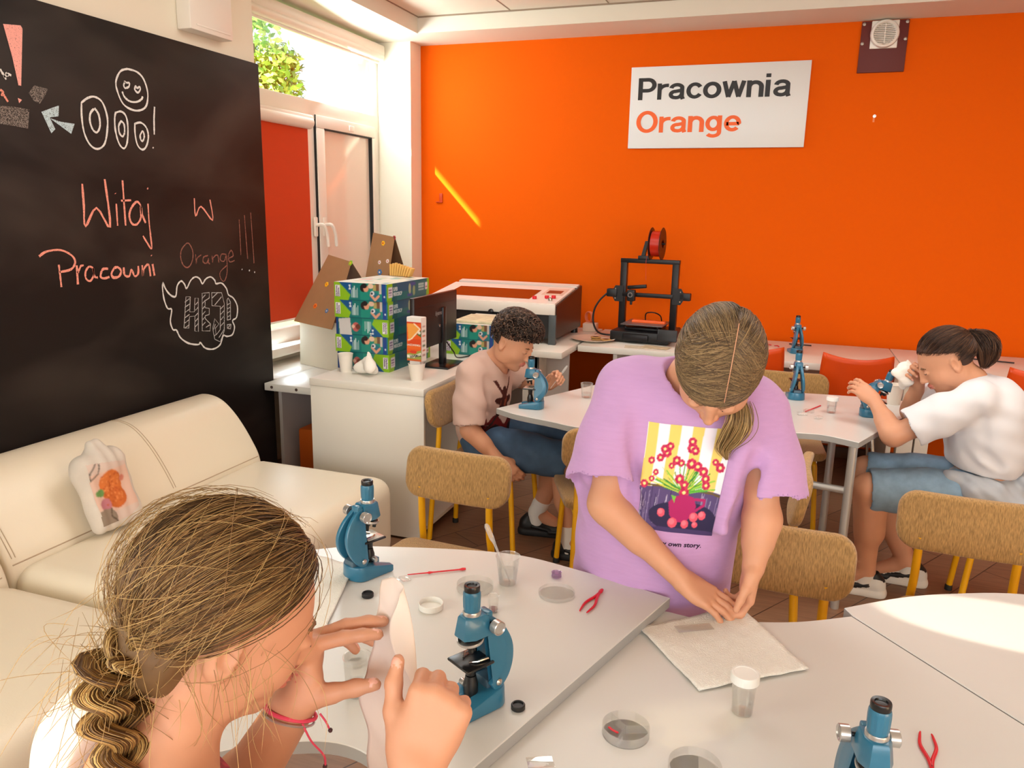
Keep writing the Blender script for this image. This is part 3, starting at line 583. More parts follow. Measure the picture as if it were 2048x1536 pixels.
table('activity_table', list(map(tuple, farA))+list(map(tuple, nearA)), 0.70, [(-1.05, 1.33), (-0.84, 0.80), (-0.47, 0.95), (-0.27, 1.47)],
      'white table with two microscopes in front of the girl with the braid')
farB = catmull([(-0.17, 1.532), (-0.10, 1.527), (-0.005, 1.553), (0.094, 1.592), (0.198, 1.657)], 6)
table('activity_table', [(-0.445, 0.76), (-0.20, 1.53)]+list(map(tuple, farB))+[(0.90, 0.845), (0.4, 0.6), (0.0, 0.6)], 0.675, [(-0.09, 1.43), (0.2, 1.5), (0.1, 0.7), (0.6, 0.9)],
      'white table under the paper towel and the lidded specimen jar')
farC = catmull([(0.186, 1.691), (0.307, 1.787), (0.418, 1.851), (0.578, 1.912), (0.82, 1.93), (1.1, 1.85), (1.25, 1.7)], 6)
table('activity_table', [(0.9035, 0.847), (0.2015, 1.6585)]+list(map(tuple, farC))+[(1.2, 1.1)], 0.675, [(0.32, 1.65), (1.1, 1.7), (1.0, 1.05)],
      'white table with the bright streak of light at the right edge')
f1 = catmull([(-1.09, 2.93), (-0.98, 2.868), (-0.82, 2.82), (-0.69, 2.781), (-0.42, 2.78)], 6)
table('activity_table', list(map(tuple, f1))+[(-0.40, 3.77), (-0.74, 3.72)], 0.70, [(-0.67, 2.86), (-0.5, 3.6), (-0.66, 3.62)],
      'white table where the boy sits at his microscope')
f2 = catmull([(-0.418, 2.78), (-0.25, 2.90), (-0.1, 2.985), (0.025, 3.022), (0.179, 3.053), (0.31, 2.995)], 6)
table('activity_table', list(map(tuple, f2))+[(0.413, 3.237), (0.66, 3.80), (0.376, 3.815), (0.0, 3.77), (-0.398, 3.77)], 0.70, [(0.30, 3.06), (0.265, 3.62), (-0.3, 3.0)],
      'white table between the girl in white and the lavender shirt', bars=[((0.29, 3.07, 0.485), (0.02, 3.12, 0.485))])

# ================================================================ chairs
cord = M('brown_corduroy', (200, 156, 98), 0.92, bump=(170, 0.9, 0.002), var=(120, 0.5), stretch=(3.0, 1.5, 0.45), spec=0.15, sheen=0.3)
yellow = M('yellow_paint', (240, 176, 6), 0.32, coat=0.3)
rubber = M('black_foot', (30, 28, 26), 0.7)
def make_chair(label, loc, rz):
    c = thing('school_chair', loc, rz, label, 'chair', 'brown upholstered chairs with yellow legs')
    # backrest: rounded, slightly curved pad
    mb = MB(); w, h, r = 0.19, 0.083, 0.055
    out = []
    for cx, cz, a0 in ((w-r, h-r, 0), (-w+r, h-r, 90), (-w+r, -h+r, 180), (w-r, -h+r, 270)):
        for k in range(7): a = math.radians(a0+15*k); out.append((cx+r*math.cos(a), cz+r*math.sin(a)))
    mb.prism(out, -0.017, 0.017, 0.012, T=(axes((1, 0, 0), (0, 0, 1), (0, 1, 0)), (0, 0, 0)), seg=3)
    o = mb.build('backrest', cord, c)
    bm = bmesh.new(); bm.from_mesh(o.data); bmesh.ops.subdivide_edges(bm, edges=[e for e in bm.edges if e.calc_length() > 0.09], cuts=7, use_grid_fill=True)
    for v in bm.verts:
        v.co.y += 0.38*v.co.x**2*-1+0.006; z = v.co.z; v.co.y -= 0.19*z; v.co.z += 0.645; v.co.y -= 0.205
    bm.to_mesh(o.data); bm.free()
    mb = MB(); so = []
    for cx, cy, a0, rr in ((0.19-0.06, 0.2-0.06, 0, 0.06), (-0.19+0.06, 0.2-0.06, 90, 0.06), (-0.17+0.05, -0.17+0.05, 180, 0.05), (0.17-0.05, -0.17+0.05, 270, 0.05)):
        for k in range(7): a = math.radians(a0+15*k); so.append((cx+rr*math.cos(a), cy+rr*math.sin(a)))
    mb.prism(so, 0.385, 0.425, 0.014, seg=3); mb.build('seat', cord, c)
    for sx in (-1, 1):
        x = 0.125*sx
        MB().tube(catmull([(x*1.12, -0.235, 0.012), (x*1.03, -0.212, 0.36), (x, -0.196, 0.47), (x, -0.190, 0.60)], 6), 0.0118, 12).build('leg', yellow, c)
        MB().tube(catmull([(x*1.32, 0.19, 0.012), (x*1.16, 0.165, 0.32), (x*1.1, 0.15, 0.362), (x*1.08, 0.10, 0.376), (x*1.0, -0.19, 0.376)], 6), 0.0118, 12).build('leg', yellow, c)
        for p in ((x*1.12, -0.235), (x*1.32, 0.19)): MB().lathe([(0.0145, 0), (0.0145, 0.02), (0.012, 0.024)], 12, T=Tm(None, (p[0], p[1], 0))).build('rubber_foot', rubber, c)
    return c
ch0 = make_chair('brown chair with yellow legs between the sofa seat and the lavender shirt', (-0.975, 2.02, 0), math.radians(177))
def chair_at(x, y, rz, label):
    c = copy_tree(ch0); c.location = (x, y, 0); c.rotation_euler = (0, 0, math.radians(rz)); c['label'] = label; return c
chair_at(0.028, 1.77, 176, 'brown chair right behind the girl in the lavender shirt')
chair_at(0.555, 2.19, 177, 'brown chair in front of the girl in white, nearest the right table')
chair_at(0.07, 3.93, 180, 'brown chair on the far side of the table, behind the upright microscope')
chair_at(-1.20, 3.14, -92, 'brown chair the boy sits on')
chair_at(0.93, 3.22, 84, 'brown chair the girl in the white shirt sits on')
chair_at(-0.62, 2.92, 20, 'brown chair half hidden by the left sleeve of the lavender shirt')
chair_at(-0.095, 2.57, 88, 'brown chair half hidden by the right sleeve of the lavender shirt')
# orange plastic shell chairs at the wall counter
orp = M('orange_plastic', (222, 74, 6), 0.4, spec=0.4)
chrome = M('chrome', (200, 196, 190), 0.16, 0.95)
def shell_chair(label, loc, rz):
    c = thing('shell_chair', loc, rz, label, 'chair', 'orange plastic chairs at the wall counter')
    n, m = 16, 14; V = []; prof = catmull([(0.20, 0.40), (0.17, 0.425), (0.0, 0.41), (-0.13, 0.43), (-0.19, 0.50), (-0.215, 0.64), (-0.235, 0.80)], 4); K = len(prof)
    for k, (y, z) in enumerate(prof):
        t = k/(K-1); hw = 0.17+0.02*math.sin(PI*t)
        for i in range(n+1):
            s = -1+2*i/n; lift = 0.03*(s*s) if t < 0.55 else 0.0; back = 0.05*(s*s) if t > 0.5 else 0
            V.append((hw*s, y+back, z+lift*(1-abs(0.3-t))+(0.022*s*s if k > K-4 else 0)))
    F = [(k*(n+1)+i, k*(n+1)+i+1, (k+1)*(n+1)+i+1, (k+1)*(n+1)+i) for k in range(K-1) for i in range(n)]
    o = npmesh('shell', np.array(V), np.array(F), orp, c)
    md = o.modifiers.new('thick', 'SOLIDIFY'); md.thickness = 0.007
    for sx in (-1, 1):
        for sy in (-0.15, 0.15): MB().tube([(0.12*sx, sy*0.6, 0.40), (0.17*sx, sy*1.2, 0.01)], 0.009, 10).build('leg', chrome, c)
    return c
sc0 = shell_chair('orange plastic chair at the wall counter, beside the white-lidded cup', (-0.14, 4.53, 0), math.radians(0))
for x, y, rz, lb in ((0.385, 4.47, 2, 'orange plastic chair at the wall counter, left of the girl in white'), (1.22, 4.42, 2, 'orange plastic chair at the wall counter, behind the white shirt')):
    c = copy_tree(sc0); c.location = (x, y, 0); c.rotation_euler = (0, 0, math.radians(rz)); c['label'] = lb
# ================================================================ microscopes
blue = M('blue_plastic', (46, 112, 142), 0.30, spec=0.5, coat=0.25)
bplast = M('black_plastic', (22, 21, 22), 0.28)
silverp = M('silver_plastic', (196, 192, 188), 0.28, 0.75)
whitep = M('white_plastic', (238, 235, 228), 0.35)
def make_scope(label, x, y, z, rz, stage_white=False, tilt=0.0):
    t = thing('microscope', (x, y, z), math.radians(rz), label, 'microscope', 'blue toy microscopes')
    ct, st_ = math.cos(tilt), math.sin(tilt); hinge = np.array((0, -0.030, 0.042))
    RT = np.array(((1, 0, 0), (0, ct, st_), (0, -st_, ct)))
    def up(o):   # lean the upper works about the hinge
        if tilt: o.data.transform(Matrix.Translation(hinge) @ Matrix(RT.tolist()).to_4x4() @ Matrix.Translation(-hinge))
        return o
    # horseshoe base: rounded back, two toes that slope down to the front
    out = [(-0.036, 0.050), (-0.037, -0.02)]+arc(0, -0.024, 0.037, 0.026, 180, 360, 14)+[(0.037, -0.02), (0.036, 0.050), (0.020, 0.052), (0.013, 0.036), (0.009, 0.016), (-0.009, 0.016), (-0.013, 0.036), (-0.020, 0.052)]
    mb = MB(); mb.prism(out, 0, 0.034, 0.004, seg=2); o = mb.build('base', blue, t)
    for v in o.data.vertices:
        if v.co.z > 0.012:
            s_ = min(max((v.co.y+0.012)/0.062, 0), 1); v.co.z = 0.010+(v.co.z-0.010)*(1-0.74*s_)
            if v.co.y < 0.0: v.co.x *= 0.94
    MB().box((-0.017, -0.046, 0.028), (0.017, -0.012, 0.046), 0.004).build('hinge_block', M('slate_plastic', (70, 96, 112), 0.4), t)
    # C-shaped arm of two side plates that meet at the head
    for sx in (-1, 1):
        cl = catmull([(-0.016, 0.036), (-0.034, 0.050), (-0.049, 0.073), (-0.053, 0.100), (-0.043, 0.126), (-0.025, 0.146), (-0.010, 0.156)], 6)
        wd = np.interp(np.linspace(0, 1, len(cl)), [0, 0.15, 0.6, 1], [0.0115, 0.0110, 0.0085, 0.0078])
        T = np.gradient(cl, axis=0); T /= np.linalg.norm(T, axis=1)[:, None]; Nn = np.stack([-T[:, 1], T[:, 0]], 1)
        op = np.concatenate([cl+Nn*wd[:, None], (cl-Nn*wd[:, None])[::-1]])
        mb = MB(); mb.prism([(p[0], p[1]) for p in op], -0.0058, 0.0058, 0.003, T=(axes((0, 1, 0), (0, 0, 1), (1, 0, 0)), (0, 0, 0)), seg=2)
        o = mb.build('arm', blue, t)
        for v in o.data.vertices:
            k = min(max((v.co.z-0.05)/0.10, 0), 1); v.co.x += sx*(0.0245*(1-k)+0.0085*k)
        up(o)
        MB().lathe([(0.006, 0), (0.006, 0.0015), (0.0035, 0.0035), (0, 0.004)], 14, T=Tm(axes((0, 1, 0), (0, 0, 1), (sx, 0, 0)), (sx*0.0305, -0.025, 0.046))).build('hinge_screw', chrome, t)
    # head, ribbed eyepiece tube, ring, cup
    hd = MB(); hd.prism([(-0.0215, -0.016), (0.0215, -0.016), (0.0225, 0.016), (0.013, 0.034), (-0.013, 0.034), (-0.0225, 0.016)], 0.130, 0.168, 0.0035, seg=2)
    o = hd.build('head', blue, t)
    for v in o.data.vertices:
        k = min(max((v.co.z-0.152)/0.016, 0), 1); v.co.x *= 1-0.26*k; v.co.y = 0.008+(v.co.y-0.008)*(1-0.24*k)
    up(o)
    up(MB().box((-0.012, -0.026, 0.136), (0.012, -0.012, 0.166), 0.003).build('slide_rail', blue, t))
    C = Tm(None, (0, 0.009, 0))
    up(MB().lathe([(0.0150, 0.166), (0.0152, 0.1725), (0.0145, 0.1745)], 28, T=C).build('ring', silverp, t))
    up(MB().lathe([(0.0128, 0.1735), (0.0135, 0.1775), (0.0142, 0.181), (0.0147, 0.197), (0.0145, 0.2045), (0.0132, 0.2085)], 48, T=C, ribs=(12, 0.0010, 2, 3)).build('eyepiece_tube', blue, t))
    up(MB().lathe([(0.0126, 0.208), (0.0132, 0.211), (0.0132, 0.2165), (0.0124, 0.2185), (0.0085, 0.2178), (0.0075, 0.2155), (0, 0.2150)], 32, T=C).build('eyecup', bplast, t))
    # tilted turret with silver rim and objectives
    Rt = rotm(math.radians(-9), 0, 0); Tt = Tm(Rt, (0, 0.011, 0.1225))
    up(MB().lathe([(0.0205, 0.001), (0.0205, 0.004), (0.014, 0.0095), (0.010, 0.012)], 32, T=Tt).build('turret', bplast, t))
    up(MB().lathe([(0.0195, -0.0025), (0.0222, -0.0015), (0.0228, 0.001), (0.0222, 0.0032), (0.0205, 0.0032), (0.0205, -0.001)], 40, T=Tt, cap=False).build('turret_rim', silverp, t))
    for a, L_ in ((-90, 0.021), (30, 0.010), (150, 0.013)):
        px, py = 0.0115*math.cos(math.radians(a)), 0.0115*math.sin(math.radians(a))
        px, py = (0, -0.002) if a == -90 else (px, py+0.003)
        p = Rt @ np.array((px, py, 0))+np.array((0, 0.011, 0.1205))
        up(MB().lathe([(0.0058, 0), (0.0058, -0.3*L_), (0.0042, -0.45*L_), (0.0040, -L_)][::-1], 18, T=Tm(Rt, p)).build('objective', bplast, t))
    # stage with clips
    stg = MB().box((-0.0285, -0.018, 0.0815), (0.0285, 0.038, 0.0865), 0.0025); up(stg.build('stage', bplast, t))
    if stage_white: up(MB().box((-0.025, -0.008, 0.0866), (0.025, 0.035, 0.0876), 0.0004).build('stage_plate', M('stage_plate', (210, 208, 202), 0.2, 0.4), t))
    for sx in (-1, 1):
        up(MB().tube([(sx*0.020, -0.010, 0.091), (sx*0.017, 0.010, 0.0905), (sx*0.008, 0.020, 0.0888)], [0.0028, 0.0022, 0.0016], 8).build('stage_clip', chrome, t))
    MB().lathe([(0.0105, 0.018), (0.0125, 0.030), (0.0125, 0.044), (0.010, 0.052), (0.009, 0.058), (0.0, 0.059)], 24, T=Tm(None, (0, 0.010, 0))).build('lamp_holder', bplast, t)
    MB().lathe([(0.0055, 0), (0.0058, 0.010), (0.0050, 0.0115)], 16, T=Tm(axes((0, 1, 0), (0, 0, 1), (1, 0, 0)), (0.0125, 0.012, 0.036))).build('lamp_knob', silverp, t)
    up(MB().lathe([(0.0085, 0.060), (0.0095, 0.074), (0.011, 0.082)], 20, T=Tm(None, (0, 0.010, 0))).build('condenser', bplast, t))
    up(MB().tube([(-0.030, -0.019, 0.1475), (0.030, -0.019, 0.1475)], 0.0035, 10).build('focus_axle', bplast, t))
    for sx in (-1, 1):
        up(MB().lathe([(0.0108, 0), (0.0118, 0.001), (0.0118, 0.0135), (0.0105, 0.0145), (0.0085, 0.0125), (0.0, 0.012)], 28, T=Tm(axes((0, 1, 0), (0, 0, 1), (sx, 0, 0)) if sx > 0 else axes((0, -1, 0), (0, 0, 1), (-1, 0, 0)), (sx*0.0245, -0.019, 0.1475))).build('focus_knob', silverp, t))
    return t
sp0 = make_scope('blue microscope on the near table beside the hand holding the tissue', -0.423, 1.058, 0.70, 150)
sp1 = make_scope('blue microscope on the near table in front of the sofa seat, with a pale stage', -0.832, 1.408, 0.70, -24, stage_white=True)
def scope_copy(src, x, y, z, rz, label):
    c = copy_tree(src); c.location = (x, y, z); c.rotation_euler = (0, 0, math.radians(rz)); c['label'] = label; return c
scope_copy(sp0, 0.165, 1.004, 0.675, 191, 'blue microscope cut off by the bottom edge, beside the open red tweezers')
scope_copy(sp1, -0.955, 3.00, 0.70, 94, 'blue microscope the boy is looking into')
scope_copy(sp0, 0.092, 3.655, 0.70, 9, 'blue microscope standing alone on the far table, seen from behind')
make_scope('blue microscope leaning over, held by the girl in white', 0.392, 3.44, 0.70, -84, tilt=0.30)
scope_copy(sp0, 0.095, 4.76, 0.73, 14, 'blue microscope on the wall counter behind the others')

# ================================================================ lab things on the tables
clear = Mglass('clear_plastic', (253, 253, 252), 0.05, 1.0, 0.07)
cloudy = Mglass('cloudy_plastic', (252, 252, 250), 0.12, 1.0, 0.25)
water = Mglass('water', (248, 250, 250), 0.01, 1.0)
red = M('red_plastic', (214, 22, 40), 0.35)
capb = M('black_cap', (26, 24, 24), 0.45)
def cup(name, x, y, z, h, r0, r1, label, cat, mat=None, fill=0.0, group=None, graduated=False):
    t = thing(name, (x, y, z), 0, label, cat, group); w = 0.0011
    MB().lathe([(0, 0.001), (r0-0.002, 0.001), (r0, 0.003), (r1, h), (r1+0.0012, h+0.0006), (r1-w, h), (r0-w, 0.0035), (0, 0.0035)], 36, T=Tm(), cap=False).build('wall', mat or clear, t)
    if fill:
        rf = r0+(r1-r0)*fill; MB().lathe([(0, 0.0037), (r0-w-0.0004, 0.0037), (rf-w-0.0004, h*fill), (0, h*fill)], 32, cap=False).build('water', water, t)
    return t
def lid(parent, z, r, h=0.013, name='lid'):
    return MB().lathe([(r-0.001, 0), (r, 0.001), (r, h-0.002), (r-0.0015, h), (r-0.005, h), (r-0.006, h-0.0008), (0, h-0.0008)], 72, T=Tm(None, (0, 0, z)), ribs=(36, 0.0006, 1, 2)).build(name, whitep, parent)
def jar(x, y, z, label, group='lidded specimen jars', h=0.066, r=0.0205, wid=1.0):
    t = cup('specimen_jar', x, y, z, h, r*0.86, r, label, 'jar', cloudy if wid > 1 else clear, 0.5, group); lid(t, h-0.006, r+0.0035, 0.016); return t
def petri(x, y, z, r, label, div=False, h=0.011):
    t = thing('petri_dish', (x, y, z), 0, label, 'petri dish', 'clear petri dishes')
    MB().lathe([(0, 0), (r-0.001, 0), (r, 0.001), (r, h), (r-0.0012, h), (r-0.0014, 0.0015), (0, 0.0015)], 48, cap=False).build('dish', clear, t)
    if div:
        for a in (20, 140, 260):
            c_, s_ = math.cos(math.radians(a)), math.sin(math.radians(a))
            MB().box((0, -0.0005, 0.0015), (r-0.0016, 0.0005, h*0.92), R=rotm(0, 0, math.radians(a))).build('divider', clear, t).location = (-(r/2)*(1-c_)*0+0.5*(r-0.0016)*(c_-1)*1.0, 0.5*(r-0.0016)*s_, 0)
    return t
def capdisc(x, y, z, label, r=0.0125):
    o = MB().lathe([(r-0.001, 0), (r, 0.001), (r, 0.0075), (r-0.0012, 0.009), (r-0.003, 0.009), (r-0.0035, 0.0062), (0, 0.0062)], 32, T=Tm()).build('eyepiece_cap', capb); o.location = (x, y, z)
    return tag(o, label, 'cap', 'black eyepiece caps')
capdisc(-0.773, 1.314, 0.70, 'small black cap on the table below the pale-stage microscope')
capdisc(-0.352, 1.071, 0.70, 'small black cap on the table touching the near microscope base', 0.0118)
# upturned white lid
t = thing('jar_lid', (-0.628, 1.319, 0.70), 0, 'upturned white screw lid lying on the near table', 'lid')
MB().lathe([(0.0, 0.0), (0.0245, 0), (0.0258, 0.001), (0.0258, 0.0125), (0.0245, 0.013), (0.0238, 0.012), (0.0235, 0.002), (0, 0.002)], 72, ribs=(36, 0.0005, 2, 3), cap=False).build('lid_wall', whitep, t)
petri(-0.575, 1.430, 0.70, 0.040, 'clear petri dish on the near table behind the near microscope', h=0.013)
petri(-0.402, 1.470, 0.70, 0.039, 'clear petri dish lid on the near table beside the red tweezers', h=0.008)
petri(-0.178, 1.105, 0.675, 0.0385, 'clear divided petri dish holding a red sliver', div=True, h=0.017)
petri(-0.062, 1.055, 0.675, 0.040, 'clear petri dish cut off by the bottom edge', h=0.015)
o = MB().tube(catmull([(-0.207, 1.108, 0.679), (-0.199, 1.101, 0.680), (-0.188, 1.098, 0.679)], 5), [0.0006]+[0.0024]*9+[0.0006], 8, flat=0.5).build('red_sliver', red); tag(o, 'red sliver lying in the divided petri dish', 'specimen')
# beaker and pipette
cup('beaker', -0.517, 1.477, 0.70, 0.066, 0.0195, 0.0262, 'clear plastic beaker of water with the pipette in it', 'beaker', fill=0.5)
t = thing('pipette', (-0.512, 1.478, 0.706), 0, 'clear plastic pipette standing in the beaker', 'pipette')
pp = np.array([(-0.0, 0.0, 0.0), (-0.0245, -0.006, 0.063), (-0.034, -0.0085, 0.088), (-0.040, -0.010, 0.100), (-0.051, -0.013, 0.127), (-0.053, -0.0135, 0.132)])
MB().tube(pp[:4], [0.0013, 0.0024, 0.003, 0.0032], 12).build('stem', cloudy, t); MB().tube(pp[2:], [0.003, 0.0056, 0.0058, 0.003], 14).build('bulb', cloudy, t)
# red probe
o = MB().tube([(-0.738, 1.429, 0.7035), (-0.700, 1.453, 0.704), (-0.697, 1.455, 0.704), (-0.690, 1.460, 0.704), (-0.640, 1.494, 0.704), (-0.634, 1.499, 0.704), (-0.628, 1.503, 0.704)], [0.0012, 0.0016, 0.0032, 0.0016, 0.0019, 0.0034, 0.0026], 10).build('red_probe', red)
tag(o, 'thin red plastic probe lying on the near table', 'probe')
def tweezers(x, y, z, rz, L_, spread, label):
    t = thing('tweezers', (x, y, z), math.radians(rz), label, 'tweezers', 'red plastic tweezers')
    for sx in (-1, 1):
        q = catmull([(0.0, 0, 0.003), (sx*0.003, L_*0.25, 0.003), (sx*spread, L_*0.6, 0.003), (sx*spread*0.85, L_*0.9, 0.003), (sx*spread*0.72, L_, 0.003)], 6)
        MB().tube(q, np.interp(np.linspace(0, 1, len(q)), [0, 0.4, 1], [0.0030, 0.0030, 0.0013]), 10, flat=1.0).build('jaw', red, t)
    MB().ball((0, -0.006, 0.0035), (0.0045, 0.012, 0.0034)).build('grip_end', red, t); return t
tweezers(-0.316, 1.508, 0.70, 172, 0.094, 0.0105, 'closed-end red tweezers lying on the near table beside the petri lid')
tweezers(0.281, 1.190, 0.675, -3, 0.092, 0.0115, 'open red tweezers on the right table beside the bottom-edge microscope')
# small vials and caps
t = cup('vial', -0.503, 1.352, 0.70, 0.036, 0.010, 0.011, 'small clear vial with dark red drop behind the near microscope', 'vial'); MB().lathe([(0, 0.004), (0.0088, 0.004), (0.0088, 0.0085), (0, 0.0085)], 20, cap=False).build('red_liquid', M('dark_red_liquid', (110, 20, 40), 0.2), t)
t = cup('clear_cap', -0.425, 1.547, 0.70, 0.0125, 0.0115, 0.0105, 'small pale violet clear cap near the table edge', 'cap', Mglass('violet_clear', (226, 205, 232), 0.06, 0.8, 0.08))
for k, (x, y, rz) in enumerate(((-0.752, 1.392, 20), (-0.732, 1.405, 65))):
    o = MB().box((-0.012, -0.009, 0), (0.012, 0.009, 0.004), 0.0008, R=rotm(0.25, 0.2, math.radians(rz))).build('slide_cover', clear); o.location = (x, y, 0.7045)
    tag(o, ['clear cover piece behind the tissue, next to the microscope toe', 'clear cover piece behind the tissue, farther from the microscope toe'][k], 'slide cover')
jar_open = cup('specimen_jar', -0.618, 1.012, 0.70, 0.070, 0.0205, 0.0235, 'open clear jar between the hands of the girl with the braid', 'jar', fill=0.3)
t = thing('jar_lid', (-0.668, 1.088, 0.70), 0, 'clear ribbed cap behind the raised left hand', 'lid'); MB().lathe([(0, 0.0), (0.019, 0), (0.020, 0.001), (0.020, 0.016), (0.0188, 0.016), (0.0186, 0.002), (0, 0.002)], 40, cap=False).build('lid_wall', cloudy, t)
jar(-0.003, 1.232, 0.675, 'clear specimen jar with white lid on the paper towel corner', wid=1)
jar(0.234, 3.43, 0.70, 'clear specimen jar with white lid on the far table', h=0.060)
jar(-0.103, 4.99, 0.73, 'white-lidded cup on the wall counter against the orange wall', h=0.058)
o = MB().box((-0.0205, -0.0125, 0), (0.0205, 0.0125, 0.0012), 0.0002).build('cover_slip', clear); o.location = (-0.288, 0.992, 0.6755); o.rotation_euler = (0, 0, 0.5); tag(o, 'clear cover slip at the bottom edge beside the table joint', 'cover slip')
# far table litter
cup('beaker', -0.789, 3.27, 0.70, 0.066, 0.0215, 0.0275, 'clear plastic beaker on the far table beside the lavender sleeve', 'beaker', fill=0.35)
o = MB().tube([(-0.775, 3.41, 0.7035), (-0.69, 3.44, 0.7035)], 0.0022, 8).build('red_probe', red); tag(o, 'red probe on the far table behind the beaker', 'probe')
o = MB().box((-0.016, -0.01, 0), (0.016, 0.01, 0.012), 0.003).build('black_clip', capb); o.location = (-0.742, 3.50, 0.70); tag(o, 'small black clip on the far table behind the beaker', 'clip')
o = MB().tube([(0.132, 3.395, 0.7035), (0.196, 3.535, 0.7035)], 0.0026, 8).build('red_probe', red); tag(o, 'red probe on the far table beside the white-lidded jar', 'probe')
o = MB().lathe([(0.026, 0), (0.027, 0.001), (0.027, 0.003), (0.022, 0.0036), (0, 0.0036)], 32).build('mirror_disc', M('mirror', (150, 150, 150), 0.08, 0.9)); o.location = (0.05, 3.21, 0.70); tag(o, 'small round mirror lying on the far table', 'mirror')
for k, (x, y, rz, lb) in enumerate(((0.118, 3.34, 20, 'clear slide box on the far table, nearest the mirror'), (0.145, 3.40, -30, 'clear slide box on the far table, under the red probe'), (0.180, 3.30, 60, 'clear slide box on the far table, nearest the lidded jar'))):
    o = MB().box((-0.019, -0.011, 0), (0.019, 0.011, 0.011), 0.001).build('slide_box', clear); o.location = (x, y, 0.70); o.rotation_euler = (0, 0, math.radians(rz)); tag(o, lb, 'slide box', 'clear slide boxes')
paperw = M('paper_cup_white', (238, 228, 214), 0.6)
def pcup(x, y, z, label, h=0.088, r0=0.026, r1=0.036, upside=False):
    t = thing('paper_cup', (x, y, z), 0, label, 'paper cup', 'white paper cups')
    MB().lathe([(0, 0.004), (r0-0.0005, 0.004), (r0-0.0003, 0), (r0, 0), (r1, h), (r1+0.0016, h+0.0012), (r1, h+0.0024), (r1-0.0012, h), (r0-0.001, 0.006), (0, 0.006)], 36, cap=False).build('cup_wall', paperw, t); return t
pcup(0.505, 3.72, 0.70, 'white paper cup on the far table beside the girl in white')
pcup(-1.975, 3.20, 0.73, 'empty white paper cup in front of the toy boxes', h=0.087)
pcup(-1.575, 3.165, 0.73, 'white paper cup holding the upside-down juice carton', h=0.078, r0=0.028, r1=0.0395)
# ---- paper towels
towel = M('paper_towel', (242, 238, 228), 0.9, spec=0.1)
def _tw():
    N = towel.node_tree.nodes; L = towel.node_tree.links; b = N['Principled BSDF']
    tc = N.new('ShaderNodeTexCoord'); mp = N.new('ShaderNodeMapping'); mp.inputs['Scale'].default_value = (1, 1, 1); L.new(tc.outputs['UV'], mp.inputs['Vector'])
    v = N.new('ShaderNodeTexWave'); v.wave_type = 'BANDS'; v.bands_direction = 'DIAGONAL'; v.inputs['Scale'].default_value = 9; v.inputs['Distortion'].default_value = 14; v.inputs['Detail'].default_value = 1; v.inputs['Detail Scale'].default_value = 2.2
    tc2 = N.new('ShaderNodeTexCoord'); m2 = N.new('ShaderNodeMapping'); m2.inputs['Scale'].default_value = (7, 7, 7); L.new(tc2.outputs['Object'], m2.inputs['Vector']); L.new(m2.outputs['Vector'], v.inputs['Vector'])
    bp = N.new('ShaderNodeBump'); bp.inputs['Strength'].default_value = 0.55; bp.inputs['Distance'].default_value = 0.0016; L.new(v.outputs['Fac'], bp.inputs['Height']); L.new(bp.outputs['Normal'], b.inputs['Normal'])
_tw()
def sheet(name, corners, z, bump, label, cat, mat=towel, n=30, thick=0.0009):
    A, B, C, D = (np.array(c, float) for c in corners); V = []
    ph = RNG.uniform(0, 6.28, 4)
    for j in range(n+1):
        for i in range(n+1):
            u, v = i/n, j/n; p = A*(1-u)*(1-v)+B*u*(1-v)+C*u*v+D*(1-u)*v
            p = p+np.array((0, 0, bump*(0.5+0.5*math.sin(7*u+3*v+ph[0])*math.sin(5*v-4*u+ph[1]))+0.4*bump*abs(math.sin(23*u+11*v+ph[2])*math.sin(17*v-9*u+ph[3]))))
            V.append(p)
    c = np.mean(V, 0); c[2] = z; V = np.array(V)-c
    F = [(j*(n+1)+i, j*(n+1)+i+1, (j+1)*(n+1)+i+1, (j+1)*(n+1)+i) for j in range(n) for i in range(n)]
    o = npmesh(name, V, np.array(F), mat); o.location = c; md = o.modifiers.new('thick', 'SOLIDIFY'); md.thickness = thick; md.offset = 1
    return tag(o, label, cat)
sheet('paper_towel', ((-0.218, 1.435, 0.677), (-0.078, 1.263, 0.677), (0.108, 1.405, 0.677), (-0.028, 1.600, 0.680)), 0.676, 0.004, 'embossed paper towel spread on the table under the girl in the lavender shirt', 'paper towel')
sheet('paper_towel', ((-0.86, 1.03, 0.7015), (-0.755, 1.09, 0.7015), (-0.868, 1.42, 0.7015), (-1.03, 1.445, 0.7015)), 0.701, 0.004, 'white paper towel on the near table left of the pale-stage microscope', 'paper towel')
o = MB().box((-0.038, -0.0125, 0), (0.038, 0.0125, 0.0014), 0.0003).build('glass_slide', Mglass('slide_glass', (252, 252, 250), 0.02, 1.0, 0.12)); o.location = (-0.110, 1.469, 0.6835); o.rotation_euler = (0, 0, math.radians(31)); tag(o, 'glass slide lying on the paper towel', 'slide')
def tissue(name, c, r, seed, label, n=26, spike=0.7):
    """crumpled soft paper: a ball pulled into folds"""
    g = np.random.default_rng(seed); mb = MB(); mb.ball((0, 0, 0), 1.0, n=n*2); V = np.concatenate(mb.v); U = V.copy()
    for k in range(13):
        w = g.normal(size=3); w /= np.linalg.norm(w); t = U@w*g.uniform(2.0, 5.0)+g.uniform(0, 6)
        V = V*(1+(np.abs(((t/PI) % 2)-1)-0.5)[:, None]*0.26)
    V = V*np.array(r)*0.8; V[:, 2] *= 1+spike*(U[:, 0] > 0.05)*np.clip(U[:, 2], 0, 1); V[:, 2] -= V[:, 2].min()
    mb.v = [V]; o = mb.build(name, M('tissue_paper', (244, 236, 224), 0.9, spec=0.1), sharp=180); o.location = c; return tag(o, label, 'tissue')
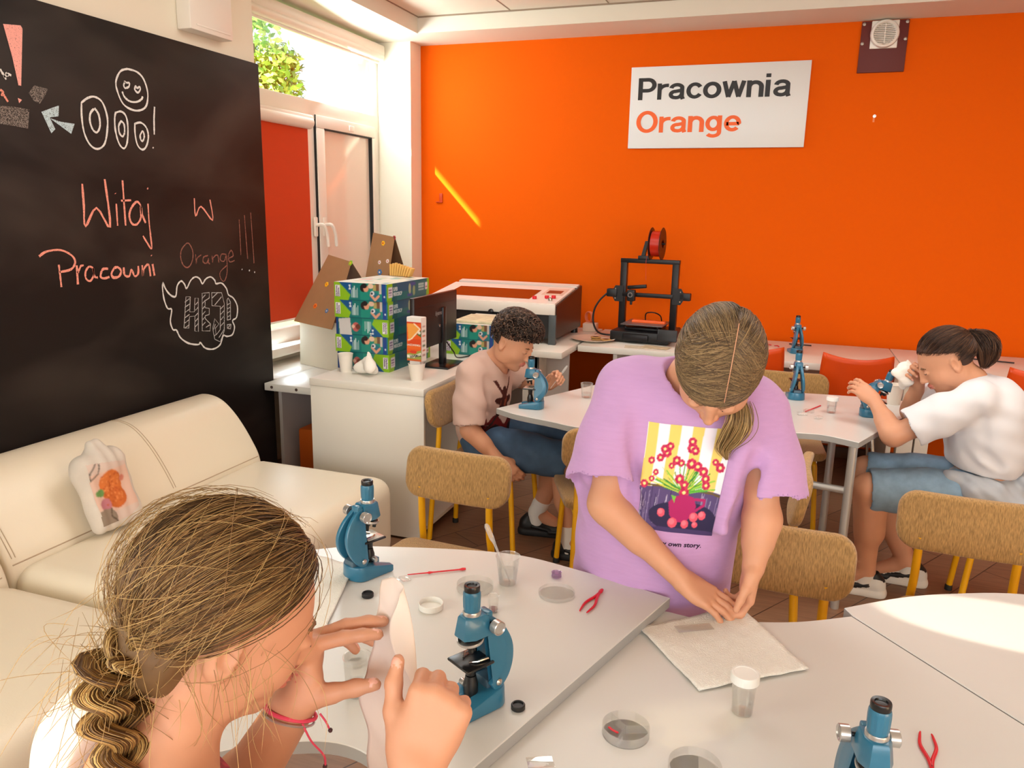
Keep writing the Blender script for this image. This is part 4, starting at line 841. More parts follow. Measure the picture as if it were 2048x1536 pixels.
tissue('crumpled_tissue', (-1.835, 3.165, 0.731), (0.062, 0.042, 0.05), 5, 'crumpled white tissue on the cabinet between the two paper cups')
# wall counter litter
for k, (x, y, r, L_, lb) in enumerate(((-0.066, 4.96, 0.4, 0.05, 'red scrap on the wall counter, nearest the white-lidded cup'), (-0.012, 4.94, -0.8, 0.04, 'red scrap on the wall counter, nearest the microscope'))):
    o = MB().tube([(-L_/2, 0, 0.003), (0, 0.008, 0.006), (L_/2, 0, 0.003)], 0.0032, 6).build('red_scrap', red); o.location = (x, y, 0.73); o.rotation_euler = (0, 0, r); tag(o, lb, 'scrap')
o = MB().tube([(0.06, 5.06, 0.735), (0.19, 5.05, 0.735)], 0.004, 8).build('black_pen', capb); tag(o, 'black pen on the wall counter behind the microscope', 'pen')
o = MB().tube([(1.02, 4.98, 0.735), (1.25, 4.93, 0.735)], 0.004, 8).build('black_pen', capb); tag(o, 'black pen on the wall counter at the right edge', 'pen')
for k, (x, y, rz, c_, lb) in enumerate(((-0.79, 4.535, 8, (236, 224, 196), 'printed leaflet in front of the printer base'), (-0.69, 4.56, -10, (228, 208, 170), 'pale leaflet partly behind the hair'))):
    o = MB().box((-0.08, -0.05, 0), (0.08, 0.05, 0.0012+0.001*k)).build('leaflet', M('leaflet_%d' % k, c_, 0.5, var=(30, 0.35))); o.location = (x, y, 0.7305+0.0016*k); o.rotation_euler = (0, 0, math.radians(rz)); tag(o, lb, 'leaflet')
# plate of biscuits
t = thing('plate', (-1.095, 4.66, 0.73), 0, 'pale oval plate of biscuits on the counter joint', 'plate')
MB().lathe([(0, 0.001), (0.075, 0.001), (0.085, 0.003), (0.135, 0.016), (0.137, 0.018), (0.134, 0.018), (0.085, 0.006), (0, 0.005)], 48, cap=False).build('dish', M('plate_glaze', (240, 222, 204), 0.25), t)
for x, y, z, rz, lb in ((-1.075, 4.655, 0.737, 0.3, 'biscuit at the bottom of the small pile on the plate'), (-1.08, 4.66, 0.748, -0.3, 'biscuit on top of the small pile on the plate'), (-1.012, 4.645, 0.740, 0.2, 'biscuit lying alone on the plate')):
    b_ = thing('biscuit', (x, y, z), rz, lb, 'biscuit', 'biscuits on the plate')
    MB().lathe([(0, 0), (0.030, 0), (0.033, 0.003), (0.031, 0.007), (0, 0.008)], 28).build('crust', M('biscuit', (196, 150, 86), 0.8, bump=(200, 0.4, 0.001)), b_); MB().lathe([(0.018, 0.0078), (0.016, 0.0088), (0, 0.009)], 20).build('filling', M('chocolate', (84, 46, 24), 0.5), b_)
# ================================================================ toy boxes
TEAL, DTEAL, LIME, NAVY = (22, 118, 112), (14, 92, 96), (142, 190, 30), (24, 84, 140)
def box_front(girl):
    p = Paint(120, 36, TEAL); p.rect(0.5, 0, 1, 1, (30, 140, 122)); p.rect(0.0, 0, 1, 0.06, DTEAL)
    f = (lambda q: [(1-x, 1-y) for x, y in q]) if girl else (lambda q: q)
    g = (lambda x0, y0, x1, y1, c: p.rect(1-x1, 1-y1, 1-x0, 1-y0, c)) if girl else p.rect
    e = (lambda x, y, rx, ry, c, a=0: p.ell(1-x, 1-y, rx, ry, c, a)) if girl else p.ell
    p.poly(f([(0.08, 1), (0.34, 1), (0.34, 0.35)]), NAVY)
    p.poly(f([(0, 0), (0, 1), (0.10, 1), (0.31, 0.30), (0.27, 0)]), LIME)
    for k in range(5): g(0.335+0.026*k, 0.16, 0.345+0.026*k, 0.62+0.3*((k*7) % 3)/3, (205, 225, 225))
    e(0.30, 0.84, 0.018, 0.06, (225, 235, 235)); e(0.30, 0.66, 0.018, 0.06, (225, 235, 235))
    if not girl:
        g(0.78, 0.62, 0.89, 1, (120, 84, 58)); g(0.74, 0.6, 0.80, 0.95, (176, 160, 96))
        p.poly([(0.66, 0.05), (0.74, 0.62), (0.86, 0.4), (0.9, 0.0)], (40, 112, 128)); e(0.56, 0.74, 0.062, 0.23, (34, 26, 26)); e(0.61, 0.70, 0.048, 0.18, (226, 160, 128)); e(0.70, 0.86, 0.05, 0.15, (232, 196, 168))
        e(0.58, 0.86, 0.05, 0.14, (34, 26, 26)); p.line([(0.70, 0.36), (0.78, 0.10), (0.85, 0.32)], 0.020, (222, 158, 130)); e(0.73, 0.46, 0.04, 0.12, (226, 226, 230)); e(0.72, 0.45, 0.022, 0.07, (30, 40, 60))
        g(0.905, 0.0, 0.985, 1, (28, 66, 140)); g(0.86, 0.45, 0.90, 1, (206, 190, 180)); e(0.955, 0.30, 0.012, 0.05, (235, 240, 245))
    else:
        g(0.955, 0, 1.0, 1, (24, 60, 120)); p.poly(f([(0.73, 0), (0.70, 1), (0.93, 1), (0.95, 0.1)]), (214, 208, 204)); e(0.62, 0.52, 0.07, 0.26, (196, 96, 92)); e(0.58, 0.50, 0.045, 0.16, (110, 60, 46)); e(0.67, 0.5, 0.03, 0.11, (236, 190, 164))
    return p
def box_side(alt):
    p = Paint(130, 26, DTEAL); p.rect(0.22, 0, 0.62, 1, (22, 86, 118)); p.rect(0.22, 0, 0.62, 0.45, (18, 110, 112)); p.rect(0.62, 0.0, 1, 1, (20, 104, 112))
    p.poly([(0, 0), (0, 1), (0.12, 1), (0.125, 0.6), (0.10, 0)], LIME); p.poly([(0.93, 0), (0.95, 1), (1, 1), (1, 0)], LIME)
    p.rect(0.03, 0.25, 0.12, 0.8, (226, 220, 224))
    for k in range(3): p.rect(0.04, 0.33+0.15*k, 0.11, 0.39+0.15*k, (110, 60, 120))
    p.ell(0.52, 0.55, 0.03, 0.3, (170, 176, 140)); p.ell(0.62, 0.4, 0.03, 0.3, (150, 170, 120)); p.rect(0.46, 0.1, 0.58, 0.28, (70, 78, 150)); p.rect(0.54, 0.72, 0.66, 0.9, (60, 72, 150))
    p.rect(0.90, 0.35, 0.96, 0.75, (236, 220, 224)); p.rect(0.905, 0.45, 0.955, 0.52, (170, 60, 90))
    for k in range(3): p.rect(0.73, 0.35+0.16*k, 0.87, 0.44+0.16*k, (176, 200, 196))
    return p
def box_top():
    p = Paint(60, 60, (226, 222, 208)); r = np.random.default_rng(3)
    for k in range(46):
        c = [(120, 170, 150), (214, 120, 120), (196, 206, 150), (90, 150, 170), (240, 236, 226), (226, 190, 150), (150, 196, 190)][r.integers(0, 7)]
        x, y = r.uniform(0.03, 0.9, 2); p.rect(x, y, x+r.uniform(0.04, 0.16), y+r.uniform(0.03, 0.12), c)
    return p
BW, BD, BH = 0.288, 0.455, 0.0852
boxmat = M('teal_card', (20, 100, 104), 0.35); inkp = M('ink_purple', (92, 50, 110), 0.5); inkw = M('ink_white', (224, 232, 230), 0.5)
def toy_box(label, loc, rz, girl, group, dirt=0):
    t = thing('toy_box', loc, rz, label, 'box', group)
    MB().box((-BW/2, 0, 0), (BW/2, BD, BH), 0.0015, seg=1).build('carton', boxmat, t)
    box_front(girl).sheet('front_print', planemap((-BW/2, -0.0005, 0), (BW, 0, 0), (0, 0, BH)), PRINT, t)
    box_side(girl).sheet('side_print', planemap((BW/2+0.0005, 0, 0), (0, BD, 0), (0, 0, BH)), PRINT, t)
    s = -1 if girl else 1; lx = (BW/2-0.02) if girl else (-BW/2+0.02)
    MB().box((lx-0.0015-0.012, -0.0011, 0.016), (lx+0.0125, -0.0006, BH-0.014)).build('label_panel', M('label_white', (232, 226, 226), 0.5), t)
    for i, w_ in enumerate(('Naukowa', 'Zabawa')):
        textmesh('label_lettering', w_, 0.0135, inkp, t, frame4((lx+s*(-0.002+0.0105*i), -0.0014, BH/2-s*0.027), (0, 0, s), (-s, 0, 0)), 0.0001, 0.0003)
    for i, w_ in enumerate(('SUPER', 'MIKROSKOP')):
        textmesh('title_lettering', w_, 0.026, inkw, t, frame4((BW/2+0.0012, 0.062 if not girl else 0.21, 0.048-0.024*i), (0, 1, 0), (0, 0, 1)), 0.0001, 0.0006, xs=0.62)
    textmesh('age_lettering', '8+', 0.016, inkw, t, frame4((-s*0.046-0.004, -0.0014, BH*(0.62 if not girl else 0.2)), (0, 0, s), (-s, 0, 0)), 0.0001, 0.0003)
    return t
names5 = ['bottom of the stack of five, behind the paper cup', 'second from the bottom of the stack of five', 'middle of the stack of five, printed with a girl', 'second from the top of the stack of five', 'top of the stack of five beside the monitor']
bx0 = toy_box('teal microscope kit box, '+names5[1], (-1.922, 3.262, 0.73+BH), 0.01, False, 'stack of microscope kit boxes on the cabinet')
bx1 = toy_box('teal microscope kit box, '+names5[0], (-1.915, 3.264, 0.73), 0.0, True, 'stack of microscope kit boxes on the cabinet')
def box_copy(src, loc, rz, label, group):
    c = copy_tree(src); c.location = loc; c.rotation_euler = (0, 0, rz); c['label'] = label; c['group'] = group; return c
G5 = 'stack of microscope kit boxes on the cabinet'
box_copy(bx1, (-1.918, 3.266, 0.73+2*BH), 0.012, 'teal microscope kit box, '+names5[2], G5)
box_copy(bx0, (-1.921, 3.262, 0.73+3*BH), 0.02, 'teal microscope kit box, '+names5[3], G5)
b5 = box_copy(bx0, (-1.920, 3.258, 0.73+4*BH), -0.005, 'teal microscope kit box, '+names5[4], G5)
box_top().sheet('top_print', planemap((-BW/2, 0, BH+0.0005), (BW, 0, 0), (0, BD, 0)), PRINT, b5)
G2 = 'microscope kit boxes behind the boy'
box_copy(bx0, (-1.60, 3.86, 0.73), 0.0, 'teal microscope kit box behind the boy, lower of the two', G2)
b7 = box_copy(bx0, (-1.60, 3.86, 0.73+BH), 0.0, 'teal microscope kit box behind the boy, upper of the two', G2)
box_top().sheet('top_print', planemap((-BW/2, 0, BH+0.0005), (BW, 0, 0), (0, BD, 0)), PRINT, b7)
o = MB().box((-0.12, -0.15, 0), (0.12, 0.15, 0.012), 0.002).build('booklet', M('booklet_paper', (226, 216, 178), 0.5, var=(25, 0.3))); o.location = (-1.60, 4.05, 0.73+2*BH+0.001); o.rotation_euler = (0, 0, 0.06); tag(o, 'thin pile of booklets on the two boxes behind the boy', 'booklet')
# ================================================================ monitor seen from behind
dark = M('monitor_black', (34, 24, 22), 0.4); mt = thing('monitor', (-1.625, 3.47, 0.73), 0, 'black monitor seen from behind beside the toy boxes', 'monitor')
MB().box((-0.012, -0.25, 0.118), (0.012, 0.245, 0.372), 0.004).build('screen_housing', dark, mt)
MB().box((0.0122, -0.20, 0.318), (0.0128, 0.21, 0.324)).build('vent_groove', bplast, mt)
MB().box((-0.006, 0.055, 0.006), (0.022, 0.095, 0.30), 0.004).build('stand_neck', bplast, mt)
MB().box((-0.075, -0.03, 0), (0.085, 0.19, 0.010), 0.004).build('stand_foot', bplast, mt)
textmesh('maker_lettering', 'iiyama', 0.032, M('ink_grey', (150, 140, 136), 0.5), mt, frame4((0.0128, -0.02, 0.265), (0, 1, 0), (0, 0, 1)), 0.0002, 0.0003)
MB().lathe([(0.008, 0), (0.008, 0.002), (0.003, 0.003)], 14, T=Tm(axes((0, 1, 0), (0, 0, 1), (1, 0, 0)), (0.012, 0.03, 0.21))).build('badge', chrome, mt)
MB().tube(catmull([(0.0, 0.10, 0.14), (0.03, 0.16, 0.06), (0.02, 0.24, 0.012), (0.05, 0.36, 0.006)], 8), 0.0035, 8).build('cable', bplast, mt)
# ================================================================ juice carton standing upside down in a cup
jc = thing('juice_carton', (-1.575, 3.165, 0.752), math.radians(-4), 'orange juice carton standing upside down in a paper cup', 'carton')
jm = M('carton_white', (238, 230, 222), 0.4); W_, D_, H_ = 0.076, 0.046, 0.275
MB().box((-W_/2, -D_/2, 0), (W_/2, D_/2, H_), 0.002, seg=1).build('carton', jm, jc)
for v in jc.children[0].data.vertices:
    if v.co.z < 0.07: k = 0.62+0.38*max(v.co.z, 0)/0.07; v.co.x *= k; v.co.y *= k+0.1
pj = Paint(40, 110, (232, 92, 24)); pj.rect(0, 0.9, 1, 1, (240, 232, 222)); pj.rect(0, 0.86, 1, 0.9, (214, 60, 24))
pj.poly([(0.02, 0.86), (0.55, 0.86), (0.95, 0.74), (0.35, 0.52), (0.1, 0.50)], (244, 164, 70)); pj.line([(0.52, 0.86), (0.93, 0.75), (0.30, 0.50), (0.1, 0.48)], 0.04, (250, 226, 190)); pj.poly([(0.7, 0.62), (1, 0.72), (1, 0.56)], (70, 110, 50)); pj.ell(0.88, 0.66, 0.1, 0.03, (236, 228, 214))
pj.poly([(0, 0.36), (0.3, 0.5), (1, 0.52), (1, 0.36)], (222, 72, 22)); pj.rect(0, 0.28, 1, 0.35, (236, 104, 30)); pj.poly([(0, 0.16), (1, 0.26), (1, 0.0), (0, 0.0)], (150, 160, 70)); pj.ell(0.45, 0.21, 0.25, 0.04, (214, 60, 30)); pj.poly([(0, 0.075), (0.5, 0.075), (1, 0.15), (1, 0.21), (0.5, 0.135), (0, 0.135)], (240, 234, 214)); pj.rect(0, 0, 1, 0.05, (206, 96, 40))
pj.sheet('front_print', planemap((-W_/2*0.985, -D_/2-0.0006, 0.072), (W_*0.985, 0, 0), (0, 0, H_-0.074)), PRINT, jc)
ps = Paint(14, 60, (240, 228, 218))
for k in range(7): ps.rect(0.2, 0.12+0.11*k, 0.8, 0.16+0.11*k, [(190, 150, 140), (210, 110, 60), (120, 130, 100)][k % 3])
ps.sheet('side_print', planemap((W_/2+0.0006, -D_/2*0.98, 0.072), (0, D_*0.98, 0), (0, 0, H_-0.074)), PRINT, jc)
textmesh('brand_lettering', 'TYMBARK', 0.017, M('ink_dark_green', (30, 40, 22), 0.5), jc, frame4((W_/2-0.003, -D_/2-0.0012, 0.072+0.2*0.176+0.001), (-1, 0, -0.22), (0.22, 0, -1)), 0.0001, 0.0004, xs=0.80)
textmesh('flavour_lettering', 'POMARANCZOWY', 0.0125, M('ink_cream', (246, 226, 206), 0.5), jc, frame4((W_/2-0.004, -D_/2-0.0012, 0.072+0.2*0.395), (-1, 0, 0), (0, 0, -1)), 0.0001, 0.0003, xs=0.66)
# ================================================================ cardboard houses with flower stickers
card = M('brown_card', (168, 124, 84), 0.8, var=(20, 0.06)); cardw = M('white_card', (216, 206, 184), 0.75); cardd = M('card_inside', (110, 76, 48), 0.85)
def quad(mb, P, th=0.003):
    P = np.array(P, float); n = np.cross(P[1]-P[0], P[3]-P[0]); n /= np.linalg.norm(n); V = np.concatenate([P-n*th/2, P+n*th/2])
    mb.add(V, [(3, 2, 1, 0), (4, 5, 6, 7), (0, 1, 5, 4), (1, 2, 6, 5), (2, 3, 7, 6), (3, 0, 4, 7)], 0, False); return n
def flower(parent, P, n, c, r, col, mid):
    """sticker on the card at P with normal n"""
    n = np.array(n)/np.linalg.norm(n); a = np.cross(n, (0, 0, 1.0)); a /= np.linalg.norm(a); b = np.cross(n, a); mb = MB()
    for k in range(6):
        w = 2*PI*k/6; mb.ball(np.array(P)+n*0.002+r*0.6*(math.cos(w)*a+math.sin(w)*b), r*0.42, 0, 8)
    mb.ball(np.array(P)+n*0.004, r*0.36, 1, 8)
    for i in range(len(mb.v)): mb.v[i] = mb.v[i]-np.outer(((mb.v[i]-np.array(P))@n), n)*0.75
    mb.build('flower_sticker', [M('st_%d_%d_%d' % col, col, 0.5), M('st_%d_%d_%d' % mid, mid, 0.5)], parent)
hs = thing('cardboard_house', (-2.48, 3.74, 0.61), 0, 'brown and white cardboard house with a slanted roof beside the toy boxes', 'cardboard house')
O = np.array((-2.48, 3.74, 0.61)); L = lambda *P: [tuple(np.array(p)-O) for p in P]
mb = MB(); quad(mb, L((-2.635, 3.775, 0.612), (-2.30, 3.66, 0.612), (-2.30, 3.66, 0.885), (-2.625, 3.775, 0.885))); mb.build('front_wall', cardw, hs)
mb = MB(); quad(mb, L((-2.635, 3.778, 0.612), (-2.52, 4.05, 0.612), (-2.52, 4.05, 0.885), (-2.625, 3.778, 0.885))); quad(mb, L((-2.30, 3.662, 0.612), (-2.20, 3.95, 0.612), (-2.20, 3.95, 0.885), (-2.30, 3.662, 0.885))); mb.build('side_wall', cardd, hs)
mb = MB(); n1 = quad(mb, L((-2.635, 3.73, 0.868), (-2.315, 3.62, 0.855), (-2.285, 3.79, 1.215), (-2.475, 3.86, 1.245))); mb.build('front_roof', card, hs)
mb = MB(); quad(mb, L((-2.285, 3.793, 1.213), (-2.475, 3.863, 1.243), (-2.45, 4.06, 0.9), (-2.17, 3.96, 0.9))); mb.build('rear_roof', cardd, hs)
def on(q, u, v): q = [np.array(p) for p in q]; return q[0]*(1-u)*(1-v)+q[1]*u*(1-v)+q[2]*u*v+q[3]*(1-u)*v
q1 = L((-2.635, 3.73, 0.868), (-2.315, 3.62, 0.855), (-2.285, 3.79, 1.215), (-2.475, 3.86, 1.245)); nf = np.array((-0.28, -0.85, 0.42))
Y_, OR_, BL_, RD_, GR_, VI_, WH_ = (250, 190, 30), (240, 120, 20), (70, 120, 170), (220, 60, 30), (150, 200, 40), (140, 100, 160), (236, 222, 216)
for u, v, r, c_, m_ in ((0.42, 0.60, 0.016, Y_, OR_), (0.36, 0.27, 0.016, OR_, (180, 40, 20)), (0.72, 0.24, 0.015, BL_, WH_), (0.93, 0.66, 0.014, VI_, (170, 130, 60)), (0.98, 0.98, 0.017, GR_, Y_)): flower(hs, on(q1, u, v), nf, 0, r, c_, m_)
q0 = L((-2.635, 3.775, 0.612), (-2.30, 3.66, 0.612), (-2.30, 3.66, 0.885), (-2.625, 3.775, 0.885))
for u, v, r, c_, m_ in ((0.6, 0.48, 0.014, WH_, (200, 140, 150)), (0.52, 0.72, 0.006, (60, 50, 44), WH_), (0.55, 0.28, 0.006, (90, 84, 80), WH_), (0.38, 0.14, 0.006, (90, 84, 80), WH_)): flower(hs, on(q0, u, v), (-0.32, -0.95, 0), 0, r, c_, m_)
tw = thing('cardboard_tower', (-2.16, 3.86, 0.61), 0, 'taller brown cardboard tower with flower stickers behind the toy boxes', 'cardboard house')
O = np.array((-2.16, 3.86, 0.61))
mb = MB(); q2 = L((-2.30, 3.77, 0.612), (-2.12, 3.72, 0.612), (-2.055, 3.87, 1.355), (-2.205, 3.90, 1.375)); quad(mb, q2); mb.build('front_sheet', card, tw)
mb = MB(); quad(mb, L((-2.056, 3.873, 1.355), (-2.205, 3.903, 1.375), (-2.10, 4.16, 0.612), (-1.93, 4.10, 0.612))); mb.build('rear_sheet', cardd, tw)
for u, v, r, c_, m_ in ((0.52, 0.94, 0.015, Y_, RD_), (0.50, 0.80, 0.012, WH_, (200, 90, 90)), (0.85, 0.82, 0.012, WH_, (200, 90, 90)), (0.58, 0.73, 0.018, BL_, WH_), (0.3, 0.66, 0.013, RD_, (250, 180, 60)), (0.98, 0.995, 0.013, (170, 40, 36), (60, 40, 40)), (0.62, 0.57, 0.012, VI_, OR_)): flower(tw, on(q2, u, v), (-0.25, -0.95, 0.18), 0, r, c_, m_)
mb = MB()
for k in range(9): mb.box((-0.07+0.016*k, -0.004*k, 0), (-0.058+0.016*k, 0.012, 0.07-0.004*abs(k-2)), 0.003, R=rotm(0, 0.05*k, 0))
o = mb.build('corrugated_strip', M('gold_card', (226, 176, 92), 0.6)); o.location = (-1.93, 3.70, 0.73+5*BH+0.002); tag(o, 'small fan of golden card on the top toy box', 'card strip')
# ================================================================ laser cutter
lc = thing('laser_cutter', (-1.265, 4.395, 0.73), 0, 'black and white laser cutter on the corner counter behind the boy', 'laser cutter')
dg = M('cutter_black', (38, 34, 33), 0.35); wl = M('cutter_white', (236, 226, 214), 0.3); LX, LY = -0.86, 0.60
pr = [(0, 0.035), (LY, 0.035), (LY, 0.308), (0, 0.232)]
MB().prism(pr, LX, 0, 0.003, T=(axes((0, 1, 0), (0, 0, 1), (1, 0, 0)), (0, 0, 0)), seg=1).build('body', dg, lc)
zt = lambda y: 0.232+(0.308-0.232)*y/LY
def slab(name, x0, x1, y0, y1, h, mat, d=0.0):
    mb = MB(); V = [(x, y, zt(y)+d+k) for k in (0, h) for (x, y) in ((x0, y0), (x1, y0), (x1, y1), (x0, y1))]
    mb.add(V, [(3, 2, 1, 0), (4, 5, 6, 7), (0, 1, 5, 4), (1, 2, 6, 5), (2, 3, 7, 6), (3, 0, 4, 7)], 0, False); return mb.build(name, mat, lc)
slab('lid', LX+0.01, -0.012, 0.004, 0.46, 0.012, wl, 0.001); slab('rear_strip', LX+0.01, -0.012, 0.515, 0.575, 0.01, wl, 0.001)
MB().box((LX+0.01, -0.012, 0.178), (-0.005, 0.004, 0.243), 0.003).build('lid_front', wl, lc)
MB().box((-0.042, -0.014, 0.0), (0.003, 0.006, 0.18), 0.003).build('corner_post', M('cutter_grey', (74, 80, 82), 0.4), lc)
slab('lid_window', LX+0.10, -0.20, 0.09, 0.34, 0.0012, M('smoked_window', (120, 44, 16), 0.12), 0.0135)
slab('control_panel', -0.165, -0.03, 0.22, 0.40, 0.0012, M('panel_beige', (222, 190, 170), 0.4), 0.0135); slab('screen', -0.145, -0.05, 0.26, 0.34, 0.0008, M('panel_screen', (130, 60, 50), 0.2), 0.0150)
for x, y, c_ in ((-0.17, 0.10, red), (-0.10, 0.13, red), (-0.06, 0.14, red), (-0.062, 0.075, chrome)):
    MB().lathe([(0.013, 0), (0.014, 0.012), (0.0125, 0.018), (0, 0.019)], 16, T=Tm(None, (x, y, zt(y)+0.013))).build('button', c_, lc)
MB().lathe([(0.016, 0), (0.015, 0.012), (0.006, 0.016), (0, 0.016)], 18, T=Tm(axes((1, 0, 0), (0, 0, 1), (0, -1, 0)), (-0.41, -0.012, 0.18))).build('lid_lock', M('lock_black', (40, 38, 40), 0.25), lc)
for x in (LX+0.05, -0.03):
    for y in (0.04, LY-0.05): MB().lathe([(0.024, 0), (0.021, 0.036)], 16, T=Tm(None, (x, y, 0))).build('foot', bplast, lc)
cl_ = MB(); 
for k in range(3): cl_.tube([(0.02*k*0.4, 0.035*math.cos(a), 0.035*math.sin(a)+0.035) for a in np.linspace(0, 2*PI, 24)], 0.0035, 6)
o = cl_.build('cable_loop', M('cable_orange', (226, 120, 80), 0.5)); o.location = (-1.235, 5.08, 0.785); o.rotation_euler = (0, 0, 0.9); tag(o, 'coiled cable on the wall beside the laser cutter', 'cable')
o = MB().box((-0.045, -0.04, 0), (0.045, 0.04, 0.055), 0.004).build('power_adapter', M('adapter_beige', (226, 196, 174), 0.5)); o.location = (-1.21, 5.05, 0.73); tag(o, 'pale block on the counter behind the laser cutter', 'adapter')
# ================================================================ 3-D printer
p3 = thing('desktop_printer', (-0.80, 4.83, 0.73), math.radians(-4), 'black gantry printer with a red filament spool on top', 'printer')
pb = M('printer_black', (24, 22, 24), 0.42); pa = M('printer_anodised', (34, 31, 32), 0.35, 0.4)
MB().box((-0.185, -0.17, 0.008), (0.185, 0.19, 0.072), 0.010).build('base', pb, p3)
MB().box((-0.10, -0.19, 0.015), (0.06, -0.165, 0.060), 0.01).build('drawer_front', pa, p3)
for sx in (-1, 1):
    MB().box((sx*0.163-0.02, 0.0, 0.07), (sx*0.163+0.02, 0.042, 0.48), 0.002).build('upright', pa, p3)
    for z in (-0.03, 0.03): MB().lathe([(0.004, 0), (0.004, 0.003)], 10, T=Tm(axes((1, 0, 0), (0, 0, 1), (0, -1, 0)), (sx*0.205, -0.012, 0.285+z))).build('roller_bolt', chrome, p3)
    MB().prism([(-0.035, -0.05), (0.018, -0.05), (0.035, -0.02), (0.035, 0.02), (0.018, 0.05), (-0.035, 0.05)] if sx > 0 else [(0.035, 0.05), (-0.018, 0.05), (-0.035, 0.02), (-0.035, -0.02), (-0.018, -0.05), (0.035, -0.05)], 0, 0.006, T=(axes((1, 0, 0), (0, 0, 1), (0, -1, 0)), (sx*0.190, -0.004, 0.285))).build('carriage_plate', pb, p3)
    MB().box((sx*0.205-0.008, -0.01, 0.262), (sx*0.205+0.052*sx+0.008*sx, 0.034, 0.308), 0.005).build('motor', pb, p3) if sx > 0 else MB().box((-0.262, -0.02, 0.262), (-0.195, 0.028, 0.312), 0.006).build('motor', pb, p3)
MB().box((-0.185, 0.002, 0.478), (0.185, 0.040, 0.505), 0.002).build('top_beam', pa, p3)
MB().box((-0.16, -0.018, 0.270), (0.16, 0.0, 0.296), 0.002).build('gantry_beam', pa, p3)
hd = MB().box((-0.118, -0.062, 0.245), (-0.070, -0.018, 0.315), 0.006).box((-0.112, -0.068, 0.272), (-0.076, -0.06, 0.306), 0.003).box((-0.100, -0.05, 0.222), (-0.086, -0.034, 0.246), 0.003); hd.build('print_head', pb, p3)
MB().lathe([(0.016, 0), (0.016, 0.004), (0.010, 0.004)], 20, T=Tm(axes((1, 0, 0), (0, 0, 1), (0, -1, 0)), (-0.094, -0.069, 0.286)), cap=False).build('fan', M('fan_grey', (120, 112, 108), 0.4), p3)
MB().box((-0.125, -0.035, 0.322), (-0.005, -0.012, 0.345), 0.004, R=rotm(0, -0.12, 0)).build('head_bracket', pa, p3)
MB().box((-0.125, -0.15, 0.108), (0.135, 0.11, 0.114), 0.001).build('build_plate', M('plate_grey', (110, 104, 104), 0.3, 0.3), p3)
MB().box((-0.11, -0.10, 0.074), (0.11, 0.08, 0.088), 0.002).build('bed_carriage', pb, p3)
for x in (-0.10, 0.10):
    for y in (-0.12, 0.09): MB().lathe([(0.012, 0.088), (0.012, 0.096), (0.003, 0.097), (0.003, 0.108)], 14, T=Tm(None, (x, y, 0))).build('levelling_knob', pb, p3)
MB().box((0.115, -0.185, 0.028), (0.235, -0.165, 0.10), 0.006, R=rotm(-0.3, 0, 0)).build('display_unit', pb, p3)
MB().tube(catmull([(-0.02, 0.06, 0.116), (-0.01, 0.03, 0.165), (0.04, 0.02, 0.175), (0.075, 0.06, 0.15), (0.075, 0.10, 0.10)], 8), 0.004, 8).build('bed_cable', pb, p3)
MB().tube(catmull([(-0.24, 0.0, 0.30), (-0.30, -0.02, 0.24), (-0.335, -0.03, 0.17), (-0.33, -0.05, 0.09), (-0.28, -0.08, 0.035), (-0.18, -0.10, 0.03)], 10), 0.006, 8).build('loom_cable', pb, p3)
MB().prism([(-0.062, 0.505), (-0.038, 0.505), (-0.018, 0.615), (-0.036, 0.615)], -0.014, 0.014, T=(axes((1, 0, 0), (0, 0, 1), (0, -1, 0)), (0, 0.02, 0))).build('spool_arm', pb, p3)
MB().box((-0.075, -0.004, 0.500), (0.0, 0.040, 0.525), 0.004).build('arm_foot', pb, p3)
Rx = axes((0, 1, 0), (0, 0, 1), (1, 0, 0)); zc = 0.600
MB().lathe([(0.006, -0.01), (0.006, 0.115)], 12, T=Tm(Rx, (-0.03, 0.02, zc))).build('spool_axle', pb, p3)
sp = thing('filament_spool', (0, 0, 0), 0); sp.parent = p3
MB().lathe([(0.028, -0.030), (0.078, -0.028), (0.078, 0.028), (0.028, 0.030)], 40, T=Tm(Rx, (0.035, 0.02, zc)), cap=False).build('filament', M('red_filament', (206, 40, 10), 0.3, bump=(400, 0.3, 0.001)), sp)
fl = MB()
for s_ in (-1, 1): fl.lathe([(0.026, s_*0.036), (0.098, s_*0.036), (0.100, s_*0.034), (0.098, s_*0.032), (0.026, s_*0.032)], 48, T=Tm(Rx, (0.035, 0.02, zc)), cap=False)
fl.build('spool_flange', M('spool_dark', (42, 24, 20), 0.35), sp)
for c in list(sp.children): c.parent = p3
bpy.data.objects.remove(sp)
MB().tube(catmull([(-0.01, 0.0, 0.545), (-0.02, -0.01, 0.50), (-0.015, -0.02, 0.42), (-0.01, -0.03, 0.38)], 6), 0.0012, 6).build('filament_strand', MATS['red_filament'], p3)
o = MB().prism([(-0.095, -0.02), (0.11, -0.012), (0.11, 0.02), (-0.04, 0.016), (-0.06, 0.03), (-0.095, 0.028)], 0, 0.016, 0.002).build('printed_part', M('orange_print', (255, 106, 40), 0.4)); o.location = (-0.785, 4.79, 0.73+0.1142); o.rotation_euler = (0, 0, -0.08); tag(o, 'orange printed part lying on the printer bed', 'printed part')
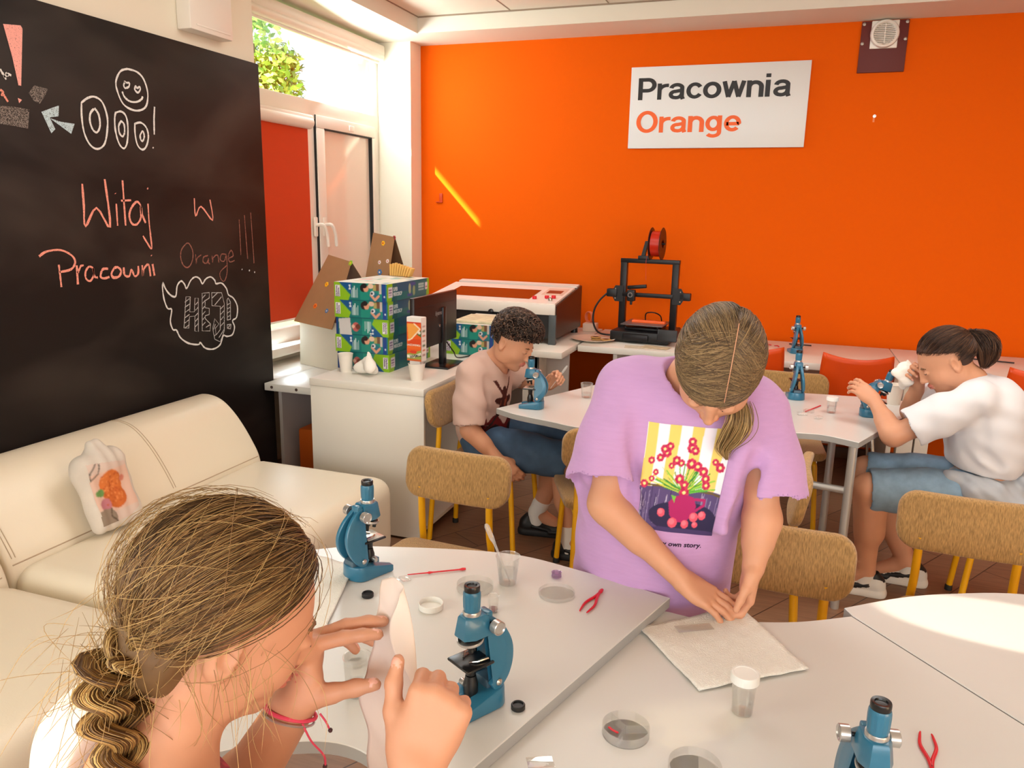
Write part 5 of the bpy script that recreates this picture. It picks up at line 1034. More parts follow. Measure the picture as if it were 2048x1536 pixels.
# ================================================================ smooth organic surfaces: distance fields meshed by surface nets
class Sdf:
    def __init__(s): s.p = []
    def rc(s, a, b, ra, rb, k=0.012, m=0, op=1): s.p.append(('rc', np.array(a, float), np.array(b, float), ra, rb, k, m, op)); return s
    def chain(s, pts, rs, k=0.012, m=0, op=1):
        for i in range(len(pts)-1): s.rc(pts[i], pts[i+1], rs[i], rs[i+1], k, m, op)
        return s
    def ell(s, c, r, R=None, k=0.012, m=0, op=1): s.p.append(('ell', np.array(c, float), np.array(r, float)*np.ones(3), np.eye(3) if R is None else np.array(R), 0, k, m, op)); return s
    def box(s, c, h, R=None, rad=0.01, k=0.012, m=0, op=1): s.p.append(('box', np.array(c, float), np.array(h, float), np.eye(3) if R is None else np.array(R), rad, k, m, op)); return s
    def field(s, res, pad=None):
        lo = np.full(3, 1e9); hi = -lo; bb = []
        for q in s.p:
            if q[0] == 'rc': r = max(q[3], q[4]); l = np.minimum(q[1], q[2])-r; h = np.maximum(q[1], q[2])+r
            elif q[0] == 'ell': e = np.sqrt(((q[3]*q[2])**2).sum(1)); l = q[1]-e; h = q[1]+e
            else: e = np.abs(q[3])@(q[2]); l = q[1]-e; h = q[1]+e
            bb.append((l, h))
            if q[7] > 0: lo = np.minimum(lo, l); hi = np.maximum(hi, h)
        pd = 0.02; lo -= pd; hi += pd; n = np.ceil((hi-lo)/res).astype(int)+1
        D = np.full(n, 0.05, np.float32); I = np.zeros(n, np.int16)
        for q, (l, h) in zip(s.p, bb):
            mg = q[5]+4*res
            i0 = np.clip(np.floor((l-mg-lo)/res).astype(int), 0, n); i1 = np.clip(np.ceil((h+mg-lo)/res).astype(int)+1, 0, n)
            if (i1 <= i0).any(): continue
            X, Y, Z = np.meshgrid(*[(lo[a]+res*np.arange(i0[a], i1[a])).astype(np.float32) for a in range(3)], indexing='ij')
            if q[0] == 'rc':
                a, b = q[1], q[2]; ab = b-a; L2 = float(ab@ab)+1e-12
                px, py, pz = X-a[0], Y-a[1], Z-a[2]; t = np.clip((px*ab[0]+py*ab[1]+pz*ab[2])/L2, 0, 1)
                d = np.sqrt((px-t*ab[0])**2+(py-t*ab[1])**2+(pz-t*ab[2])**2)-(q[3]+(q[4]-q[3])*t)
            else:
                R = q[3]; px, py, pz = X-q[1][0], Y-q[1][1], Z-q[1][2]
                u = [px*R[0, i]+py*R[1, i]+pz*R[2, i] for i in range(3)]
                if q[0] == 'ell':
                    k0 = np.sqrt(sum((u[i]/q[2][i])**2 for i in range(3))); k1 = np.sqrt(sum((u[i]/q[2][i]**2)**2 for i in range(3)))+1e-9; d = k0*(k0-1)/k1
                else:
                    rd = q[4]; w = [np.abs(u[i])-(q[2][i]-rd) for i in range(3)]
                    d = np.sqrt(sum(np.maximum(x, 0)**2 for x in w))+np.minimum(np.maximum(np.maximum(w[0], w[1]), w[2]), 0)-rd
            sl = tuple(slice(i0[a], i1[a]) for a in range(3)); A = D[sl]; k = max(q[5], 1e-5)
            if q[7] > 0:
                hh = np.clip(0.5+0.5*(A-d)/k, 0, 1); N = A*(1-hh)+d*hh-k*hh*(1-hh); I[sl] = np.where(d < A, q[6], I[sl])
            else:
                hh = np.clip(0.5+0.5*(-A-d)/k, 0, 1); N = -((-A)*(1-hh)+d*hh-k*hh*(1-hh))
                if q[6]: I[sl] = np.where(-d > A-0.001, q[6], I[sl])
            D[sl] = N
        return D, I, lo
    def mesh(s, name, res, mats, parent=None, off=(0, 0, 0), disp=None, smooth=1, paint=None):
        D, I, lo = s.field(res)
        if disp is not None:
            k = np.argwhere(np.abs(D) < 0.02); P = lo+k*res; D[tuple(k.T)] += disp(P).astype(np.float32)
        n = D.shape; C = np.stack([D[i:n[0]-1+i, j:n[1]-1+j, k:n[2]-1+k] < 0 for i in (0, 1) for j in (0, 1) for k in (0, 1)], 0).sum(0)
        act = np.argwhere((C > 0) & (C < 8)); vid = np.full((n[0]-1, n[1]-1, n[2]-1), -1, np.int64); vid[tuple(act.T)] = np.arange(len(act))
        off8 = [(i, j, k) for i in (0, 1) for j in (0, 1) for k in (0, 1)]
        val = {o: D[act[:, 0]+o[0], act[:, 1]+o[1], act[:, 2]+o[2]].astype(float) for o in off8}
        acc = np.zeros((len(act), 3)); cnt = np.zeros(len(act))
        for o in off8:
            for ax in range(3):
                if o[ax]: continue
                p = list(o); p[ax] = 1; p = tuple(p); a, b = val[o], val[p]; c = (a < 0) != (b < 0)
                t = np.where(c, a/np.where(c, a-b, 1), 0)
                q = np.tile(np.array(o, float), (len(act), 1)); q[:, ax] = t; acc[c] += q[c]; cnt[c] += 1
        V = lo+res*(act+acc/np.maximum(cnt, 1)[:, None]); F = []; M_ = []
        S = D < 0
        for ax in range(3):
            b, c = [(1, 2), (2, 0), (0, 1)][ax]
            sl0 = [slice(1, n[a]-1) for a in range(3)]; sl0[ax] = slice(0, n[ax]-1); sl1 = list(sl0); sl1[ax] = slice(1, n[ax])
            A, B = S[tuple(sl0)], S[tuple(sl1)]; k = np.argwhere(A != B); base = k+np.array([0 if a == ax else 1 for a in range(3)])
            flip = B[tuple(k.T)]
            def cell(db, dc):
                q = base.copy(); q[:, b] += db; q[:, c] += dc; return vid[tuple(q.T)]
            Q = np.stack([cell(-1, -1), cell(0, -1), cell(0, 0), cell(-1, 0)], 1); Q[flip] = Q[flip][:, ::-1]; F.append(Q); M_.append(I[tuple(base.T)])
        F = np.concatenate(F); M_ = np.concatenate(M_)
        E_ = np.concatenate([F[:, [0, 1]], F[:, [1, 2]], F[:, [2, 3]], F[:, [3, 0]]])
        for _ in range(smooth):
            for lam in (0.5, -0.48):
                sm = np.zeros_like(V); ct = np.zeros(len(V))
                for a, b in ((0, 1), (1, 0)):
                    for x in range(3): sm[:, x] += np.bincount(E_[:, a], V[E_[:, b], x], len(V))
                    ct += np.bincount(E_[:, a], minlength=len(V))
                V = V+lam*(sm/np.maximum(ct, 1)[:, None]-V)
        col = paint(V) if paint is not None else None
        o = npmesh(name, V-np.array(off), F, mats, parent, fm=M_ if not (isinstance(mats, bpy.types.Material)) else None, col=col)
        s.V, s.F = V, F
        return o
    def bvh(s): return BVHTree.FromPolygons([tuple(v) for v in s.V], [tuple(f) for f in s.F])

def nrm(v): v = np.array(v, float); return v/np.linalg.norm(v)
def basis(fwd, up=(0, 0, 1), roll=0.0):
    """columns: right, forward, up"""
    f = nrm(fwd); r = np.cross(f, up); r = nrm(r); u = np.cross(r, f)
    if roll: c, s_ = math.cos(roll), math.sin(roll); r, u = r*c+u*s_, u*c-r*s_
    return np.array([r, f, u]).T

def head_sdf(S, c, B, s=1.0, neck=None, ears=True, m=0, lipm=1, browm=2, eyem=None):
    """c: centre of the skull, B basis (right, forward, up), s scale (1 = head 0.215 m from chin to crown)"""
    P = lambda x, y, z: np.array(c)+B@(np.array((x, y, z))*s)
    S.ell(P(0, -0.012, 0.028), np.array((0.073, 0.092, 0.085))*s, B, 0.02*s, m)      # skull
    S.ell(P(0, 0.030, -0.020), np.array((0.060, 0.062, 0.075))*s, B, 0.03*s, m)      # face
    S.ell(P(0, 0.045, -0.078), np.array((0.034, 0.036, 0.030))*s, B, 0.03*s, m)      # jaw and chin
    S.ell(P(0, 0.070, -0.092), np.array((0.016, 0.013, 0.012))*s, B, 0.015*s, m)
    for x in (-1, 1):
        S.ell(P(0.036*x, 0.048, -0.030), np.array((0.027, 0.028, 0.028))*s, B, 0.02*s, m)   # cheek
        S.ell(P(0.050*x, 0.005, -0.058), np.array((0.016, 0.034, 0.030))*s, B, 0.025*s, m)
        S.ell(P(0.031*x, 0.087, 0.004), np.array((0.016, 0.009, 0.010))*s, B, 0.008*s, m, -1)   # socket
        S.ell(P(0.031*x, 0.079, 0.003), np.array((0.0135, 0.0115, 0.0085))*s, B, 0.004*s, m)    # lids
        S.ell(P(0.031*x, 0.0885, 0.001), np.array((0.0105, 0.0028, 0.0016))*s, B, 0.001*s, 3)   # lash line
        S.rc(P(0.018*x, 0.090, 0.021), P(0.044*x, 0.078, 0.022), 0.0030*s, 0.0018*s, 0.004*s, browm)
        if ears:
            Re = B@rotm(0, 0, -0.35*x)@rotm(0.1, 0, 0)
            S.ell(P(0.072*x, -0.012, -0.008), np.array((0.008, 0.019, 0.030))*s, Re, 0.008*s, m)
            S.ell(P(0.079*x, -0.006, -0.006), np.array((0.006, 0.010, 0.017))*s, Re, 0.006*s, m, -1)
            S.ell(P(0.073*x, -0.006, -0.031), np.array((0.006, 0.008, 0.008))*s, B, 0.006*s, m)
    S.rc(P(0, 0.090, 0.012), P(0, 0.103, -0.027), 0.0065*s, 0.0090*s, 0.012*s, m)   # nose
    S.ell(P(0, 0.104, -0.029), np.array((0.0095, 0.0085, 0.0080))*s, B, 0.006*s, m)
    for x in (-1, 1): S.ell(P(0.0105*x, 0.094, -0.031), np.array((0.0065, 0.0085, 0.0062))*s, B, 0.005*s, m)
    S.ell(P(0, 0.0905, -0.0535), np.array((0.021, 0.0085, 0.0052))*s, B, 0.006*s, lipm)
    S.ell(P(0, 0.0890, -0.0625), np.array((0.018, 0.0085, 0.0060))*s, B, 0.006*s, lipm)
    S.rc(P(-0.022, 0.093, -0.0575), P(0.022, 0.093, -0.0575), 0.0016*s, 0.0016*s, 0.003*s, lipm, -1)
    if neck is not None: S.rc(P(0, -0.018, -0.045), neck, 0.046*s, 0.050*s, 0.03, m)
    return P

def hand_sdf(S, w, d, nrmv, curls, thumb, s=1.0, side=1, spread=0.0, m=0, nailm=4, bend2=1.0):
    """w wrist, d direction of the palm, nrmv back-of-hand normal, curls 4 finger bends (index..little) in radians per joint,
    thumb (out angle, curl); side=+1 thumb lies on +x of the basis (x = d x n)"""
    d = nrm(d); n = np.array(nrmv, float); n = nrm(n-d*(n@d)); x = np.cross(d, n)*side
    w = np.array(w, float)
    L = lambda a, b, c: w+(x*a+d*b+n*c)*s
    for k in range(4):
        a = 0.027-0.018*k; S.rc(L(a*0.55, 0.006, -0.001), L(a, 0.078-0.004*abs(k-1), 0.002), 0.0135*s, 0.0105*s, 0.014*s, m)
    S.ell(L(0.0, 0.042, -0.006), np.array((0.036, 0.040, 0.0135))*s, np.array([x, d, n]).T, 0.012*s, m)
    S.rc(L(0.022, 0.012, -0.006), L(0.030, 0.040, -0.010), 0.015*s, 0.012*s, 0.012*s, m)
    lens = [(0.036, 0.022, 0.018), (0.040, 0.026, 0.019), (0.037, 0.024, 0.018), (0.029, 0.018, 0.016)]
    tips = []
    for k in range(4):
        a = 0.027-0.018*k; p = L(a, 0.080-0.004*abs(k-1), 0.001); ang = 0; sp = spread*(1.5-k)*0.12
        rr = [0.0094, 0.0084, 0.0076, 0.0066]; rr = [r*(0.88 if k == 3 else 1.0) for r in rr]
        cu = curls[k] if isinstance(curls[k], (tuple, list)) else (curls[k], curls[k]*bend2, curls[k]*0.7*bend2)
        for j in range(3):
            ang += cu[j]; dd = nrm(d*math.cos(ang)-n*math.sin(ang)+x*sp*math.cos(ang)); q = p+dd*lens[k][j]*s
            S.rc(p, q, rr[j]*s, rr[j+1]*s, 0.004*s, m)
            p = q
        up = nrm(n*math.cos(ang)+d*math.sin(ang))
        S.ell(p-dd*0.003*s+up*0.0048*s, np.array((0.0052, 0.0068, 0.0022))*s, np.array([np.cross(dd, up), dd, up]).T, 0.0008*s, nailm)
        tips.append(p)
    a, c = thumb[:2]; p = L(0.024, 0.014, -0.008); ang = a
    for j, (l, r0, r1) in enumerate(((0.034, 0.0145, 0.0110), (0.029, 0.0108, 0.0092), (0.024, 0.0094, 0.0072))):
        dd = nrm(x*math.sin(ang)+d*math.cos(ang)-n*(0.28 if len(thumb) == 2 else thumb[2])); q = p+dd*l*s; S.rc(p, q, r0*s, r1*s, 0.006*s, m); p = q; ang -= c
    up = nrm(np.cross(dd, np.cross(x, d))*1.0); up = nrm(n*0.6+np.cross(np.cross(dd, n), dd)*0.4) if len(thumb) < 4 else nrm(np.array(thumb[3]))
    up = nrm(up-dd*(up@dd)); S.ell(p-dd*0.002*s+up*0.0058*s, np.array((0.0062, 0.0080, 0.0022))*s, np.array([np.cross(dd, up), dd, up]).T, 0.0008*s, nailm)
    tips.append(p); return tips

def carve(S, c, B, q, off, f0=-0.03, a=0.44):
    """cut a hair cap along a tilted hairline plane in front of the ears"""
    n = V3(0, -a, math.sqrt(1-a*a)); t = V3(0, math.sqrt(1-a*a), a)
    S.box(np.array(c)+B@((t*(0.15+f0)+n*(off-0.15))*q), (0.2*q, 0.15*q, 0.15*q), B@np.array([(1, 0, 0), t, n]).T, 0.004, 0.006, 0, -1)
# ---- hair: bundles of fine tapered strands
def strands(name, P, r, cols, mat, parent, off=(0, 0, 0), taper=True, sides=3):
    """P (S,K,3) paths, r radius, cols (S,3) linear"""
    S_, K, _ = P.shape; T = np.gradient(P, axis=1); T /= np.linalg.norm(T, axis=2)[..., None]+1e-9
    up = np.array((0.31, 0.27, 0.91)); A = np.cross(T, up); A /= np.linalg.norm(A, axis=2)[..., None]+1e-9; B = np.cross(T, A)
    t = np.linspace(0, 1, K); w = r*(np.minimum(1, 0.5+4*t)*np.minimum(1, 0.12+3.5*(1-t)) if taper else np.ones(K))
    V = np.stack([P+w[None, :, None]*(math.cos(2*PI*k/sides)*A+math.sin(2*PI*k/sides)*B) for k in range(sides)], 2)
    i = np.arange(S_*K*sides).reshape(S_, K, sides); j = np.roll(i, -1, 2)
    F = np.stack([i[:, :-1], j[:, :-1], j[:, 1:], i[:, 1:]], -1).reshape(-1, 4)
    c = np.repeat(cols, K*sides, 0); g = np.tile(np.repeat(0.9+0.2*t, sides), S_)[:, None]
    return V.reshape(-1, 3)-np.array(off), F, c*g
def joinmesh(name, parts, mat, parent):
    V = np.concatenate([p[0] for p in parts]); C = np.concatenate([p[2] for p in parts]); F = []; n = 0
    for p in parts: F.append(np.asarray(p[1])+n); n += len(p[0])
    return npmesh(name, V, F, mat, parent, col=C)
def hcol(n, pal, jit=0.12):
    c = lin1(np.array(pal))[RNG.integers(0, len(pal), n)]; return c*(1+RNG.uniform(-jit, jit, (n, 1)))
def hair_mat(name):
    m = M(name, None, 0.42, spec=0.35, attr='col'); return m
HAIR = hair_mat('hair_strands')
def sweep(dirs, gather, c, B, rad, K=14, lift=0.0, root=0.0, flow=1.0, wob=0.003, end=None):
    """strand paths over an ellipsoid cap from start directions (local unit vectors) to gather directions"""
    S_ = len(dirs); P = np.zeros((S_, K, 3)); g = gather/np.linalg.norm(gather, axis=-1)[..., None]; g = np.broadcast_to(g, dirs.shape)
    dot = np.clip((dirs*g).sum(1), -1, 1); om = np.arccos(dot); so = np.maximum(np.sin(om), 1e-4)
    ph = RNG.uniform(0, 6.28, (S_, 2)); am = RNG.uniform(0.2, 1, S_)*wob
    for k, t in enumerate(np.linspace(0, 1, K)):
        a = (np.sin((1-t)*om)/so)[:, None]*dirs+(np.sin(t*om)/so)[:, None]*g; a /= np.linalg.norm(a, axis=1)[:, None]
        h = 1+lift*np.sin(PI*min(t*flow, 1))-root*max(0.0, 1-t*4)
        Q = a*np.array(rad)*np.array(h)+np.stack([am*np.sin(5*t+ph[:, 0]), am*np.sin(4*t+ph[:, 1]), am*np.cos(6*t+ph[:, 0])], 1)
        P[:, k] = np.array(c)+Q@B.T
        if end is not None and t > 0.72: w_ = ((t-0.72)/0.28)**1.5; P[:, k] = P[:, k]*(1-w_)+(np.array(end)+np.stack([am, am*np.cos(ph[:, 0]), am*np.sin(ph[:, 1])], 1)*3.0)*w_
    return P
SKIN = M('skin', (216, 156, 122), 0.5, sss=0.06, bump=(500, 0.12, 0.0004), var=(14, 0.07), spec=0.4)
LIP = M('lips', (206, 122, 104), 0.42, sss=0.1)
BROW = M('brow', (128, 92, 62), 0.8); LASH = M('lashes', (60, 42, 34), 0.7); NAIL = M('nails', (238, 176, 154), 0.3)
BODY = [SKIN, LIP, BROW, LASH, NAIL]
# ================================================================ girl with the braid, nearest the camera
def scalp_dirs(n, cond):
    d = RNG.normal(size=(n*4, 3)); d /= np.linalg.norm(d, axis=1)[:, None]; return d[cond(d)][:n]
def braid(path, rad, turns, n, pal, r=0.0011):
    path = catmull(path, 14); K = len(path); T = np.gradient(path, axis=0); T /= np.linalg.norm(T, axis=1)[:, None]
    A = np.cross(T, (0.2, 0.3, 0.93)); A /= np.linalg.norm(A, axis=1)[:, None]; Bn = np.cross(T, A); t = np.linspace(0, 1, K); out = []
    R_ = np.asarray(rad(t))
    for s3 in range(3):
        th = 2*PI*turns*t+s3*2*PI/3; cx = np.sin(th)*R_*0.95; cy = np.sin(2*th)*R_*0.50; lob = R_*0.62
        w = RNG.uniform(0, 2*PI, n); q = np.sqrt(RNG.uniform(0.25, 1.0, n))
        P = path[None]+(cx[None]+lob[None]*(q*np.cos(w))[:, None]*1.0)[..., None]*A[None]+(cy[None]+lob[None]*(q*np.sin(w))[:, None]*0.9)[..., None]*Bn[None]
        out.append(strands('b', P, r, hcol(n, pal, 0.22), HAIR, None))
    return out
P1 = thing('person', (-0.45, 0.42, 0.43), 0, 'girl with a blond braid in a white top holding up a tissue', 'person')
o1 = np.array((-0.45, 0.42, 0.43))
c1 = V3(-0.473, 0.545, 1.120); B1 = basis((0.60, 0.66, -0.45), roll=-0.05)
K1_ = 0.87; S = Sdf(); H = head_sdf(S, c1, B1, K1_, neck=(-0.505, 0.470, 0.99))
shR, shL = V3(-0.370, 0.390, 0.960), V3(-0.625, 0.525, 0.960)
elR, elL = V3(-0.235, 0.470, 0.775), V3(-0.560, 0.600, 0.80)
wrR, wrL = V3(-0.281, 0.556, 0.998), V3(-0.447, 0.602, 0.990)
S.rc((-0.505, 0.470, 0.99), (-0.50, 0.45, 0.91), 0.050, 0.075, 0.03); S.rc(shR, shL, 0.042, 0.042, 0.04)
S.ell((-0.50, 0.43, 0.84), (0.125, 0.085, 0.14), basis((0.5, 0.86, 0)), 0.04); S.ell((-0.50, 0.40, 0.61), (0.13, 0.10, 0.16), basis((0.5, 0.86, 0)), 0.05)
S.chain([shR, elR, wrR], [0.042, 0.036, 0.024], 0.02); S.chain([elR+(wrR-elR)*0.15, elR+(wrR-elR)*0.4], [0.036, 0.034], 0.02)
S.chain([shL, elL, wrL], [0.042, 0.036, 0.024], 0.02); S.chain([elL+(wrL-elL)*0.15, elL+(wrL-elL)*0.4], [0.036, 0.034], 0.02)
for x in (-1, 1):
    hp = V3(-0.50, 0.40, 0.53)+basis((0.5, 0.86, 0))@V3(0.08*x, 0, 0); kn = hp+V3(0.16, 0.30, -0.02); S.chain([hp, kn, kn+V3(0.0, -0.05, -0.40)], [0.075, 0.055, 0.036], 0.03)
    S.rc(kn+V3(0, -0.06, -0.445), kn+V3(0.07, 0.06, -0.475), 0.034, 0.028, 0.02)
hand_sdf(S, wrL, (0.10, 0.42, 0.90), (-0.80, -0.50, 0.25), [(1.12, 0.10, 0.12), (1.00, 0.18, 0.15), (1.15, 0.4, 0.3), (1.25, 0.5, 0.4)], (0.62, -0.10, 1.25, (-0.2, -0.2, 1)), 0.90, side=1, spread=0.5)
hand_sdf(S, wrR, (0.22, 0.40, 0.89), (0.36, -0.86, 0.34), [(1.40, 1.35, 0.9), (1.45, 1.4, 0.9), (1.5, 1.4, 0.9), (1.55, 1.4, 0.9)], (0.62, 0.22, 0.20, (-0.1, -0.8, 0.5)), 0.86, side=-1)
body = S.mesh('body', 0.0030, BODY, P1, o1, smooth=1)
# white top: wide neckline, short sleeves
S = Sdf(); BT = basis((0.5, 0.86, 0.12))
S.chain([shR, shR+(elR-shR)*0.62], [0.055, 0.064], 0.03); S.chain([shL, shL+(elL-shL)*0.62], [0.055, 0.064], 0.03)
S.rc(shR+(elR-shR)*0.72, elR, 0.075, 0.09, 0.002, 0, -1); S.rc(shL+(elL-shL)*0.72, elL, 0.075, 0.09, 0.002, 0, -1)
S.ell((-0.50, 0.43, 0.84), (0.150, 0.110, 0.165), BT, 0.05); S.ell((-0.50, 0.40, 0.61), (0.155, 0.125, 0.19), BT, 0.06)
S.rc(shR+V3(-0.03, 0.02, 0.005), shL+V3(0.03, -0.02, 0.005), 0.054, 0.054, 0.05)
S.rc((-0.505, 0.470, 1.09), (-0.50, 0.455, 0.96), 0.082, 0.066, 0.004, 0, -1)
S.rc((-0.50, 0.41, 1.03), (-0.495, 0.395, 0.955), 0.055, 0.035, 0.015, 0, -1)
wr_ = lambda P: 0.0022*np.sin(P[:, 0]*70+P[:, 2]*55)*np.sin(P[:, 1]*60-P[:, 2]*30)
white_cot = M('white_cotton', (232, 228, 222), 0.85, bump=(600, 0.25, 0.0006), spec=0.2)
S.mesh('top', 0.0040, [white_cot], P1, o1, disp=wr_)
bv = S.bvh()
def surf(p, d, lift=0.001):
    h = bv.ray_cast(Vector(p), Vector(d).normalized()); return None if h[0] is None else np.array(h[0])+np.array(h[1])*lift
mb = MB(); q = [surf(shR+V3(0.02, 0.05, 0.2)+V3(-0.03, 0.02, 0)*a+V3(0.0, -0.09, 0)*a, (0, 0, -1), 0.0015) for a in np.linspace(-0.2, 1.0, 12)]
q = [x for x in q if x is not None]
if len(q) > 3: mb.tube(q, 0.0022, 6, flat=0.6).build('black_piping', M('navy_cord', (40, 46, 56), 0.6), P1, off=o1)
mb = MB(); q = [np.array((-0.505, 0.47, 0.985))+B1@V3(0.085*math.sin(a), 0.075*math.cos(a), 0)*1.0+V3(0, 0.0, -0.012) for a in np.linspace(-0.9, 1.25, 16)]
mb.tube(q, 0.0105, 8, flat=0.6); mb.build('pink_neck_trim', M('pink_trim', (206, 66, 78), 0.7, var=(120, 0.7)), P1, off=o1)
# bracelet with hanging cords
dW = nrm(np.array((0.10, 0.42, 0.90))); xw = nrm(np.cross(dW, (0.3, -0.5, 0.1))); yw = np.cross(dW, xw); cw_ = wrL-dW*0.006
mb = MB(); mb.tube([cw_+0.0265*(math.cos(a)*xw+math.sin(a)*yw)*(1, 1, 1) for a in np.linspace(0, 2*PI, 28)], 0.0022, 8)
mb.tube([cw_-dW*0.006+0.0262*(math.cos(a)*xw+math.sin(a)*yw) for a in np.linspace(0, 2*PI, 28)], 0.0013, 6, m=1)
e0 = cw_+V3(0.022, -0.012, 0); mb.tube(catmull([e0, e0+V3(0.010, 0, -0.018), e0+V3(0.022, 0.004, -0.035), e0+V3(0.022, 0.005, -0.052)], 6), 0.0011, 6)
mb.tube(catmull([e0+V3(0.008, 0.02, 0), e0+V3(0.015, 0.02, -0.008), e0+V3(0.020, 0.02, -0.018)], 5), 0.0011, 6)
mb.ball(e0+V3(0.022, 0.005, -0.048), 0.0026, 2, 8).ball(e0+V3(0.020, 0.02, -0.0165), 0.0026, 2, 8)
mb.build('bracelet', [M('pink_cord', (228, 70, 98), 0.6), silverp, M('dark_bead', (70, 26, 30), 0.4)], P1, off=o1)
# hair: cap, swept strands, braid, flyaways
q_ = K1_; S = Sdf(); S.ell(c1+B1@V3(0, -0.014, 0.030)*q_, np.array((0.081, 0.099, 0.093))*q_, B1, 0.01); S.ell(c1+B1@V3(0.015, -0.050, -0.040)*q_, np.array((0.056, 0.052, 0.050))*q_, B1, 0.03)
S.ell(c1+B1@V3(0, 0.098, -0.045)*q_, np.array((0.078, 0.055, 0.090))*q_, B1, 0.02, 0, -1)
for x in (-1, 1): S.ell(c1+B1@V3(0.080*x, 0.034, -0.052)*q_, np.array((0.038, 0.082, 0.072))*q_, B1, 0.015, 0, -1)
PAL1 = [(96, 68, 40), (124, 90, 54), (146, 110, 66), (112, 78, 46), (168, 132, 82), (86, 60, 36)]
carve(S, c1+B1@V3(0, -0.014, 0.026)*q_, B1, q_, 0.030)
S.mesh('hair_cap', 0.0035, [M('hair_under_blond', (112, 82, 50), 0.6)], P1, o1)
cond = lambda d: (d[:, 2]*0.86-d[:, 1]*0.42 > 0.20+0.08*np.clip(d[:, 1]+0.1, 0, 1)-0.40*(d[:, 1] < -0.12)) & (d[:, 2] > -0.62)
rim = lambda d: cond(d) & (d[:, 2]*0.86-d[:, 1]*0.42 < 0.42) & (d[:, 1] > -0.25)
g = nrm((0.34, -0.70, -0.62)); ctr = c1+B1@V3(0, -0.014, 0.026)*q_; b0 = ctr+B1@(g*np.array((0.092, 0.110, 0.104))*q_)
parts = []; rd = np.array((0.0865, 0.105, 0.0995))*q_
for n_, cd, lf in ((4200, rim, 0.050), (5600, cond, 0.022)):
    d = scalp_dirs(n_, cd); gv = g+RNG.normal(size=d.shape)*0.05
    parts.append(strands('h', sweep(d, gv, ctr, B1, rd, 18, lift=lf, root=0.035, wob=0.0016, end=b0), 0.00056, hcol(len(d), PAL1, 0.25), HAIR, None))
d2 = scalp_dirs(170, lambda d: cond(d) & (d[:, 1] > -0.6)); Pf = sweep(d2, g+RNG.normal(size=d2.shape)*0.35, ctr, B1, rd*1.05, 14, lift=0.09, wob=0.009)
parts.append(strands('f', Pf, 0.0003, hcol(len(d2), [(170, 134, 84), (196, 160, 104), (140, 104, 64)], 0.2), HAIR, None))
bp = [b0+B1@V3(0.0, 0.018, 0.012), b0+V3(-0.004, -0.010, -0.012), b0+V3(0.002, -0.020, -0.045), b0+V3(0.016, -0.028, -0.085), b0+V3(0.030, -0.035, -0.14), b0+V3(0.036, -0.04, -0.22)]
BR1 = [(122, 88, 50), (160, 122, 70), (190, 150, 90), (96, 66, 38), (206, 170, 108)]
parts += braid(bp, lambda t: 0.015+0.010*np.sin(PI*np.clip(t*1.3, 0, 1))-0.006*t, 2.6, 420, BR1, 0.0006)
n = 170; st = b0+RNG.normal(size=(n, 3))*0.020; en = st+np.array((-0.025, -0.01, -0.06))+RNG.normal(size=(n, 3))*0.032; tt = np.linspace(0, 1, 10)
Pq = st[:, None]*(1-tt)[None, :, None]+en[:, None]*tt[None, :, None]+(np.sin(PI*tt)[None, :, None]*RNG.normal(size=(n, 1, 3))*0.015)
parts.append(strands('w', Pq, 0.0003, hcol(n, [(196, 160, 104), (170, 134, 84)], 0.2), HAIR, None))
n = 34; st = c1+(B1@np.stack([np.full(n, 0.070)+RNG.normal(size=n)*0.006, RNG.uniform(-0.05, 0.05, n), RNG.uniform(-0.03, 0.03, n)])).T*q_; en = st+np.array((0.015, -0.015, -0.07))+RNG.normal(size=(n, 3))*0.018
Pq = st[:, None]*(1-tt)[None, :, None]+en[:, None]*tt[None, :, None]+(np.sin(PI*tt)[None, :, None]*RNG.normal(size=(n, 1, 3))*0.010)
parts.append(strands('w', Pq, 0.0003, hcol(n, [(206, 168, 112), (176, 138, 88)], 0.2), HAIR, None))
parts = [(p[0]-o1, p[1], p[2]) for p in parts]
joinmesh('hair', parts, HAIR, P1)
# the tissue she holds up
rows = [((-0.392, 0.700, 1.098), (-0.374, 0.695, 1.106), (-0.360, 0.690, 1.101), (-0.359, 0.680, 1.098)), ((-0.391, 0.688, 1.080), (-0.366, 0.684, 1.086), (-0.348, 0.676, 1.080), (-0.361, 0.660, 1.074)),
        ((-0.387, 0.672, 1.052), (-0.356, 0.668, 1.056), (-0.331, 0.655, 1.058), (-0.347, 0.640, 1.056)), ((-0.386, 0.655, 1.020), (-0.350, 0.650, 1.028), (-0.318, 0.637, 1.036), (-0.325, 0.630, 1.034)),
        ((-0.389, 0.640, 0.994), (-0.345, 0.635, 1.000), (-0.312, 0.622, 1.006), (-0.314, 0.617, 1.004)), ((-0.372, 0.625, 0.965), (-0.335, 0.622, 0.970), (-0.300, 0.612, 0.975), (-0.301, 0.609, 0.975)),
        ((-0.365, 0.612, 0.925), (-0.325, 0.610, 0.935), (-0.288, 0.606, 0.945), (-0.289, 0.603, 0.944))]
rows = np.array([catmull(r, 7) for r in rows]); rows = np.stack([catmull(rows[:, j], 7) for j in range(rows.shape[1])], 1)
R_, C_ = rows.shape[:2]; rr = rows.reshape(-1, 3); rr = rr+0.0012*np.sin(rr[:, [2]]*190+rr[:, [0]]*150)*np.array((0.5, 1, 0))
F = [(j*C_+i, j*C_+i+1, (j+1)*C_+i+1, (j+1)*C_+i) for j in range(R_-1) for i in range(C_-1)]
ct_ = rr.mean(0); o = npmesh('tissue', rr-ct_, np.array(F), M('soft_tissue', (240, 224, 212), 0.9, spec=0.1)); o.location = ct_; md = o.modifiers.new('thick', 'SOLIDIFY'); md.thickness = 0.0008
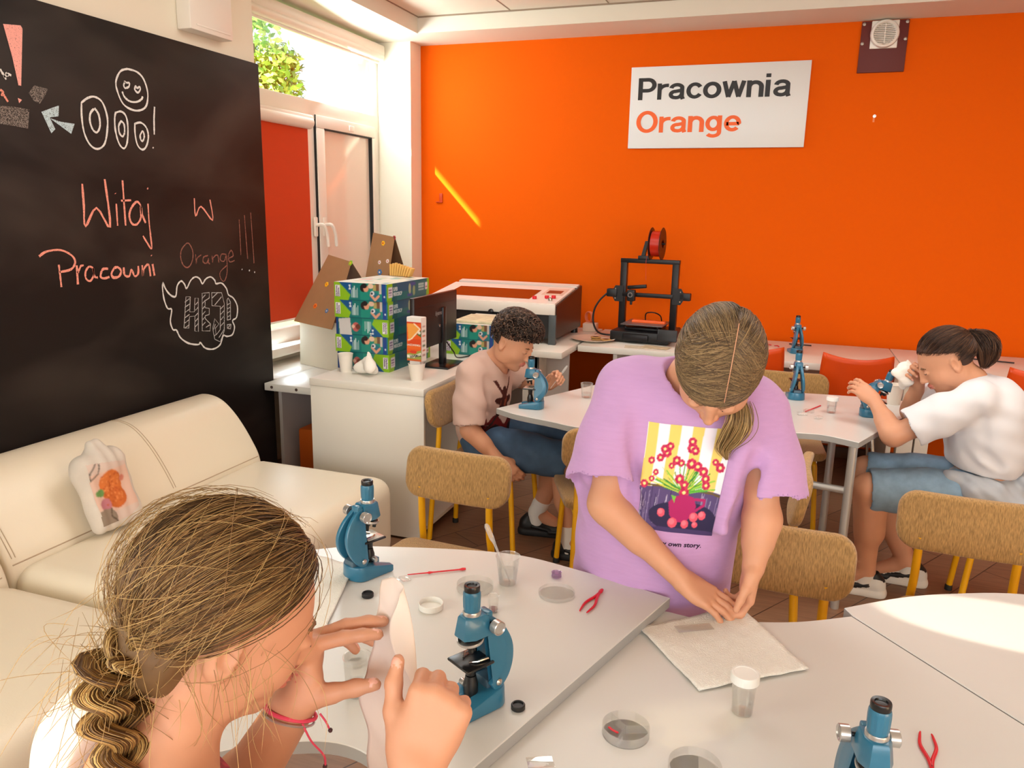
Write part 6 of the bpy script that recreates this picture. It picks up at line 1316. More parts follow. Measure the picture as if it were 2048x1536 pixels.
tag(o, 'soft white tissue held up by the girl with the braid', 'tissue')

# ================================================================ girl in the lavender shirt, leaning over the table
P2 = thing('person', (-0.23, 1.80, 0), 0, 'girl in a lavender printed shirt leaning over a paper towel', 'person'); o2 = np.array((-0.23, 1.80, 0.0))
c2 = V3(-0.108, 1.535, 1.213); B2 = basis((-0.06, -0.50, -0.86), up=(0.10, 0, 1))
S = Sdf(); nk2 = V3(-0.165, 1.645, 1.165); H = head_sdf(S, c2, B2, 1.0, neck=nk2)
sR, sL = V3(-0.315, 1.665, 1.115), V3(-0.030, 1.665, 1.095); eR, eL = V3(-0.325, 1.565, 0.885), V3(-0.000, 1.625, 0.88); wR, wL = V3(-0.148, 1.535, 0.752), V3(-0.008, 1.580, 0.785)
S.rc(nk2, V3(-0.17, 1.68, 1.08), 0.046, 0.08, 0.03); S.rc(sR, sL, 0.045, 0.045, 0.04); S.ell((-0.18, 1.70, 1.0), (0.13, 0.085, 0.16), None, 0.05); S.ell((-0.22, 1.75, 0.77), (0.115, 0.085, 0.14), None, 0.05); S.ell((-0.23, 1.79, 0.64), (0.125, 0.095, 0.10), None, 0.05)
S.chain([sR, eR, wR], [0.043, 0.036, 0.023], 0.02); S.rc(eR+(wR-eR)*0.1, eR+(wR-eR)*0.45, 0.037, 0.032, 0.02)
S.chain([sL, eL, wL], [0.043, 0.035, 0.0235], 0.02); S.rc(eL+(wL-eL)*0.1, eL+(wL-eL)*0.45, 0.036, 0.031, 0.02)
for x in (-0.075, 0.075):
    S.chain([V3(-0.27+x, 1.79, 0.60), V3(-0.305+x, 1.80, 0.36), V3(-0.30+x, 1.83, 0.07)], [0.072, 0.05, 0.034], 0.03); S.rc(V3(-0.30+x, 1.84, 0.045), V3(-0.31+x, 1.70, 0.03), 0.034, 0.028, 0.02)
hand_sdf(S, wR, (0.88, 0.02, -0.48), (0.42, -0.35, 0.84), [(0.02, 0.20, 0.15), (0.0, 0.22, 0.15), (0.05, 0.26, 0.18), (0.12, 0.32, 0.2)], (0.55, 0.1, 0.5), 0.90, side=-1, spread=0.35)
hand_sdf(S, wL, (-0.12, -0.10, -0.98), (0.95, 0.25, -0.15), [(0.35, 0.9, 0.6), (0.45, 1.0, 0.7), (0.55, 1.1, 0.7), (0.65, 1.1, 0.7)], (0.42, 0.12, 0.30), 0.88, side=1)
S.mesh('body', 0.0032, BODY, P2, o2)
lav = M('lavender_jersey', (198, 154, 202), 0.88, bump=(420, 0.35, 0.0008), var=(60, 0.05), stretch=(0.3, 1, 3), spec=0.15, sheen=0.15)
S = Sdf()
for s_, e_, fl in ((sR, eR, -1), (sL, eL, 1)):
    dv = e_-s_; S.chain([s_, s_+dv*0.45, s_+dv*0.80+V3(0.006*fl, 0, 0)], [0.064, 0.076, 0.090], 0.045)
    S.rc(s_+dv*1.12, s_+dv*1.5, 0.118, 0.15, 0.002, 0, -1)
    S.rc(s_+dv*0.62, s_+dv*1.1, 0.064, 0.082, 0.004, 0, -1)
S.ell((-0.18, 1.685, 1.0), (0.172, 0.118, 0.19), None, 0.06); S.rc(V3(-0.225, 1.71, 0.90), V3(-0.245, 1.73, 0.56), 0.150, 0.165, 0.06)
S.box((-0.235, 1.72, 0.75), (0.178, 0.118, 0.24), rotm(0.10, 0.03, 0), 0.10, 0.05)
S.rc(sR+V3(0.03, 0, 0.008), sL+V3(-0.03, 0, 0.008), 0.062, 0.062, 0.06); S.rc(nk2+V3(-0.03, 0.0, -0.045), nk2+V3(0.03, 0.0, -0.045), 0.062, 0.062, 0.05)
S.box((-0.24, 1.75, 0.50), (0.4, 0.4, 0.09), None, 0.002, 0.003, 0, -1)
S.rc(nk2+V3(0.006, -0.012, 0.06), nk2+V3(0.002, -0.018, -0.010), 0.070, 0.058, 0.006, 0, -1)
for a, b, r in (((-0.30, 1.575, 1.06), (-0.285, 1.575, 0.88), 0.010), ((-0.05, 1.575, 1.05), (-0.075, 1.575, 0.86), 0.011), ((-0.33, 1.62, 0.99), (-0.37, 1.60, 0.93), 0.012)):
    S.rc(np.array(a), np.array(b), r*1.3, r, 0.035, 0, 1)
for a, b, r in (((-0.265, 1.545, 1.08), (-0.26, 1.560, 0.90), 0.012), ((-0.02, 1.565, 1.02), (-0.05, 1.575, 0.88), 0.012)):
    S.rc(np.array(a), np.array(b), r, r*0.6, 0.03, 0, -1)
def wr2(P):
    return 0.0020*np.sin(P[:, 0]*46+P[:, 2]*24+np.sin(P[:, 2]*31))*np.sin(P[:, 2]*19-P[:, 0]*30)+0.0035*np.sin(P[:, 2]*70+P[:, 0]*55)*np.clip((0.80-P[:, 2])*4, 0, 1)*np.clip((P[:, 0]+0.30)*-8, 0, 1)
S.mesh('shirt', 0.0045, [lav], P2, o2, disp=wr2, smooth=2)
bv = S.bvh()
# printed picture on the shirt
pp = Paint(150, 190, (246, 236, 244))
for k in range(4): pp.poly([(0.0+0.265*k, 0), (0.005+0.265*k, 1), (0.135+0.265*k, 1), (0.12+0.262*k, 0)], (236, 206, 112))
pp.rect(0, 0, 1, 0.43, (92, 76, 120)); rg = np.random.default_rng(11)
for k in range(44): x = rg.uniform(0, 1); pp.line([(x, rg.uniform(0.28, 0.43)), (x-0.02, rg.uniform(0.02, 0.22))], 0.0035, [(150, 134, 172), (66, 52, 92), (190, 178, 204)][k % 3])
pp.poly([(0, 0.44), (1, 0.40), (1, 0.42), (0, 0.46)], (110, 90, 60))
pp.ell(0.58, 0.17, 0.44, 0.145, (52, 46, 78)); pp.ell(0.60, 0.13, 0.45, 0.13, (52, 46, 78)); pp.rect(0.55, 0.04, 1, 0.22, (52, 46, 78)); pp.poly([(0.1, 0), (1, 0), (1, 0.05), (0.3, 0.05)], (74, 60, 104))
for k in range(90):
    a = rg.uniform(0.15, PI-0.15); l = rg.uniform(0.16, 0.44); x0, y0 = 0.54+rg.normal()*0.03, 0.40; pp.line([(x0, y0), (x0+l*math.cos(a), y0+l*0.62*math.sin(a))], rg.uniform(0.003, 0.008), [(110, 190, 70), (80, 160, 60), (150, 200, 80), (226, 214, 90), (60, 130, 70)][k % 5])
for x, y, r in ((0.13, 0.50, 0.035), (0.05, 0.45, 0.045), (0.17, 0.56, 0.035), (0.10, 0.66, 0.04), (0.20, 0.69, 0.045), (0.27, 0.74, 0.055), (0.24, 0.77, 0.05), (0.30, 0.80, 0.045), (0.40, 0.68, 0.05), (0.35, 0.63, 0.035), (0.46, 0.66, 0.04), (0.56, 0.80, 0.06), (0.55, 0.86, 0.05), (0.60, 0.78, 0.05), (0.58, 0.66, 0.06), (0.66, 0.64, 0.055), (0.74, 0.60, 0.055), (0.78, 0.54, 0.05), (0.80, 0.48, 0.05), (0.86, 0.70, 0.04), (0.93, 0.66, 0.055), (0.47, 0.52, 0.055), (0.54, 0.47, 0.05), (0.55, 0.40, 0.06)):
    for k in range(7): a = 2*PI*k/7+x*9; pp.ell(x+0.6*r*math.cos(a), y+0.6*r*0.79*math.sin(a), r*0.46, r*0.37, (206, 62, 96) if k % 2 else (186, 44, 84))
    pp.ell(x, y, r*0.34, r*0.28, (250, 226, 150))
pp.poly([(0.38, 0.30), (0.45, 0.36), (0.56, 0.385), (0.68, 0.36), (0.73, 0.28), (0.70, 0.20), (0.62, 0.11), (0.47, 0.11), (0.41, 0.18)], (176, 44, 104)); pp.line([(0.70, 0.345), (0.82, 0.345), (0.82, 0.30), (0.72, 0.235)], 0.016, (176, 44, 104)); pp.poly([(0.45, 0.30), (0.40, 0.37), (0.46, 0.36)], (120, 190, 70))
for x, y, r in ((0.30, 0.19, 0.05), (0.46, 0.10, 0.06), (0.62, 0.095, 0.05), (0.72, 0.175, 0.055), (0.82, 0.20, 0.05), (0.75, 0.10, 0.035)): pp.ell(x, y, r, r*0.85, (238, 92, 112)); pp.ell(x-0.01, y+0.01, r*0.6, r*0.5, (246, 124, 140))
TL, TR, BR_, BL_ = V3(-0.243, 0, 1.078), V3(-0.068, 0, 1.078), V3(-0.098, 0, 0.838), V3(-0.252, 0, 0.848)
def shirtmap(u, v):
    P = BL_*((1-u)*(1-v))[..., None]+BR_*(u*(1-v))[..., None]+TL*((1-u)*v)[..., None]+TR*(u*v)[..., None]; out = np.zeros(P.shape)
    for i in np.ndindex(P.shape[:2]):
        h = bv.ray_cast(Vector((P[i][0], 1.2, P[i][2])), Vector((0, 1, 0))); out[i] = (np.array(h[0])+np.array(h[1])*0.0012) if h[0] is not None else (P[i][0], 1.56, P[i][2])
    return out-o2
pp.sheet('shirt_print', shirtmap, PRINTC, P2, smooth=True)
# the line of lettering under it
tx = textmesh('shirt_lettering', 'writing my own story.', 0.0150, M('ink_violet', (58, 38, 66), 0.7), P2, Matrix.Identity(4), 0.0001, 0.0003, xs=1.0, shear=0.15)
for v in tx.data.vertices:
    x, z = -0.255+v.co.x*1.02, 0.815+v.co.y-0.05*v.co.x; h = bv.ray_cast(Vector((x, 1.2, z)), Vector((0, 1, 0)))
    v.co = Vector(np.array(h[0])+np.array(h[1])*0.0012-o2) if h[0] is not None else Vector((x, 1.56, z))-Vector(o2)
# dark trousers
S = Sdf()
for x in (-0.075, 0.075): S.chain([V3(-0.27+x, 1.79, 0.60), V3(-0.305+x, 1.80, 0.36), V3(-0.30+x, 1.83, 0.10)], [0.085, 0.066, 0.058], 0.03)
S.ell((-0.24, 1.79, 0.62), (0.135, 0.105, 0.10), None, 0.04)
S.mesh('trousers', 0.007, [M('dark_trousers', (52, 56, 72), 0.85)], P2, o2)
# hair: parted, swept to the sides, gathered low, one tail over the shoulder
PAL2 = [(104, 82, 58), (124, 100, 70), (142, 114, 80), (92, 72, 52), (158, 130, 92)]
ctr = c2+B2@V3(0, -0.014, 0.026); S = Sdf(); S.ell(ctr+B2@V3(0, 0, 0.003), (0.081, 0.099, 0.093), B2, 0.01); S.ell(c2+B2@V3(0, -0.05, -0.035), (0.062, 0.055, 0.05), B2, 0.03)
S.ell(c2+B2@V3(0, 0.108, -0.045), (0.080, 0.055, 0.095), B2, 0.02, 0, -1)
for x in (-1, 1): S.ell(c2+B2@V3(0.082*x, 0.025, -0.055), (0.030, 0.070, 0.060), B2, 0.015, 0, -1)
S.mesh('hair_cap', 0.0045, [M('hair_under_brown', (104, 80, 56), 0.6)], P2, o2)
px_ = -0.28   # the parting runs to her left of centre
def cond2(d): return (d[:, 2]*0.88-d[:, 1]*0.42 > 0.04-0.25*(d[:, 1] < -0.1)) & (d[:, 2] > -0.55)
parts = []
nP = 1700
for side in (-1, 1):
    t = RNG.uniform(0, 1, nP); a = -0.25+2.0*t   # along the parting from crown to forehead
    d0 = np.stack([np.full(nP, px_*0.9)+RNG.normal(size=nP)*0.006+0.010*side, np.sin(a)*0.94, np.cos(a)*0.94], 1); d0 /= np.linalg.norm(d0, axis=1)[:, None]
    dm = np.stack([np.full(nP, 0.86*side), 0.34-0.55*t[::1]*0+RNG.uniform(-0.45, 0.30, nP), RNG.uniform(-0.15, 0.30, nP)], 1); dm /= np.linalg.norm(dm, axis=1)[:, None]
    gg = nrm((0.42*side, -0.80, -0.45))+RNG.normal(size=(nP, 3))*0.08
    K1 = sweep(d0, dm, ctr, B2, (0.085, 0.103, 0.0975), 10, lift=0.015, wob=0.0015); K2 = sweep(dm, gg, ctr, B2, (0.085, 0.103, 0.0975), 9, lift=0.0, wob=0.0015)
    P_ = np.concatenate([K1, K2[:, 1:]], 1)
    P_[:, 1:-1] = 0.25*P_[:, :-2]+0.5*P_[:, 1:-1]+0.25*P_[:, 2:]; P_[:, 1:-1] = 0.25*P_[:, :-2]+0.5*P_[:, 1:-1]+0.25*P_[:, 2:]
    parts.append(strands('h', P_, 0.0009, hcol(nP, PAL2, 0.2), HAIR, None))
d = scalp_dirs(2600, lambda d: cond2(d) & (d[:, 1] < 0.25)); gg = np.where(d[:, [0]] > -0.27, nrm((0.45, -0.80, -0.42))[None], nrm((-0.30, -0.80, -0.5))[None])+RNG.normal(size=d.shape)*0.1
parts.append(strands('h', sweep(d, gg, ctr, B2, (0.0845, 0.102, 0.0965), 14, lift=0.02, wob=0.0018), 0.0009, hcol(len(d), PAL2, 0.2), HAIR, None))
n = 420; t0 = c2+B2@V3(-0.052, 0.050, -0.045); w = RNG.normal(size=(n, 3)); tt = np.linspace(0, 1, 16)
path = catmull([t0, t0+V3(0.004, -0.012, -0.035), t0+V3(-0.008, -0.006, -0.070), t0+V3(-0.022, 0.0, -0.100), t0+V3(-0.012, 0.0, -0.125)], 4)[:16]
wid = 0.010+0.006*np.sin(PI*np.linspace(0, 1, len(path)))-0.008*np.linspace(0, 1, len(path))**2
Pq = path[None]+w[:, None, :]*wid[None, :, None]*np.array((0.75, 0.45, 0.3))+np.sin(6*np.linspace(0, 1, len(path))[None, :, None]+w[:, None, :]*3)*0.0015
parts.append(strands('t', Pq, 0.0008, hcol(n, [(150, 118, 74), (176, 142, 92), (124, 94, 58), (200, 166, 112)], 0.2), HAIR, None))
pt = [ctr+B2@(nrm((px_*0.9, math.sin(a)*0.94, math.cos(a)*0.94))*np.array((0.0862, 0.1045, 0.0990))) for a in np.linspace(-0.35, 1.35, 20)]
MB().tube(pt, 0.0009, 6, flat=0.6).build('parting', SKIN, P2, off=o2)
joinmesh('hair', [(p[0]-o2, p[1], p[2]) for p in parts], HAIR, P2)
# ================================================================ boy at the far table
P3 = thing('person', (-1.20, 3.12, 0), 0, 'dark-haired boy in a mauve T-shirt looking into a microscope', 'person'); o3 = np.array((-1.20, 3.12, 0.0))
c3 = V3(-1.085, 3.105, 0.955); B3 = basis((0.86, -0.12, -0.46), roll=0.05); nk3 = V3(-1.165, 3.13, 0.865)
sR, sL = V3(-1.235, 2.995, 0.815), V3(-1.215, 3.275, 0.815); eR, eL = V3(-1.215, 2.940, 0.590), V3(-1.135, 3.37, 0.735); wR, wL = V3(-1.070, 2.945, 0.462), V3(-0.985, 3.335, 0.725)
S = Sdf(); head_sdf(S, c3, B3, 1.0, neck=nk3)
S.rc(nk3, V3(-1.21, 3.14, 0.78), 0.05, 0.085, 0.03); S.rc(sR, sL, 0.045, 0.045, 0.04); S.ell((-1.22, 3.14, 0.72), (0.085, 0.125, 0.15), None, 0.05); S.ell((-1.23, 3.15, 0.52), (0.095, 0.125, 0.13), None, 0.05)
S.chain([sR, eR, wR], [0.044, 0.038, 0.024], 0.02); S.rc(eR+(wR-eR)*0.1, eR+(wR-eR)*0.45, 0.038, 0.034, 0.02)
S.chain([sL, eL, wL], [0.044, 0.038, 0.024], 0.02); S.rc(eL+(wL-eL)*0.1, eL+(wL-eL)*0.45, 0.038, 0.034, 0.02)
hp1, hp2, kn1, kn2 = V3(-1.20, 3.07, 0.495), V3(-1.20, 3.23, 0.495), V3(-0.815, 3.06, 0.465), V3(-0.865, 3.28, 0.475); an1, an2 = V3(-0.80, 3.10, 0.095), V3(-1.015, 3.30, 0.11)
S.chain([hp1, kn1, an1], [0.075, 0.056, 0.036], 0.03); S.chain([hp2, kn2, an2], [0.075, 0.056, 0.036], 0.03)
for a, k in ((an1, kn1), (an2, kn2)): S.rc(k+(a-k)*0.2+V3(-0.012, 0, 0), k+(a-k)*0.5+V3(-0.014, 0, 0), 0.050, 0.046, 0.03)
S.rc(an1, an1+V3(0.10, 0, -0.05), 0.034, 0.028, 0.02); S.rc(an2, an2+V3(0.10, 0.02, -0.06), 0.034, 0.028, 0.02)
hand_sdf(S, wR, (0.72, 0.18, -0.67), (0.25, -0.92, 0.25), [(0.35, 0.5, 0.4), (0.38, 0.55, 0.4), (0.42, 0.6, 0.4), (0.48, 0.6, 0.4)], (0.6, 0.15), 0.92, side=-1)
hand_sdf(S, wL, (0.66, -0.08, 0.74), (-0.25, 0.92, 0.35), [(0.75, 0.9, 0.5), (0.9, 1.1, 0.6), (1.0, 1.2, 0.7), (1.05, 1.2, 0.7)], (0.50, 0.20, 0.55), 0.90, side=1)
S.mesh('body', 0.0042, BODY, P3, o3)
S = Sdf()
for s_, e_ in ((sR, eR), (sL, eL)):
    dv = e_-s_; S.chain([s_, s_+dv*0.5, s_+dv*0.88], [0.058, 0.066, 0.074], 0.04); S.rc(s_+dv*1.16, s_+dv*1.5, 0.088, 0.1, 0.002, 0, -1); S.rc(s_+dv*0.7, s_+dv*1.2, 0.056, 0.066, 0.004, 0, -1)
S.ell((-1.225, 3.14, 0.72), (0.115, 0.155, 0.175), None, 0.05); S.ell((-1.235, 3.15, 0.55), (0.118, 0.150, 0.13), None, 0.05); S.rc(sR+V3(0, 0.03, 0.006), sL+V3(0, -0.03, 0.006), 0.058, 0.058, 0.05); S.rc(nk3+V3(-0.015, -0.02, -0.04), nk3+V3(-0.015, 0.02, -0.04), 0.058, 0.058, 0.04)
S.rc(nk3+V3(0.03, -0.006, 0.05), nk3+V3(0.012, 0, -0.012), 0.066, 0.058, 0.005, 0, -1); S.box((-1.235, 3.15, 0.36), (0.3, 0.3, 0.08), None, 0.002, 0.004, 0, -1)
S.rc(V3(-1.15, 2.985, 0.80), V3(-1.16, 2.995, 0.66), 0.010, 0.006, 0.03, 0, -1); S.rc(V3(-1.27, 3.0, 0.50), V3(-1.17, 3.02, 0.47), 0.010, 0.008, 0.03, 0, -1)
wr3 = lambda P: 0.0022*np.sin(P[:, 0]*52+P[:, 2]*60)*np.sin(P[:, 2]*24+P[:, 1]*30)
def paint3(V):
    c = np.tile(lin1((200, 168, 154)), (len(V), 1)); f = V[:, 0] > -1.20; y, z = V[:, 1]-3.10, V[:, 2]; t = 0.018*np.sin(V[:, 1]*60)+0.012*np.sin(V[:, 0]*80)
    body = (V[:, 1] > 3.045-0.02*0) | (z < 0.62)
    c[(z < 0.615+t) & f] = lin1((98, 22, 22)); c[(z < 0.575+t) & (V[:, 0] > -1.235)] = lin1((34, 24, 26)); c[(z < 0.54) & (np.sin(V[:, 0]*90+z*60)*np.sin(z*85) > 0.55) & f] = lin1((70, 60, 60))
    r = np.hypot(y/0.045, (z-0.685)/0.055); c[f & (r < 1+0.35*np.sin(np.arctan2(z-0.685, y)*5))] = lin1((70, 34, 28)); c[f & (r < 0.55) & (np.sin(y*160) > 0.2)] = lin1((140, 70, 48))
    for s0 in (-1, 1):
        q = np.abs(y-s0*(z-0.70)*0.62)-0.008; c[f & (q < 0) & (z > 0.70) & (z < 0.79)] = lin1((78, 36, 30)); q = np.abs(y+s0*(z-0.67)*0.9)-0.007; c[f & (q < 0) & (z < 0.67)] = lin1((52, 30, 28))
    hem = np.zeros(len(V), bool)
    for s_, e_ in ((sR, eR),):
        dv = e_-s_; t2 = ((V-s_)@dv)/(dv@dv); hem |= (np.abs(t2-0.925) < 0.006) & (np.linalg.norm(V-(s_+t2[:, None]*dv), axis=1) < 0.10) & (V[:, 1] < 3.04)
    c[hem] = lin1((132, 98, 90)); return c
S.mesh('shirt', 0.0042, [M('mauve_cotton', None, 0.88, attr='col', bump=(420, 0.25, 0.0006), spec=0.15)], P3, o3, disp=wr3, paint=paint3, smooth=2)
S = Sdf(); 
for h, k in ((hp1, kn1), (hp2, kn2)): S.chain([h, h+(k-h)*0.5, h+(k-h)*0.97], [0.092, 0.086, 0.082], 0.03); S.rc(h+(k-h)*1.22, h+(k-h)*1.6, 0.10, 0.12, 0.002, 0, -1); S.rc(h+(k-h)*0.85, h+(k-h)*1.3, 0.066, 0.070, 0.004, 0, -1)
S.ell((-1.23, 3.15, 0.505), (0.105, 0.135, 0.085), None, 0.04)
S.mesh('shorts', 0.005, [M('navy_shorts', (66, 92, 120), 0.85, var=(30, 0.2))], P3, o3, disp=lambda P: 0.003*np.sin(P[:, 0]*60+P[:, 1]*30)*np.sin(P[:, 2]*70))
def socks(P, o, ans, col, hgt=0.055):
    for a, k in ans:
        S = Sdf(); S.rc(a, a+(k-a)*0.17, 0.0385, 0.041, 0.01); S.rc(a, a+V3(0, 0, -0.05), 0.038, 0.036, 0.01); S.mesh('sock', 0.004, [M('sock_%d' % col[0], col, 0.9)], P, o)
def shoe(P, o, heel, toe, mats, w=0.040, hgt=0.085, name='shoe'):
    """low trainer: sole, upper, dark panels"""
    heel, toe = np.array(heel, float), np.array(toe, float); d = nrm(toe-heel); L_ = np.linalg.norm(toe-heel); x = np.cross(d, (0, 0, 1)); B = np.array([x, d, (0, 0, 1)]).T
    S = Sdf(); at = lambda a, b, c: heel+B@V3(a, b*L_, c)
    S.rc(at(0, 0.14, 0.040), at(0, 0.86, 0.030), w*0.88, w*0.82, 0.01, 1); S.rc(at(0, 0.18, 0.055), at(0, 0.38, 0.062), w*0.86, w*0.70, 0.015, 1); S.rc(at(0, 0.14, 0.06), at(0, 0.20, 0.085), w*0.72, w*0.62, 0.01, 2)
    S.box(heel+B@V3(0, 0.5*L_, 0.060), (0.12, 0.3, 0.046), B, 0.002, 0.001, 0, 1) if False else None
    S.rc(at(0, 0.22, 0.12), at(0, 0.30, 0.075), w*0.62, w*0.55, 0.006, 2, -1)
    for s_ in (-1, 1): S.rc(at(s_*w*0.80, 0.30, 0.050), at(s_*w*0.74, 0.62, 0.036), 0.010, 0.008, 0.004, 2); S.rc(at(s_*w*0.70, 0.84, 0.030), at(s_*w*0.80, 0.62, 0.026), 0.011, 0.009, 0.004, 2)
    S.rc(at(0, 0.92, 0.032), at(0, 0.80, 0.042), w*0.62, w*0.6, 0.01, 2)
    for k in range(4): S.rc(at(-0.018, 0.46+0.07*k, 0.078-0.008*k), at(0.018, 0.46+0.07*k, 0.078-0.008*k), 0.0035, 0.0035, 0.002, 2)
    S.box(at(0, 0.5, -0.05), (0.1, 0.3, 0.052), B, 0.001, 0.001, 0, -1)
    S.rc(at(0, 0.13, 0.013), at(0, 0.85, 0.013), w*0.98, w*0.94, 0.003, 0); S.box(at(0, 0.5, -0.05), (0.1, 0.3, 0.050), B, 0.001, 0.001, 0, -1); S.box(at(0, 0.5, 0.30), (0.001, 0.001, 0.001), B, 0, 0, 0, -1)
    return S.mesh(name, 0.0036, mats, P, o)
socks(P3, o3, ((an1, kn1), (an2, kn2)), (236, 232, 226))
bk = [M('shoe_black_sole', (24, 24, 26), 0.6), M('shoe_black', (20, 20, 22), 0.5), M('shoe_black', None)]
shoe(P3, o3, an1+V3(-0.075, 0, -an1[2]), an1+V3(0.17, 0.0, -an1[2]), bk, 0.038); shoe(P3, o3, an2+V3(-0.085, -0.01, -an2[2]), an2+V3(0.16, 0.02, -an2[2]), bk, 0.038)
# curly hair
ctr = c3+B3@V3(0, -0.014, 0.026); S = Sdf(); S.ell(ctr+B3@V3(0, 0.006, 0.010), (0.083, 0.100, 0.092), B3, 0.01)
S.ell(c3+B3@V3(0, 0.118, -0.040), (0.085, 0.055, 0.085), B3, 0.015, 0, -1)
for x in (-1, 1): S.ell(c3+B3@V3(0.085*x, 0.035, -0.055), (0.035, 0.072, 0.060), B3, 0.012, 0, -1)
carve(S, ctr, B3, 1.0, 0.012, -0.02, 0.30)
S.mesh('hair_cap', 0.004, [M('hair_under_dark', (52, 39, 32), 0.7)], P3, o3)
n = 1500; d = scalp_dirs(n, lambda d: (d[:, 2]*0.86-d[:, 1]*0.30 > 0.0-0.35*(d[:, 1] < -0.2)) & (d[:, 2] > -0.5) & ~((np.abs(d[:, 0]) > 0.6) & (d[:, 2] < -0.05) & (d[:, 1] > -0.3))); n = len(d); K = 12; tt = np.linspace(0, 1, K)
top = np.clip((d[:, 2]+0.35)*1.0, 0.10, 1.1); P0 = ctr+(d*np.array((0.081, 0.099, 0.091)))@B3.T; Nw = d@B3.T; ax = np.cross(Nw, RNG.normal(size=(n, 3))); ax /= np.linalg.norm(ax, axis=1)[:, None]; ay = np.cross(Nw, ax); ph = RNG.uniform(0, 6.28, n); rc_ = RNG.uniform(0.006, 0.0115, n)*top
fw = np.array((0.55, -0.05, -0.12))
Pq = P0[:, None]+Nw[:, None]*(0.022*top[:, None]*np.sin(tt*PI*0.62)[None]*1.35)[..., None]+fw*(0.038*top[:, None]*tt[None]**1.4)[..., None]+ax[:, None]*(rc_[:, None]*np.sin(7.5*tt[None]+ph[:, None]))[..., None]+ay[:, None]*(rc_[:, None]*np.cos(7.5*tt[None]+ph[:, None]))[..., None]
hp = [strands('c', Pq, 0.0026, hcol(n, [(66, 49, 40), (84, 64, 52), (50, 37, 31), (110, 84, 68)], 0.3), HAIR, None)]
joinmesh('hair', [(p[0]-o3, p[1], p[2]) for p in hp], HAIR, P3)
t = thing('pipette', (-0.962, 3.285, 0.722), 0, 'clear pipette held in the boy\'s raised hand', 'pipette')
MB().tube([(0, 0, 0), (0.034, 0.012, 0.052), (0.045, 0.016, 0.070)], [0.0012, 0.0026, 0.003], 10).build('stem', cloudy, t); MB().tube([(0.045, 0.016, 0.070), (0.052, 0.018, 0.080), (0.066, 0.023, 0.102), (0.070, 0.024, 0.108)], [0.003, 0.0052, 0.0052, 0.003], 12).build('bulb', cloudy, t)

# ================================================================ girl in white at the right
P4 = thing('person', (0.76, 3.27, 0), 0, 'girl with a dark ponytail in a white T-shirt wiping her eye with a tissue', 'person'); o4 = np.array((0.76, 3.27, 0.0))
c4 = V3(0.603, 3.255, 0.985); B4 = basis((-0.80, -0.06, -0.58), roll=0.0); nk4 = V3(0.695, 3.265, 0.915)
sL, sR = V3(0.690, 3.135, 0.865), V3(0.700, 3.395, 0.865); eL, eR = V3(0.440, 3.130, 0.705), V3(0.540, 3.44, 0.735); wL, wR = V3(0.378, 3.275, 0.800), V3(0.535, 3.36, 0.870)
S = Sdf(); head_sdf(S, c4, B4, 1.03, neck=nk4)
S.rc(nk4, V3(0.74, 3.27, 0.82), 0.05, 0.085, 0.03); S.rc(sL, sR, 0.046, 0.046, 0.04); S.ell((0.755, 3.265, 0.74), (0.09, 0.13, 0.15), None, 0.05); S.ell((0.79, 3.265, 0.53), (0.105, 0.135, 0.13), None, 0.05)
for s_, e_, w_ in ((sL, eL, wL), (sR, eR, wR)): S.chain([s_, e_, w_], [0.046, 0.040, 0.025], 0.02); S.rc(e_+(w_-e_)*0.1, e_+(w_-e_)*0.45, 0.041, 0.035, 0.02)
h1, h2, k1, k2 = V3(0.76, 3.185, 0.495), V3(0.76, 3.35, 0.495), V3(0.385, 3.165, 0.470), V3(0.395, 3.40, 0.470); a1_, a2_ = V3(0.415, 3.235, 0.10), V3(0.590, 3.40, 0.10)
for h, k, a in ((h1, k1, a1_), (h2, k2, a2_)): S.chain([h, k, a], [0.080, 0.060, 0.038], 0.03); S.rc(k+(a-k)*0.2+V3(0.014, 0, 0), k+(a-k)*0.5+V3(0.016, 0, 0), 0.054, 0.050, 0.03); S.rc(a, a+V3(-0.10, 0, -0.055), 0.034, 0.028, 0.02)
hand_sdf(S, wL, (-0.55, 0.25, 0.42), (-0.25, -0.55, 0.80), [(0.35, 0.5, 0.4), (0.42, 0.55, 0.4), (0.48, 0.6, 0.4), (0.55, 0.6, 0.4)], (0.5, 0.1, 0.5), 0.92, side=1, spread=0.6)
hand_sdf(S, wR, (-0.55, -0.35, 0.70), (-0.55, 0.75, 0.2), [(0.7, 0.9, 0.5), (0.8, 1.0, 0.6), (0.9, 1.1, 0.6), (1.0, 1.1, 0.7)], (0.5, 0.15), 0.90, side=-1)
S.mesh('body', 0.0042, BODY, P4, o4)
S = Sdf()
for s_, e_ in ((sL, eL), (sR, eR)):
    dv = e_-s_; S.chain([s_, s_+dv*0.4, s_+dv*0.72], [0.062, 0.070, 0.076], 0.04); S.rc(s_+dv*1.0, s_+dv*1.4, 0.096, 0.11, 0.002, 0, -1); S.rc(s_+dv*0.55, s_+dv*1.05, 0.058, 0.068, 0.004, 0, -1)
S.ell((0.765, 3.265, 0.735), (0.135, 0.165, 0.175), None, 0.05); S.ell((0.785, 3.265, 0.63), (0.128, 0.158, 0.12), None, 0.05); S.rc(sL+V3(0.02, 0.03, 0.006), sR+V3(0.02, -0.03, 0.006), 0.062, 0.062, 0.05); S.rc(nk4+V3(0.02, -0.02, -0.04), nk4+V3(0.02, 0.02, -0.04), 0.058, 0.058, 0.04); S.ell((0.80, 3.265, 0.83), (0.085, 0.13, 0.10), None, 0.05)
